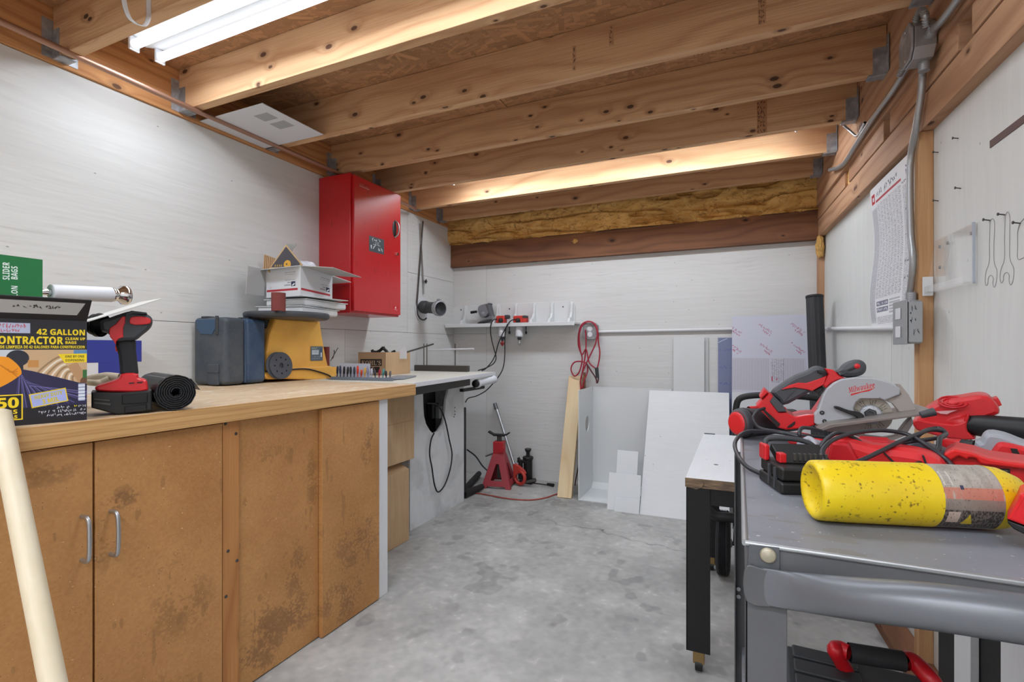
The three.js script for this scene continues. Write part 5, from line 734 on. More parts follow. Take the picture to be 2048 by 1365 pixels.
      x.fillStyle = '#d9dcdf'; x.fillRect(0, 560, W, H - 560); });
    mesh('film_print', [card(o, u, v)], std(0xffffff, 0.35, { map: pr }), t); }
  single('pale_sheet', [slab(V(0.432, 0.003, BZ + 0.02), V(0.034, 0, 0), V(0, 1.31, -0.008), 0.004, 0.001)], M.whitep, 'pale sheet edge showing to the right of the black tube', 'sheet');
  { const t = thing('black_tube', 'thick black ribbed tube standing upright in the right back corner', 'tube'); const a = pZ(1629, 592, -3.5), b = pZ(1637, 735, -3.42); const p0 = V(b.x + 0.012, 0.003, -3.3), p1 = V(a.x, a.y, -3.5);
    const [m, L] = along(p0, p1); const N = 40, pts = circ(0, 0, 0.046, N).map(([x, y], i) => { const k = i % 4 < 2 ? 1 : 0.95; return new THREE.Vector2(x * k, y * k); }); const sh = new THREE.Shape(pts); sh.holes.push(new THREE.Path(circ(0, 0, 0.037, 24).map(p => new THREE.Vector2(...p)))); const g = new THREE.ExtrudeGeometry(sh, { depth: L, bevelEnabled: false }); g.rotateX(-Math.PI / 2); mesh('tube', [xf(g, m)], std(0x2c2d30, 0.5), t); mesh('rim', [lathe(p0, p1, [[L - 0.012, 0.044], [L - 0.012, 0.048], [L, 0.048], [L, 0.038]], 28)], M.black, t); }
}
// ---------------------------------------------------------------- right wall
{ const z1 = (x, y, o) => pR(1560 + x / 3.25, y / 3.25, o);
  const t = thing('junction_box', 'grey octagonal junction box with cover high on the right wall', 'junction box');
  const c = pR(1848, 88, -0.07), nrm = V(-Math.cos(RT), 0, Math.sin(RT)), al = V(Math.sin(RT), 0, Math.cos(RT));
  const s = new THREE.Shape([[-0.052, -0.03], [-0.03, -0.055], [0.03, -0.055], [0.052, -0.03], [0.052, 0.03], [0.03, 0.055], [-0.03, 0.055], [-0.052, 0.03]].map(p => new THREE.Vector2(...p)));
  const g = new THREE.ExtrudeGeometry(s, { depth: 0.05, bevelEnabled: true, bevelSize: 0.003, bevelThickness: 0.003, bevelSegments: 2 }); mesh('box', [xf(g, basis(c.clone().addScaledVector(nrm, -0.012), al, UP, nrm))], M.emt, t);
  const g2 = new THREE.ExtrudeGeometry(s, { depth: 0.003, bevelEnabled: true, bevelSize: 0.003, bevelThickness: 0.002, bevelSegments: 2 }); mesh('cover', [xf(g2, basis(c.clone().addScaledVector(nrm, 0.044), al, UP, nrm))], M.galv, t);
  mesh('screw', [1, -1].map(k => rod(c.clone().addScaledVector(nrm, 0.047).addScaledVector(UP, k * 0.045), c.clone().addScaledVector(nrm, 0.051).addScaledVector(UP, k * 0.045), 0.005, 0.004, 8)), M.steel, t);
  mesh('connector', [rod(c.clone().addScaledVector(UP, -0.054), c.clone().addScaledVector(UP, -0.085), 0.015, 0.015, 14)], M.galv, t); mesh('connector', [rod(c.clone().addScaledVector(al, 0.05), c.clone().addScaledVector(al, 0.08).addScaledVector(UP, 0.012), 0.015, 0.015, 14)], M.galv, t);
  const R = 0.0105;
  const sy = (px, py, o) => pR(px, py, o);
  single('conduit', [tube([c.clone().addScaledVector(UP, -0.07), sy(1845, 150, -0.06), sy(1842, 190, -0.056), sy(1832, 255, -0.056), sy(1822, 310, -0.054), sy(1820, 350, -0.054), sy(1822, 470, -0.054), sy(1826, 520, -0.054), sy(1822, 570, -0.054), sy(1816, 615, -0.052)], R, 140, 14)], M.emt, 'bent steel conduit dropping from the junction box to the wall outlet', 'conduit', 'conduits');
  single('conduit', [tube([sy(1818, 128, -0.075), sy(1790, 175, -0.07), sy(1745, 238, -0.068), sy(1712, 290, -0.066), sy(1690, 325, -0.066), sy(1676, 336, -0.068), sy(1660, 340, -0.075)], R, 90, 14)], M.emt, 'steel conduit running along the ledger below the joist ends', 'conduit', 'conduits');
  single('conduit', [tube([c.clone().addScaledVector(al, 0.06).addScaledVector(UP, 0.006), sy(1885, 40, -0.075), sy(1915, 0, -0.07), sy(1990, -110, -0.068)], R, 40, 14)], M.emt, 'steel conduit leaving the junction box towards the upper right', 'conduit', 'conduits');
  single('conduit', [tube([sy(1688, 252, -0.1), sy(1700, 262, -0.08), sy(1714, 272, -0.07), sy(1722, 262, -0.07), sy(1730, 245, -0.068)], 0.006, 40, 10)], M.steel, 'short thin bent tube by the bright joist end', 'conduit', 'conduits');
  { // armoured flexible cable: ribbed
    const pts = [sy(1853, 52, -0.09), sy(1850, 30, -0.1), sy(1840, 22, -0.1), sy(1833, 38, -0.1), sy(1828, 62, -0.1), sy(1820, 100, -0.095), sy(1806, 135, -0.09), sy(1799, 150, -0.085)]; const cv = new THREE.CatmullRomCurve3(pts, false, 'centripetal'), gs = [tube(pts, 0.0085, 80, 10)]; for (let i = 0; i < 44; i++) { const p = cv.getPointAt(i / 44), q = cv.getPointAt(Math.min(1, i / 44 + 0.011)); gs.push(rod(p, q, 0.0105, 0.0105, 10)); }
    single('flexible_conduit', gs, M.emt, 'ribbed flexible metal conduit arching over the junction box', 'conduit'); }
  // wall outlet box on the post
  const o = thing('wall_outlet', 'rounded grey metal outlet box with pen marks on the right wall post', 'outlet');
  const A = pR(1812, 645, -0.05), hw = 0.055, hh = 0.072; const ob = thing; o.position.copy(rw(-0.042, sR(1818, 646, -0.06)[0], sR(1818, 646, -0.06)[1] + 0.0)); o.rotation.y = RT;
  const gm = M.galv; mesh('box', [bx(-0.042, 0.0, -hh, hh, -hw + 0.004, hw + 0.016, 0.01)], gm, o); mesh('cover', [bx(-0.048, -0.043, -hh - 0.002, hh + 0.002, -hw - 0.002, hw + 0.018, 0.006)], M.emt, o);
  mesh('receptacle', [bx(-0.0505, -0.0485, 0.012, 0.05, -0.022, 0.026, 0.008), bx(-0.0505, -0.0485, -0.05, -0.012, -0.022, 0.026, 0.008)], M.whitep, o);
  const pm = canvasTex(128, 256, (x, w, h) => { x.fillStyle = '#a9acae'; x.fillRect(0, 0, w, h); scrawl(x, 24, 20, 70, 44, '#2c2c2e', 4); scrawl(x, 20, 90, 84, 50, '#2c2c2e', 4); scrawl(x, 40, 160, 70, 60, '#2c2c2e', 4); x.fillStyle = '#1c1c1c'; for (const y of [72, 120]) { x.beginPath(); x.arc(18, y, 6, 0, 7); x.fill(); } });
  mesh('marked_side', [card(V(-0.04, -hh + 0.006, hw + 0.0162), V(0.036, 0, 0), V(0, 2 * hh - 0.012, 0))], std(0xffffff, 0.5, { map: pm, metalness: 0.3 }), o);
  mesh('connector', [rod(V(-0.016, hh - 0.004, 0.012), V(-0.016, hh + 0.03, 0.012), 0.015, 0.015, 14)], M.galv, o);
  single('conduit', [tube([sy(1648, 658, -0.016), sy(1700, 658, -0.016), sy(1760, 657, -0.018), sy(1795, 656, -0.022)], 0.011, 40, 14)], M.whitepaint, 'white painted conduit from the wall outlet into the back corner', 'conduit', 'conduits');
}
{ // paper chart with wavy bottom
  const [y0, s0] = sR(1746, 392, -0.008), [yb, sb] = sR(1737, 652, -0.008), [yt, s1] = sR(1838, 310, -0.008), [yB] = sR(1790, 655, -0.008);
  const yTop = 1.795, yBot = sR(1760, 654, -0.008)[0], N = 24, K = 24, g = new THREE.PlaneGeometry(1, 1, K, N), p = g.attributes.position;
  for (let i = 0; i < p.count; i++) { const a = p.getX(i) + 0.5, b = p.getY(i) + 0.5, s = s0 + (s1 - s0) * a, y = yBot + (yTop - yBot) * b; const w = rw(-0.006 - 0.007 * (1 + Math.sin(b * 7 + a * 1.5)) * (0.4 + 0.6 * (1 - a)) - 0.006 * a, y, s - 0.012 * Math.sin(b * 9) * (1 - a)); p.setXYZ(i, w.x, w.y, w.z); }
  g.computeVertexNormals();
  const pr = canvasTex(768, 1400, (x, W, H) => { x.fillStyle = '#e4e4e6'; x.fillRect(0, 0, W, H); x.fillStyle = '#b8262e'; x.fillRect(26, 66, 66, 96); x.fillStyle = '#e4e4e6'; x.fillRect(46, 96, 30, 40); x.fillStyle = '#5c6068'; scrawl(x, 120, 62, 400, 52, '#62666e', 9); x.fillStyle = '#b23a42'; x.fillRect(110, 146, 450, 22); scrawl(x, 600, 40, 130, 52, '#2f3566', 10); scrawl(x, 600, 110, 130, 52, '#2f3566', 10); scrawl(x, 570, 186, 160, 22, '#55585f', 4);
    x.fillStyle = '#c9c9cd'; x.fillRect(14, 210, 110, 1150); for (let c = 0; c < 8; c++) { x.strokeStyle = '#9a9ca4'; x.lineWidth = 2; x.beginPath(); x.moveTo(130 + c * 54, 190); x.lineTo(130 + c * 54, 1130); x.stroke(); }
    for (let y = 200; y < 1130; y += 15) for (let c = 0; c < 8; c++) scrawl(x, 136 + c * 54, y, 40, 8, ['#6f7178', '#8b8d94', '#4f5158'][(c + (y / 15 | 0)) % 3], 2.2);
    for (let y = 226; y < 1340; y += 13) { scrawl(x, 20, y, 96, 6, '#8c8e96', 1.6); scrawl(x, 580, y, 160, 7, '#76787f', 1.8); }
    for (const y of [420, 640, 860, 1000]) { scrawl(x, 586, y, 130, 20, '#3a3c44', 4); }
    x.fillStyle = '#f0f0f0'; x.fillRect(140, 1150, 420, 150); x.fillStyle = '#7f7f90'; x.fillRect(150, 1156, 210, 46); x.fillRect(150, 1216, 210, 46); for (let i = 0; i < 5; i++) { x.fillStyle = '#b9bac0'; x.fillRect(378, 1156 + i * 28, 170, 18); } scrawl(x, 160, 1164, 190, 28, '#e8e8f0', 5); scrawl(x, 160, 1224, 190, 28, '#e8e8f0', 5);
    for (let y = 1310; y < 1370; y += 14) scrawl(x, 150, y, 400, 7, '#8a8c92', 1.8); });
  single('wall_chart', [g], std(0xffffff, 0.6, { map: pr, side: THREE.DoubleSide }), 'printed white reference chart with red header hung on the right wall', 'chart'); }
{ const pts = [[1877, 305, 0], [1917, 277, 0], [1877, 402, 0], [1922, 377, 0], [1980, 441, 1], [2010, 430, 2], [2041, 447, 3]], lab = ['nail in the right wall left of the uppermost nail', 'uppermost nail in the right wall beside the brown strip', 'nail in the right wall straight above the clear bracket, nearest the post', 'nail in the right wall left of the brown strip, lower right of four', 'nail holding the shorter pencilled wrench outline', 'nail holding the taller pencilled wrench outline', 'nail at the pencilled outline on the picture edge'];
  pts.forEach(([x, y], i) => { const [Y, s] = sR(x, y, 0); single('nail', [rod(rw(0, Y, s), rw(-0.013, Y + 0.003, s), 0.0016, 0.0016, 8), rod(rw(-0.013, Y + 0.003, s), rw(-0.015, Y + 0.003, s), 0.004, 0.004, 10)], M.iron, lab[i], 'nail', 'nails in the right wall'); });
  const a = pR(1979, 297, -0.002), b = pR(2080, 222, -0.002), dir = b.clone().sub(a); single('brown_strip', [slab(a, dir, V(0, 0.02, 0), 0.004, 0.001)], std(0x6a5550, 0.7), 'thin brown strip stuck slantwise on the right wall', 'strip'); }
{ // clear acrylic shelf bracket
  const t = thing('acrylic_holder', 'clear acrylic shelf holder screwed to the right wall by the post', 'holder');
  const q = (x, y) => [1620 + x / 2.904, 250 + y / 2.904]; const P = (x, y, o) => sR(...q(x, y), o);
  t.position.copy(rw(0, 0, 0)); t.rotation.y = RT;
  const sL = P(728, 800, -0.003)[1], sRt = P(970, 760, -0.003)[1], yb = P(800, 960, -0.003)[0], yt = P(800, 680, -0.003)[0];
  mesh('back_pane', [bx(-0.006, -0.001, yb, yt + 0.02, sL, sRt, 0.0008)], M.acrylic, t);
  mesh('end_rib', [bx(-0.012, -0.006, yb, yt + 0.02, sRt - 0.006, sRt, 0.0008)], std(0xb4bcc6, 0.2, {}), t);
  mesh('shelf', [bx(-0.03, -0.006, yb, yb + 0.005, sL - 0.0, sRt, 0.0008)], M.acrylic, t);
  mesh('lip', [bx(-0.034, -0.03, yb - 0.004, yb + 0.022, sL - 0.0, sRt, 0.0008)], M.acrylic, t);
  for (const s of [sL + 0.01, (sL + sRt) / 2]) mesh('gusset', [(() => { const sh = new THREE.Shape([[0, 0], [0.024, 0], [0.022, 0.02], [0.003, yt - yb], [0, yt - yb]].map(p => new THREE.Vector2(...p))); const g = new THREE.ExtrudeGeometry(sh, { depth: 0.004, bevelEnabled: false }); g.rotateY(Math.PI); g.translate(-0.006, yb + 0.005, s); return g; })()], M.acrylic, t);
  mesh('end_block', [bx(-0.036, -0.008, yb - 0.008, yb + 0.055, sL - 0.006, sL - 0.001, 0.001)], M.milky, t);
  mesh('screw', [[755, 708], [800, 686], [938, 630], [755, 828]].map(([x, y]) => { const [Y, s] = P(x, y, -0.007); return rod(V(-0.006, Y, s), V(-0.01, Y, s), 0.005, 0.0045, 10); }), M.steel, t); }
{ const b = struct('baseboard_right'); b.position.copy(rw(0, 0, 0)); b.rotation.y = RT; mesh('sole_plate', [bx(-0.09, -0.001, 0, 0.038, 0.1, 6.0, 0.003, 'z')], M.darkbeam, b); }
{ const t = thing('black_crate', 'black storage frame with pale battens leaning low on the right wall', 'frame'); t.position.copy(rw(0, 0, 0)); t.rotation.y = RT;
  const S = x => sR(x, 1290, -0.06)[1]; mesh('panel', [bx(-0.05, -0.004, 0.039, 0.62, S(1868), S(2010), 0.003)], M.black, t);
  mesh('batten', [bx(-0.07, -0.051, 0.039, 0.62, S(1917), S(1950), 0.002)], M.whitepaint, t); mesh('batten', [bx(-0.07, -0.004, 0.039, 0.62, S(2012), S(2012) + 0.2, 0.002)], M.whitepaint, t); }
// ---------------------------------------------------------------- small white bench and hand truck
{ const t = thing('steel_bench', 'low bench with chipped white top and black steel legs', 'bench');
  const x0 = -0.163, x1 = 0.135, z0 = -2.7, z1 = -1.765, y1 = 0.655, y0 = 0.623;
  mesh('top', [bx(x0, x1, y0 + 0.017, y1, z0, z1, 0.003, 'z'), bx(x0 + 0.008, x1, y0, y0 + 0.018, z0, z1 - 0.012, 0.002, 'z')], M.whitepaint, t);
  const edge = std(0xffffff, 0.8, { map: tex(256, 64, 0.5, 0.036, (u, v) => mixc([150, 122, 92], [86, 74, 62], cl(fbm(u, v, 14, 6, 3, 801) * 1.5 - 0.2))) });
  const e = bx(x0 - 0.001, x1, y0, y1 - 0.002, z1 - 0.001, z1 + 0.002, 0.0005), ep = e.attributes.position; for (let i = 0; i < ep.count; i++) e.attributes.uv.setXY(i, ep.getX(i), ep.getY(i) - y0);
  mesh('raw_edge', [e], edge, t);
  mesh('chip', [prof([[1371, 957], [1402, 961], [1408, 967], [1404, 976], [1392, 980], [1385, 977], [1371, 974]], V(x0, y0, z1 + 0.006), V(1, 0, 0), 0.006, 0.001)], edge, t);
  const tb = pY(1397, 867, y1); mesh('edge_clip', [bx(x0 + 0.004, x0 + 0.054, y1 - 0.004, y1 + 0.003, z0 - 0.002, z0 + 0.012, 0.001)], M.dgrey, t); const kh = pY(1432, 930, y1); mesh('knot_mark', [lathe(V(kh.x, y1 - 0.001, kh.z), V(kh.x, y1 + 1, kh.z), [[0, 0], [0, 0.009], [0.0014, 0.008], [0.0014, 0]], 12)], M.iron, t);
  const lw = 0.075, L = (x, z) => [bx(x, x + lw, 0.075, y0, z - 0.004, z, 0.001), bx(x, x + 0.004, 0.075, y0, z - lw, z, 0.001)];
  for (const [x, z] of [[x0 + 0.002, z1 - 0.004], [x0 + 0.002, z0 + 0.1]]) mesh('leg', L(x, z), M.blackm, t);
  mesh('leg', [bx(x1 - lw, x1 - 0.01, 0.075, y0, z1 - 0.01, z1 - 0.004, 0.001), bx(x1 - 0.014, x1 - 0.01, 0.075, y0, z1 - lw, z1 - 0.004, 0.001)], M.blackm, t); mesh('leg', [bx(x1 - lw, x1 - 0.01, 0.075, y0, z0 + 0.094, z0 + 0.1, 0.001), bx(x1 - 0.014, x1 - 0.01, 0.075, y0, z0 + 0.03, z0 + 0.1, 0.001)], M.blackm, t);
  mesh('rail', [bx(x0 + 0.01, x1 - 0.012, y0 - 0.055, y0 - 0.001, z1 - 0.012, z1 - 0.008)], M.blackm, t); mesh('rail', [bx(x0 + 0.006, x0 + 0.01, y0 - 0.055, y0 - 0.001, z0 + 0.03, z1 - 0.01)], M.blackm, t);
  for (const [x, z] of [[x0 + 0.04, z1 - 0.035], [x0 + 0.04, z0 + 0.06], [x1 - 0.04, z1 - 0.035], [x1 - 0.04, z0 + 0.06]]) { const c = mesh('caster', [bx(x - 0.018, x + 0.018, 0.03, 0.078, z - 0.02, z + 0.02, 0.003)], M.brass, t); mesh('wheel', [rod(V(x - 0.011, 0.024, z), V(x + 0.011, 0.024, z), 0.024, 0.024, 20)], M.black, c); } }
{ const t = thing('hand_truck', 'black hand truck with ribbed wheel standing behind the small white bench', 'hand truck');
  const xa = pZ(1472, 820, -2.86).x, xb = xa + 0.42, y = pZ(1500, 792, -2.86).y, z = -2.86;
  mesh('frame', [tube([V(xa, 0.16, z + 0.05), V(xa, 0.5, z + 0.02), V(xa, y - 0.07, z), V(xa + 0.015, y - 0.02, z), V(xa + 0.07, y, z), V(xb - 0.07, y, z), V(xb - 0.015, y - 0.02, z), V(xb, y - 0.07, z), V(xb, 0.5, z + 0.02), V(xb, 0.16, z + 0.05)], 0.016, 120, 12)], M.black, t);
  mesh('crossbar', [rod(V(xa, 0.36, z + 0.03), V(xb, 0.36, z + 0.03), 0.013, 0.013), rod(V(xa, 0.16, z + 0.1), V(xb, 0.16, z + 0.1), 0.012, 0.012)], M.black, t);
  mesh('toe_plate', [bx(xa, xb, 0.004, 0.012, z - 0.12, z + 0.09, 0.002)], M.blackm, t);
  for (const x of [xa - 0.055, xb + 0.04]) { const zw = -2.62, R = 0.15, prf = [[0, 0.03], [0, 0.09], [0.002, 0.125], [0.008, 0.145], [0.016, R]]; for (let i = 0; i < 5; i++) { const b = 0.018 + i * 0.006; prf.push([b, R], [b + 0.002, R - 0.005], [b + 0.004, R - 0.005], [b + 0.005, R]); } prf.push([0.05, R], [0.058, 0.145], [0.064, 0.125], [0.066, 0.09], [0.066, 0.03]);
    const w = mesh('wheel', [lathe(V(x - 0.033, R + 0.001, zw), V(x + 0.033, R + 0.001, zw), prf, 48)], M.rubber, t); mesh('hub', [lathe(V(x - 0.04, R + 0.001, zw), V(x + 0.04, R + 0.001, zw), [[0, 0], [0, 0.015], [0.012, 0.03], [0.014, 0.092], [0.066, 0.092], [0.068, 0.03], [0.08, 0.015], [0.08, 0]], 28)], M.galv, w); }
  mesh('axle', [rod(V(xa - 0.05, 0.151, -2.62), V(xb + 0.05, 0.151, -2.62), 0.01, 0.01)], M.iron, t); mesh('wheel_strut', [rod(V(xa, 0.17, z + 0.05), V(xa, 0.151, -2.62), 0.012, 0.012), rod(V(xb, 0.17, z + 0.05), V(xb, 0.151, -2.62), 0.012, 0.012)], M.black, t);
  const f0 = pZ(1412, 1016, -2.5), f1 = pZ(1430, 1032, -2.5), f2 = pZ(1460, 1036, -2.5); mesh('nose_bar', [tube([f0, f1, f2, V(f2.x + 0.25, f2.y, -2.5), V(f2.x + 0.3, f2.y, -2.6), V(f2.x + 0.3, 0.3, z)], 0.022, 50, 10)], M.black, t); }
// ---------------------------------------------------------------- steel cart and what lies on it
const CT = 0.88;
{ const t = thing('service_cart', 'grey steel service cart with push handle in the right foreground', 'cart');
  const x0 = 0.006, x1 = 0.63, z0 = -1.34, z1 = -0.585;
  mesh('top_tray', [bx(x0, x1, CT - 0.004, CT, z0, z1, 0.0015)], M.cartgrey, t);
  mesh('skirt', [bx(x0 + 0.002, x1, CT - 0.047, CT - 0.002, z1 - 0.003, z1, 0.001)], M.cartleg, t); mesh('skirt', [bx(x0, x0 + 0.003, CT - 0.045, CT - 0.001, z0, z1, 0.001)], M.cartleg, t); mesh('skirt', [bx(x0, x1, CT - 0.045, CT - 0.001, z0, z0 + 0.003, 0.001)], M.cartleg, t);
  mesh('edge_roll', [rod(V(x0, CT - 0.001, z0), V(x0, CT - 0.001, z1), 0.0035, 0.0035, 8), rod(V(x0, CT - 0.001, z1), V(x1, CT - 0.001, z1), 0.003, 0.003, 8)], M.emt, t);
  mesh('corner_patch', [prof([[1498, 1089], [1559, 1096], [1559, 1147], [1496, 1132]], V(x0, CT, z1 + 0.003), V(1, 0, 0), 0.003, 0.0005)], std(0x55575a, 0.5, { metalness: 0.2 }), t);
  const sc = pZ(1536, 1111, z1 + 0.003); mesh('rivet', [lathe(sc, sc.clone().add(V(0, 0, 0.01)), [[0, 0.0078], [0.002, 0.0078], [0.004, 0.006], [0.005, 0]], 20)], std(0xa9a18c, 0.45, { metalness: 0.5 }), t);
  const lg = (xa, za, sx, sz) => [bx(xa, xa + sx * 0.039, 0.09, CT - 0.046, za - 0.003, za, 0.001), bx(xa, xa + sx * 0.003, 0.09, CT - 0.046, za, za + sz * 0.038, 0.001)];
  mesh('leg', lg(x0, z1 + 0.001, 1, -1), M.cartleg, t); mesh('leg', lg(x0 - 0.016, z0 + 0.008, 1, 1), M.cartleg, t); mesh('leg', lg(x1, z1, -1, -1), M.cartleg, t); mesh('leg', lg(x1, z0 + 0.004, -1, 1), M.cartleg, t);
  mesh('bolt', [[1477, 1178], [1477, 1193]].map(([x, y]) => { const p = pZ(x, y, z0 + 0.009); return rod(p, p.clone().add(V(0, 0, 0.004)), 0.006, 0.005, 8); }), M.steel, t);
  mesh('lower_shelf', [bx(x0, x1, 0.36, 0.364, z0, z1, 0.001), bx(x0, x1, 0.32, 0.362, z1 - 0.003, z1, 0.001), bx(x0, x0 + 0.003, 0.32, 0.362, z0, z1)], M.cartgrey, t);
  for (const [x, z] of [[x0 + 0.02, z1 - 0.02], [x0 + 0.02, z0 + 0.02], [x1 - 0.02, z1 - 0.02], [x1 - 0.02, z0 + 0.02]]) { const c = mesh('caster', [bx(x - 0.02, x + 0.02, 0.05, 0.092, z - 0.02, z + 0.02, 0.004)], M.galv, t); mesh('wheel', [rod(V(x - 0.014, 0.045, z), V(x + 0.014, 0.045, z), 0.045, 0.045, 24)], M.rubber, c); }
  // push handle: flat plate on the corner that rolls into a round bar
  mesh('handle_plate', [prof(smooth([[1494, 1133], [1530, 1140], [1585, 1149], [1625, 1163], [1650, 1190], [1640, 1218], [1600, 1222], [1560, 1217], [1494, 1205]], 4), V(x0, CT, z1 + 0.007), V(1, 0, 0), 0.006, 0.0015)], M.cartleg, t);
  const hp = (x, y, z) => pZ(x, y, z); const hc = new THREE.CatmullRomCurve3([hp(1525, 1174, -0.5795), hp(1600, 1185, -0.572), hp(1720, 1199, -0.545), hp(1850, 1212, -0.525), hp(2000, 1232, -0.515), hp(2200, 1262, -0.513), V(x1 - 0.08, hp(2200, 1262, -0.513).y, -0.515), V(x1 - 0.02, hp(2200, 1262, -0.513).y, -0.575)], false, 'centripetal');
  const N = 90, Rr = 16, pos = [], idx = []; for (let i = 0; i <= N; i++) { const a = i / N, p = hc.getPoint(a), tn = hc.getTangent(a), side = tn.clone().cross(UP).normalize(), up = side.clone().cross(tn).normalize(), k = sst(0.02, 0.34, a), rv = mix(0.0195, 0.0185, k), rh = mix(0.0012, 0.0185, k); for (let j = 0; j < Rr; j++) { const an = j / Rr * 6.2832, v = p.clone().addScaledVector(side, rh * Math.cos(an)).addScaledVector(up, rv * Math.sin(an)); pos.push(v.x, v.y, v.z); } }
  for (let i = 0; i < N; i++) for (let j = 0; j < Rr; j++) { const a = i * Rr + j, b = i * Rr + (j + 1) % Rr; idx.push(a, b, a + Rr, b, b + Rr, a + Rr); } const hg = new THREE.BufferGeometry(); hg.setAttribute('position', new THREE.Float32BufferAttribute(pos, 3)); hg.setIndex(idx); hg.computeVertexNormals(); mesh('push_handle', [hg], std(0x66686c, 0.36, { metalness: 0.2 }), t); }
{ // toolbox on the lower shelf
  const t = thing('tool_box', 'black tool box with red and black carry handle on the lower cart shelf', 'tool box');
  const A = pY(1566, 1280, 0.6), B = pY(1850, 1345, 0.6), u = B.clone().sub(A).setY(0), W = 0.42; const dir = u.clone().normalize(); t.position.copy(A.clone().addScaledVector(dir, W / 2)).setY(0.365); t.rotation.y = Math.atan2(-dir.z, dir.x);
  const H = 0.235, Dp = 0.3; const bm = std(0x2b2c2e, 0.55);
  mesh('body', [bx(-W / 2, W / 2, 0, H - 0.06, 0, Dp, 0.012)], M.black, t); mesh('lid', [bx(-W / 2 - 0.004, W / 2 + 0.004, H - 0.062, H - 0.006, -0.004, Dp + 0.004, 0.012)], bm, t);
  for (let i = 0; i < 7; i++) mesh('lid_rib', [bx(-W / 2 + 0.012, -W / 2 + 0.1, H - 0.008, H + 0.001, 0.008 + i * 0.04, 0.04 + i * 0.04, 0.003)], bm, t);
  for (let i = 0; i < 7; i++) mesh('lid_rib', [bx(W / 2 - 0.1, W / 2 - 0.012, H - 0.008, H + 0.001, 0.008 + i * 0.04, 0.04 + i * 0.04, 0.003)], bm, t);
  mesh('side_wing', [slab(V(-W / 2 - 0.002, H - 0.005, 0.005), V(0, 0, Dp - 0.01), V(-0.025, -0.14, 0), 0.008, 0.003)], std(0x70737a, 0.4), t);
  const q = (x, y, Y) => t.worldToLocal(pY(1440 + x / 3.368, 1040 + y / 3.368, Y)); t.updateMatrixWorld();
  const hy = 0.632; const p0 = q(850, 1020, 0.595), p1 = q(775, 880, hy), p1b = q(800, 866, hy), p2 = q(870, 895, hy), p3 = q(1240, 955, hy), p3b = q(1290, 950, hy), p4 = q(1420, 1080, hy - 0.01), p5 = q(1470, 1180, 0.595);
  const h = mesh('carry_handle', [tube([p0, p0.clone().lerp(p1, 0.6), p1, p1b, p2], 0.011, 40, 10), tube([p3, p3b, p4, p5], 0.012, 40, 10)], M.red, t); mesh('grip', [tube([p2, p2.clone().lerp(p3, 0.5), p3], 0.0135, 30, 12)], M.rubber, h); }
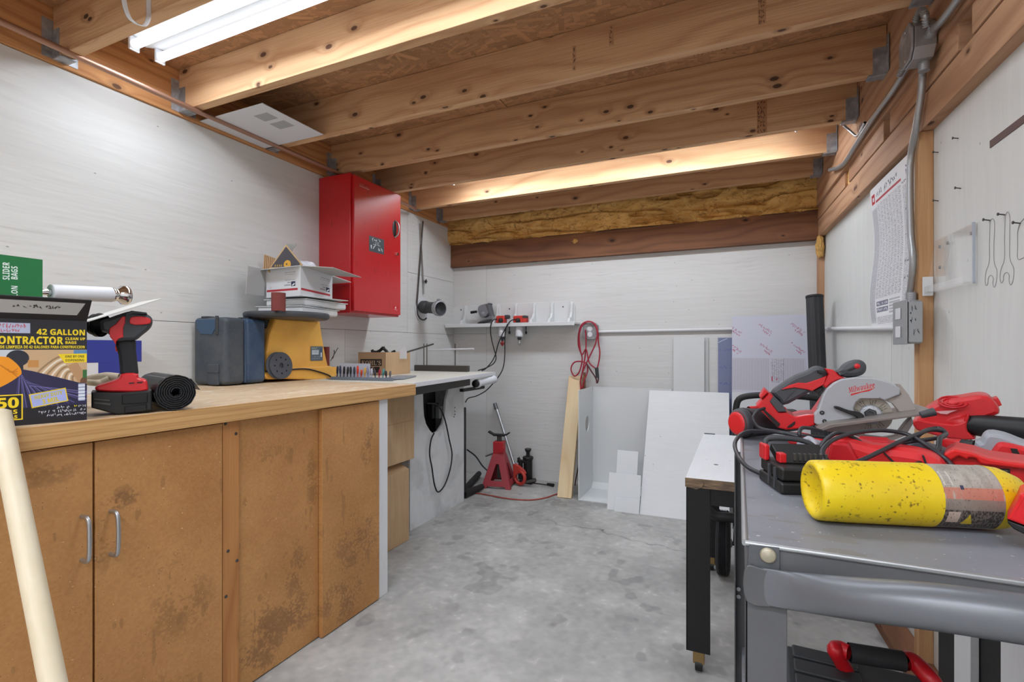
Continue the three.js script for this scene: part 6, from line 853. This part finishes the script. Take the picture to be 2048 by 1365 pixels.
{ // gas cylinder
  const t = thing('gas_cylinder', 'yellow torch gas cylinder with worn grey label lying on the cart', 'gas cylinder');
  const r = 0.0355, c0 = pD(1622, 985, 0.598).setY(CT + r + 0.001), c1 = pD(1984, 1013, 0.567).setY(CT + r + 0.001), L = c0.distanceTo(c1);
  const ym = std(0xffffff, 0.4, { map: tex(512, 256, 1, 1, (u, v) => { const s = fbm(u, v, 60, 46, 3, 821), b = fbm(u, v, 6, 6, 3, 825); let c = mixc([228, 200, 22], [214, 180, 18], b); if (s > 0.7) c = mixc(c, [110, 86, 18], cl((s - 0.7) * 6)); return c; }) });
  const cut = L * 0.64; const [m] = along(c0, c1);
  mesh('body', [lathe(c0, c1, [[0.012, 0.0], [0.011, 0.012], [0.009, 0.02], [0.004, 0.025], [0.001, 0.0275], [0, 0.031], [0.003, 0.0345], [0.012, r - 0.0004], [0.03, r], [0.0305, r - 0.0006], [0.032, r], [cut - 0.02, r], [cut - 0.0195, r - 0.0007], [cut - 0.018, r], [cut, r]], 56)], ym, t);
  const qd = new THREE.Quaternion().setFromUnitVectors(UP, c1.clone().sub(c0).normalize()), wd = a => V(Math.sin(a), 0, Math.cos(a)).applyQuaternion(qd); let st = 0, bestY = -2; for (let i = 0; i < 720; i++) { const y = wd(i / 720 * 6.28319).y; if (y > bestY) { bestY = y; st = i / 720; } } const sg = wd((st + 0.25) * 6.28319).dot(FWD) < 0 ? 1 : -1;
  const ltex = tex(512, 256, 1, 1, (u, v) => { // u around the cylinder, v along it
    const n = fbm(u, v, 12, 12, 4, 831), f = fbm(u, v, 90, 60, 2, 835); let c = mixc([170, 163, 153], [142, 134, 124], cl(n * 1.5 - 0.25 + (f - 0.5) * 0.5));
    const a = (u + 0.0) % 1; const band = (lo, hi) => a > lo && a < hi;
    const w = ((sg * (a - st)) % 1 + 1) % 1; // 0 at the top, grows down the visible side
    if (w > 0.17 && w < 0.225) c = mixc(c, [186, 106, 84], 0.75 * sst(0.35, 0.55, n + 0.2)); if (w > 0.225 && w < 0.34) c = mixc(c, [118, 104, 92], 0.6); if (w > 0.28 && w < 0.42) c = f > 0.5 ? [56, 50, 46] : [110, 100, 92];
    if (w > 0.29 && w < 0.36 && v > 0.08 && v < 0.28) c = [186, 166, 150]; if (w > 0.3 && w < 0.37 && v > 0.34 && v < 0.54 && (w - 0.3) / 0.07 > Math.abs(v - 0.44) / 0.1) c = [196, 170, 40];
    if (w > 0.075 && w < 0.16 && v > 0.04 && v < 0.2) c = (w * 260 | 0) % 2 && v > 0.07 && v < 0.17 ? [120, 112, 104] : [186, 178, 168];
    if (w > 0.158 && w < 0.18 && v > 0.3 && v < 0.36) c = [48, 50, 78]; if (f > 0.8) c = mixc(c, [70, 60, 52], 0.5); return c; });
  mesh('label', [lathe(c0, c1, [[cut, r - 0.0002], [cut + 0.0005, r - 0.0006], [L - 0.012, r - 0.0006], [L - 0.011, r - 0.0002]], 56)], std(0xffffff, 0.6, { map: ltex }), t);
  mesh('shoulder', [lathe(c0, c1, [[L - 0.011, r], [L + 0.004, r - 0.002], [L + 0.02, 0.026], [L + 0.03, 0.014], [L + 0.034, 0.011], [L + 0.05, 0.011], [L + 0.05, 0]], 48)], ym, t); }
{ // circular saw: guard side towards the camera
  const t = thing('circular_saw', 'red and grey cordless circular saw on the cart', 'circular saw');
  const q = p => p.map(([x, y]) => [1480 + x / 5.12, 710 + y / 5.12]), fr = turned(1690, 1.0, 1500), u = fr.u, FWD = fr.h, RGT = fr.u, at = fr.at, B = 1.0 / Math.cos(Math.atan(666 / F)) * Math.cos(Math.atan(666 / F) - Math.atan(476 / F)), P = (x, y, d) => fr.P(1480 + x / 5.12, 710 + y / 5.12, d);
  const gm = std(0xa8abaf, 0.42), dk = std(0x45474b, 0.6);
  mesh('upper_guard', [prof(q([[765, 702], [762, 605], [800, 562], [825, 500], [850, 420], [890, 350], [960, 288], [1050, 248], [1200, 229], [1340, 236], [1500, 268], [1600, 310], [1645, 352], [1642, 408], [1480, 470], [1420, 442], [1330, 432], [1245, 448], [1190, 490], [1166, 550], [1178, 608], [1215, 655], [1100, 690], [900, 716], [790, 722]]), at(0), u, 0.016, 0.004)], gm, t);
  mesh('guard_rim', [prof(q([[1645, 352], [1600, 310], [1500, 268], [1340, 236], [1200, 229], [1050, 248], [960, 288], [890, 350], [850, 420], [825, 500], [800, 562], [850, 575], [880, 500], [910, 420], [960, 360], [1050, 310], [1200, 285], [1340, 292], [1480, 320], [1580, 360]]), at(0.012), u, 0.03, 0.003)], gm, t);
  mesh('lower_guard', [prof(q([[1480, 470], [1645, 405], [1600, 300], [1640, 300], [1730, 410], [1800, 540], [1815, 600], [1640, 650], [1620, 570], [1560, 500]]), at(0.012), u, 0.012, 0.002), prof(q([[830, 740], [1230, 690], [1230, 770], [1300, 830], [1480, 850], [1600, 830], [1700, 700], [1760, 640], [1780, 700], [1700, 830], [1560, 885], [1300, 870], [1120, 810], [900, 790]]), at(0.014), u, 0.02, 0.002)], std(0xa79f98, 0.45, { metalness: 0.3 }), t);
  const bt = canvasTex(512, 512, (x, W, H) => { x.fillStyle = '#a39d92'; x.fillRect(0, 0, W, H); x.strokeStyle = '#57513f'; x.lineWidth = 5; for (let i = 0; i < 40; i++) { const a = i / 40 * 6.283; x.save(); x.translate(256, 256); x.rotate(a); if (i % 5 < 3) scrawl(x, 104, -9, 110, 14, '#5c5340', 4); x.restore(); } x.strokeStyle = '#7f776a'; x.lineWidth = 8; x.beginPath(); x.arc(256, 256, 92, 0, 7); x.stroke(); });
  const c = P(1336, 612, 0.02), R = P(1574, 612, 0.02).distanceTo(P(1336, 612, 0.02)) * 0.97; const dg = new THREE.CylinderGeometry(R, R, 0.002, 60); dg.rotateX(Math.PI / 2);
  mesh('blade', [xf(dg, basis(c, RGT, UP, FWD.clone().negate()))], std(0xffffff, 0.4, { metalness: 0.45, map: bt }), t);
  mesh('blade_flange', [lathe(P(1336, 612, 0.018), P(1336, 612, -0.02), [[0, 0], [0, 0.0195], [0.004, 0.019], [0.005, 0.012], [0.006, 0]])], M.galv, t); mesh('arbor_bolt', [lathe(P(1338, 610, 0.013), P(1338, 610, -0.03), [[0, 0.0115], [0.006, 0.011], [0.007, 0.006], [0.004, 0.005], [0.004, 0]], 6)], M.dgrey, t);
  mesh('lever', [prof(smooth(q([[962, 540], [985, 528], [1120, 572], [1235, 594], [1272, 625], [1262, 662], [1215, 664], [1190, 640], [1060, 585]]), 3), at(-0.014), u, 0.012, 0.003)], M.black, t);
  mesh('shoe', [prof(q([[800, 768], [915, 712], [1880, 598], [1985, 568], [2002, 588], [1890, 622], [960, 748], [820, 790]]), at(-0.045), u, 0.12, 0.002)], std(0x8d8680, 0.45, { metalness: 0.5 }), t);
  mesh('shoe_knob', [rod(P(1850, 618, -0.05), P(1995, 582, -0.05), 0.006, 0.0075, 10)], M.dgrey, t);
  mesh('motor_body', [prof(q([[480, 600], [560, 632], [640, 612], [770, 606], [900, 420], [1000, 320], [1100, 300], [1100, 680], [780, 730], [560, 765], [440, 740]]), at(0.045), u, 0.09, 0.012)], M.redtool, t);
  mesh('battery_foot', [prof(q([[165, 528], [215, 470], [240, 450], [290, 388], [345, 430], [322, 482], [400, 590], [480, 592], [560, 634], [700, 612], [765, 608], [770, 722], [690, 748], [480, 772], [392, 752], [180, 546]]), at(0.012), u, 0.07, 0.005)], M.redtool, t);
  mesh('release_tab', [prof(q([[200, 432], [250, 350], [292, 386], [216, 458]]), at(0.006), u, 0.07, 0.004)], M.redtool, t);
  mesh('battery_slot', [prof(q([[210, 545], [250, 560], [412, 710], [392, 742], [360, 720]]), at(0.009), u, 0.01, 0.001), prof(q([[480, 750], [500, 725], [565, 682], [560, 715], [525, 745]]), at(0.009), u, 0.01, 0.001)], M.black, t);
  mesh('rear_overmould', [prof(q([[345, 420], [440, 515], [480, 585], [390, 588], [305, 480]]), at(0.008), u, 0.075, 0.003)], dk, t);
  mesh('grip', [prof(smooth(q([[322, 385], [430, 300], [560, 218], [690, 168], [750, 130], [810, 118], [875, 142], [905, 200], [870, 250], [760, 360], [640, 430], [440, 522], [400, 470], [350, 425]]), 3), at(0.02), u, 0.045, 0.012)], dk, t);
  mesh('grip_stripe', [prof(q([[425, 357], [510, 312], [600, 286], [680, 292], [800, 252], [890, 215], [860, 305], [740, 372], [690, 357], [560, 337]]), at(0.015), u, 0.05, 0.002)], M.redtool, t);
  mesh('lock_button', [prof(q([[795, 160], [820, 155], [882, 180], [860, 202], [800, 188]]), at(0.012), u, 0.02, 0.002)], M.black, t); mesh('trigger', [prof(q([[755, 360], [850, 320], [845, 370], [800, 398], [760, 380]]), at(0.03), u, 0.02, 0.004)], M.dgrey, t);
  mesh('front_bridge', [prof(q([[872, 142], [962, 156], [1022, 210], [1085, 242], [1000, 262], [930, 300], [885, 345], [845, 312], [905, 205]]), at(0.016), u, 0.055, 0.005)], M.redtool, t);
  mesh('front_knob', [prof(smooth(q([[985, 175], [1030, 155], [1080, 100], [1160, 62], [1240, 54], [1298, 88], [1312, 140], [1292, 190], [1240, 220], [1110, 236], [1030, 215]]), 3), at(0.01), u, 0.05, 0.016)], dk, t); const kb = P(1205, 118, 0.006); mesh('knob_button', [lathe(kb.clone().addScaledVector(FWD, 0.006), kb.clone().addScaledVector(FWD, -0.02), [[0, 0.0052], [0.003, 0.005], [0.004, 0]])], M.redtool, t);
  const lg = canvasTex(512, 256, (x, W, H) => { x.fillStyle = '#a8abaf'; x.fillRect(0, 0, W, H); x.save(); x.translate(26, 170); x.rotate(-0.2); x.fillStyle = '#c8282c'; x.font = 'italic bold 120px serif'; const m = x.measureText('Milwaukee').width; x.save(); x.scale(440 / m, 1); x.fillText('Milwaukee', 0, 0); x.restore(); x.beginPath(); x.moveTo(20, 52); x.lineTo(30, 22); x.lineTo(210, 18); x.lineTo(440, 6); x.lineTo(330, 40); x.lineTo(200, 36); x.closePath(); x.fill(); x.strokeStyle = '#d9b46a'; x.lineWidth = 4; x.beginPath(); x.moveTo(36, 14); x.lineTo(430, 4); x.stroke(); x.restore(); });
  const l0 = P(1100, 445, -0.0006), l1 = P(1425, 445, -0.0006), l2 = P(1100, 285, -0.0006); mesh('guard_print', [card(l0, l1.clone().sub(l0), l2.clone().sub(l0), 0.0002)], std(0xffffff, 0.42, { map: lg }), t);
  mesh('guard_bolt', [[840, 594], [866, 682]].map(([x, y]) => lathe(P(x, y, 0.001), P(x, y, -0.02), [[0, 0.0045], [0.002, 0.0042], [0.002, 0.002], [0, 0]], 12)), M.black, t); }
{ // blower
  const t = thing('leaf_blower', 'red cordless blower with black nozzle at the back of the cart', 'blower');
  const q = p => p.map(([x, y]) => [1800 + x / 5.935, 770 + y / 5.935]), fr = turned(1900, 1.08), u = fr.u, FWD = fr.h, RGT = fr.u, at = fr.at, P = (x, y, d) => fr.P(1800 + x / 5.935, 770 + y / 5.935, d);
  mesh('housing', [prof(smooth(q([[150, 440], [210, 412], [250, 340], [430, 215], [560, 180], [760, 150], [950, 122], [1050, 135], [1120, 185], [1185, 290], [1180, 350], [1000, 420], [900, 560], [900, 650], [600, 640], [330, 575], [200, 530]]), 3), at(0.008), u, 0.12, 0.014)], M.redtool, t);
  mesh('front_deck', [prof(smooth(q([[145, 440], [200, 412], [300, 430], [640, 470], [760, 430], [780, 360], [830, 355], [800, 470], [810, 560], [900, 652], [560, 640], [300, 570], [190, 535]]), 2), at(-0.004), u, 0.06, 0.006)], M.redtool, t);
  mesh('intake_grille', [0, 1, 2].map(i => (() => { const g = new THREE.TorusGeometry(0.024 - i * 0.0075, 0.0022, 8, 30); g.scale(1, 1, 1); const n = V(0, 0.9, 0).addScaledVector(FWD, -0.43).normalize(); const uu = RGT.clone(), vv = n.clone().cross(uu); return xf(g, basis(P(625, 205, 0.012), uu, vv, n)); })()), M.red, t);
  mesh('label', [prof(q([[420, 318], [680, 302], [600, 330], [560, 352], [480, 345]]), at(-0.003), u, 0.003, 0.0004)], std(0xe0a8a8, 0.5), t);
  mesh('battery_tab', [prof(q([[1100, 165], [1160, 150], [1190, 195], [1212, 245], [1160, 265]]), at(0.06), u, 0.05, 0.003)], M.redtool, t);
  const n0 = P(800, 468, 0.02), n1 = fr.P(2120, 868, -0.02); mesh('nozzle', [lathe(n0, n1, [[0, 0], [-0.01, 0.018], [0, 0.0215], [0.02, 0.023], [n0.distanceTo(n1), 0.0265], [n0.distanceTo(n1), 0.02]], 32)], M.black, t); mesh('nozzle_collar', [lathe(n0, n1, [[-0.03, 0.022], [-0.012, 0.0245], [0.0, 0.0235], [0.001, 0.02]], 32)], M.redtool, t); }
{ // multi-tool in front of the saw
  const t = thing('oscillating_tool', 'faceted red power tool lying under the looped black cable', 'power tool'); const q = p => p.map(([x, y]) => [1530 + x / 5.535, 860 + y / 5.535]), fr = turned(1760, 0.76), u = fr.u, at = d => fr.at((d - 0.76) * 1.24);
  mesh('body', [prof(smooth(q([[655, 300], [672, 180], [700, 105], [780, 82], [880, 95], [1000, 130], [1200, 190], [1500, 215], [1800, 270], [1960, 340], [2060, 480], [1900, 640], [1000, 640], [760, 560], [680, 420]]), 3), at(0.76), u, 0.07, 0.02)], M.redtool, t);
  mesh('nose_facet', [prof(q([[680, 330], [720, 130], [930, 150], [1060, 380], [900, 420], [760, 400]]), at(0.752), u, 0.03, 0.008)], M.red, t); mesh('seam_band', [prof(q([[1740, 290], [1765, 295], [1830, 470], [1800, 470]]), at(0.757), u, 0.05, 0.001), prof(q([[1300, 250], [1330, 260], [1520, 440], [1480, 440]]), at(0.757), u, 0.05, 0.001)], M.black, t);
  const k = thing('small_red_tool', 'small red and grey tool under the saw beside the battery charger', 'power tool'); mesh('body', [prof(smooth(q([[225, 70], [380, 60], [520, 90], [640, 110], [640, 190], [400, 190], [260, 160]]), 3), at(0.93), u, 0.05, 0.01)], M.redtool, k); mesh('grey_insert', [prof(q([[370, 110], [470, 90], [620, 130], [660, 170], [420, 190]]), at(0.925), u, 0.03, 0.004)], std(0x9a9ca4, 0.5), k);
  const dd = thing('dark_wedge_tool', 'dark grey tool body beneath the right end of the cable loop', 'power tool'); mesh('body', [prof(smooth(q([[1540, 190], [1640, 130], [1760, 150], [1880, 210], [2050, 260], [2050, 330], [1800, 260], [1620, 230]]), 2), at(0.86), u, 0.06, 0.006)], std(0x4b5056, 0.55), dd); mesh('red_end', [prof(q([[1040, 110], [1360, 130], [1400, 160], [1550, 170], [1540, 210], [1200, 190]]), at(0.87), u, 0.05, 0.004)], M.red, dd); }
{ // battery charger
  const t = thing('battery_charger', 'black battery charger with red latch in front of the saw', 'charger');
  const C = pY(1562, 991, CT), uu = RGT.clone(), bb = V(-0.1, 0, -1).normalize(); const w = 0.09, d = 0.085;
  t.position.copy(C); t.rotation.y = Math.atan2(-uu.z, uu.x) - 0.12;
  mesh('base', [bx(0, w, 0, 0.017, -d, 0, 0.004), bx(0.002, w - 0.002, 0.018, 0.037, -d + 0.002, -0.003, 0.004)], M.black, t); mesh('side_rib', [bx(-0.001, 0.004, 0.004, 0.034, -d * 0.55, -d * 0.5, 0.001), bx(-0.001, 0.004, 0.004, 0.034, -d * 0.3, -d * 0.25, 0.001)], M.dgrey, t);
  mesh('rail', [tube([V(0.006, 0.036, -d + 0.02), V(0.006, 0.062, -d + 0.012), V(0.014, 0.066, -d + 0.01), V(w - 0.02, 0.06, -d + 0.01), V(w, 0.036, -d + 0.012)], 0.004, 40, 8)], M.dgrey, t);
  mesh('dock', [slab(V(0.012, 0.04, -0.03), V(w - 0.02, 0, 0), V(0, 0.02, -0.04), 0.012, 0.002)], M.black, t); for (let i = 0; i < 7; i++) mesh('contact', [bx(0.03 + i * 0.007, 0.033 + i * 0.007, 0.042, 0.052, -0.036, -0.03, 0.0005)], M.iron, t);
  mesh('latch', [bx(-0.002, 0.006, 0.036, 0.06, -d + 0.006, -d + 0.03, 0.003), bx(0.01, 0.02, 0.038, 0.052, -0.045, -0.03, 0.002)], M.red, t); }
{ const t = thing('angle_tool', 'black power tool with red end cap at the far left corner of the cart', 'power tool'); const B = 1.14, P = (x, y, d = 0) => pD(x, y, B + d);
  const a = P(1470, 857, 0.0).setY(CT + 0.0345), b = P(1600, 862, 0.06).setY(CT + 0.0345); mesh('body', [lathe(a, b, [[0.004, 0], [0.004, 0.026], [0.012, 0.0325], [0.03, 0.0335], [0.08, 0.032], [0.13, 0.028], [0.17, 0.026], [0.18, 0]], 28)], M.dgrey, t); mesh('end_cap', [lathe(a, b, [[0, 0], [0, 0.018], [0.002, 0.024], [0.007, 0.0285], [0.009, 0.02]], 28)], M.redtool, t); mesh('top_stripe', [tube([a.clone().lerp(b, 0.2).add(V(0, 0.031, 0)), a.clone().lerp(b, 0.5).add(V(0, 0.031, 0)), a.clone().lerp(b, 0.75).add(V(0, 0.026, 0))], 0.006, 20, 8)], M.redtool, t); mesh('vent', [lathe(a, b, [[0.02, 0.0325], [0.022, 0.0345], [0.026, 0.0345], [0.028, 0.0325]], 28)], M.black, t); }
{ // loops of black cable
  const c = (pts) => pts.map(([x, y, d]) => pD(1440 + x / 3.368, 700 + y / 3.368, d)); const r = 0.0033, m = phys(0x26272b, 0.4, {});
  const t = thing('tool_cable', 'looped dark grey cable lying over the tools on the cart', 'cable');
  mesh('loop', [tube(c([[420, 840, 0.78], [345, 852, 0.79], [200, 800, 0.82], [115, 700, 0.88], [108, 610, 0.94], [190, 552, 0.98], [400, 558, 0.98], [520, 585, 0.95], [600, 622, 0.92], [650, 655, 0.9]]), r * 1.1, 100, 10)], m, t);
  mesh('loop', [tube(c([[300, 395, 1.05], [255, 412, 1.04], [224, 462, 1.03], [262, 522, 1.02], [400, 552, 0.99], [560, 575, 0.96], [720, 592, 0.95], [860, 600, 0.95]]), r, 80, 10)], m, t);
  mesh('loop', [tube(c([[640, 660, 0.9], [570, 640, 0.88], [535, 570, 0.87], [545, 532, 0.88], [600, 528, 0.9], [680, 548, 0.93]]), r, 50, 10)], m, t);
  mesh('loop', [tube(c([[660, 680, 0.8], [710, 610, 0.8], [790, 562, 0.8], [860, 575, 0.8], [1000, 655, 0.79], [1130, 725, 0.77], [1270, 795, 0.74]]), r, 80, 10)], m, t);
  mesh('loop', [tube(c([[760, 772, 0.72], [700, 745, 0.72], [685, 700, 0.73], [730, 630, 0.75], [850, 575, 0.78], [1000, 548, 0.8], [1130, 546, 0.81], [1260, 570, 0.8], [1400, 650, 0.77], [1530, 745, 0.74], [1605, 840, 0.7]]), r, 120, 10)], m, t);
  mesh('loop', [tube(c([[760, 772, 0.72], [860, 775, 0.72], [960, 742, 0.73], [1080, 685, 0.75], [1200, 625, 0.77], [1330, 570, 0.8], [1430, 540, 0.82], [1510, 552, 0.82], [1515, 580, 0.81], [1400, 605, 0.8], [1280, 620, 0.79], [1180, 640, 0.79]]), r, 120, 10)], m, t);
  mesh('loop', [tube(c([[1240, 805, 0.71], [1330, 770, 0.73], [1420, 722, 0.75], [1470, 670, 0.77], [1480, 600, 0.79], [1520, 562, 0.82], [1470, 530, 0.84], [1380, 548, 0.84], [1320, 590, 0.83]]), r * 1.1, 100, 10)], m, t);
  const k = thing('cable_clamp', 'pale grey cable clip tangled in the dark cable', 'clip'); mesh('clip', [tube(c([[560, 620, 0.87], [600, 600, 0.87], [640, 640, 0.86], [610, 660, 0.86], [560, 640, 0.87]]), 0.005, 30, 8), rod(...c([[520, 640, 0.88], [650, 668, 0.87]]), 0.006, 0.006, 10)], std(0xa9abb4, 0.5), k); }
{ // reciprocating saw
  const t = thing('reciprocating_saw', 'red and grey reciprocating saw at the right edge of the cart', 'saw'); const q = p => p.map(([x, y]) => [1800 + x / 5.935, 770 + y / 5.935]), fr = turned(1980, 0.84), u = fr.u, at = d => fr.at(d - 0.84), P = (x, y, d) => fr.P(1800 + x / 5.935, 770 + y / 5.935, d - 0.84), B = 0.84;
  mesh('gear_housing', [prof(smooth(q([[890, 690], [950, 672], [985, 610], [1050, 572], [1250, 602], [1480, 690], [1700, 740], [1700, 900], [1300, 930], [1000, 900], [900, 830]]), 3), at(B), u, 0.06, 0.012)], std(0x9a9ca2, 0.5), t);
  mesh('body', [prof(smooth(q([[1050, 880], [1100, 770], [1170, 695], [1300, 702], [1480, 745], [1700, 790], [1700, 1000], [1300, 980]]), 3), at(B - 0.012), u, 0.08, 0.01)], M.redtool, t); mesh('vent', [prof(q([[1310, 755], [1390, 762], [1422, 828], [1335, 822]]), at(B - 0.014), u, 0.01, 0.001)], M.black, t); mesh('slot', [prof(q([[1330, 905], [1480, 912], [1480, 940], [1315, 935]]), at(B - 0.015), u, 0.01, 0.001)], M.black, t);
  const a = P(905, 740, B + 0.03), b = P(480, 700, B + 0.05), L = a.distanceTo(b); mesh('boot', [lathe(a, b, [[0, 0.0], [0, 0.0105], [0.002, 0.0118], [0.004, 0.0105], [0.007, 0.0122], [0.01, 0.0105], [0.013, 0.0122], [0.016, 0.0105], [0.019, 0.012], [0.021, 0.0095]], 24)], M.black, t); mesh('nose', [lathe(a, b, [[0.02, 0.0108], [0.024, 0.0112], [L - 0.012, 0.0108], [L - 0.002, 0.009], [L, 0]], 24)], M.redtool, t); }
{ const t = thing('red_case', 'bright red plastic tool housing with black panel behind the gas cylinder', 'power tool'); const q = p => p.map(([x, y]) => [1800 + x / 5.935, 770 + y / 5.935]), fr = turned(1980, 0.72), u = fr.u, at = d => fr.at(d - 0.72), B = 0.72;
  mesh('shell', [prof(q([[515, 830], [560, 800], [640, 772], [740, 790], [860, 812], [960, 850], [1060, 880], [1472, 940], [1700, 975], [1700, 1330], [1200, 1300], [900, 1120], [700, 1050]]), at(B), u, 0.09, 0.006)], std(0xc00f12, 0.4), t);
  mesh('rim', [prof(smooth(q([[520, 835], [560, 802], [640, 772], [740, 790], [870, 815], [1060, 882], [1472, 942], [1700, 975], [1700, 1030], [1472, 1005], [1100, 960], [950, 940], [900, 880], [820, 870], [790, 890], [700, 850], [640, 880], [600, 900]]), 2), at(B - 0.012), u, 0.03, 0.004)], std(0xd01818, 0.38), t);
  mesh('black_panel', [prof(q([[1045, 985], [1310, 1005], [1295, 1170], [1225, 1155], [1030, 1060]]), at(B - 0.002), u, 0.004, 0.0005)], M.black, t); mesh('panel_mark', [prof(q([[1110, 1015], [1280, 1022], [1282, 1030], [1112, 1024]]), at(B - 0.004), u, 0.003, 0.0003), prof(q([[1070, 1040], [1180, 1062], [1290, 1070], [1290, 1078], [1175, 1074], [1070, 1050]]), at(B - 0.004), u, 0.003, 0.0003)], std(0x7a6a5c, 0.6), t); }
{ const t = thing('torch_head', 'red torch handle with black base at the right picture edge', 'torch'); const q = p => p.map(([x, y]) => [1860 + x / 7.186, 900 + y / 7.186]), fr = turned(2040, 0.5), u = fr.u, at = d => fr.at(d - 0.5), B = 0.5;
  mesh('handle', [prof(q([[1108, 1000], [1250, 760], [1290, 650], [1360, 615], [1900, 560], [1900, 1190], [1500, 1150], [1120, 1012]]), at(B), u, 0.05, 0.004)], std(0xd4161e, 0.4), t); mesh('base', [prof(q([[1112, 1018], [1500, 1160], [1900, 1200], [1900, 1330], [1480, 1290], [1200, 1150], [1120, 1070]]), at(B + 0.001), u, 0.05, 0.003)], M.black, t); }
// ---------------------------------------------------------------- pole in the left foreground
{ const p1 = pD(2, 845, 1.043), p0 = pD(106, 1365, 0.885), d = p0.clone().sub(p1), foot = p1.clone().addScaledVector(d, (0.012 - p1.y) / d.y), top = p1.clone().addScaledVector(d, -0.05); const t = thing('wooden_pole', 'smooth pale wooden pole leaning on the worktop edge in the left foreground', 'pole'); const L = foot.distanceTo(top);
  const g = lathe(foot, top, [[0, 0], [0, 0.017], [0.004, 0.019], [L - 0.006, 0.019], [L, 0.012], [L, 0]], 28); mesh('pole', [uvm(g, 'y', 0.3, 0.2)], std(0xffffff, 0.5, { map: tex(128, 512, 0.4, 0.4, (u, v) => mixc([218, 206, 180], [208, 193, 162], cl(fbm(u, v, 12, 12, 4, 901) * 1.3 - 0.2))) }), t); }

renderer.render(scene, camera);
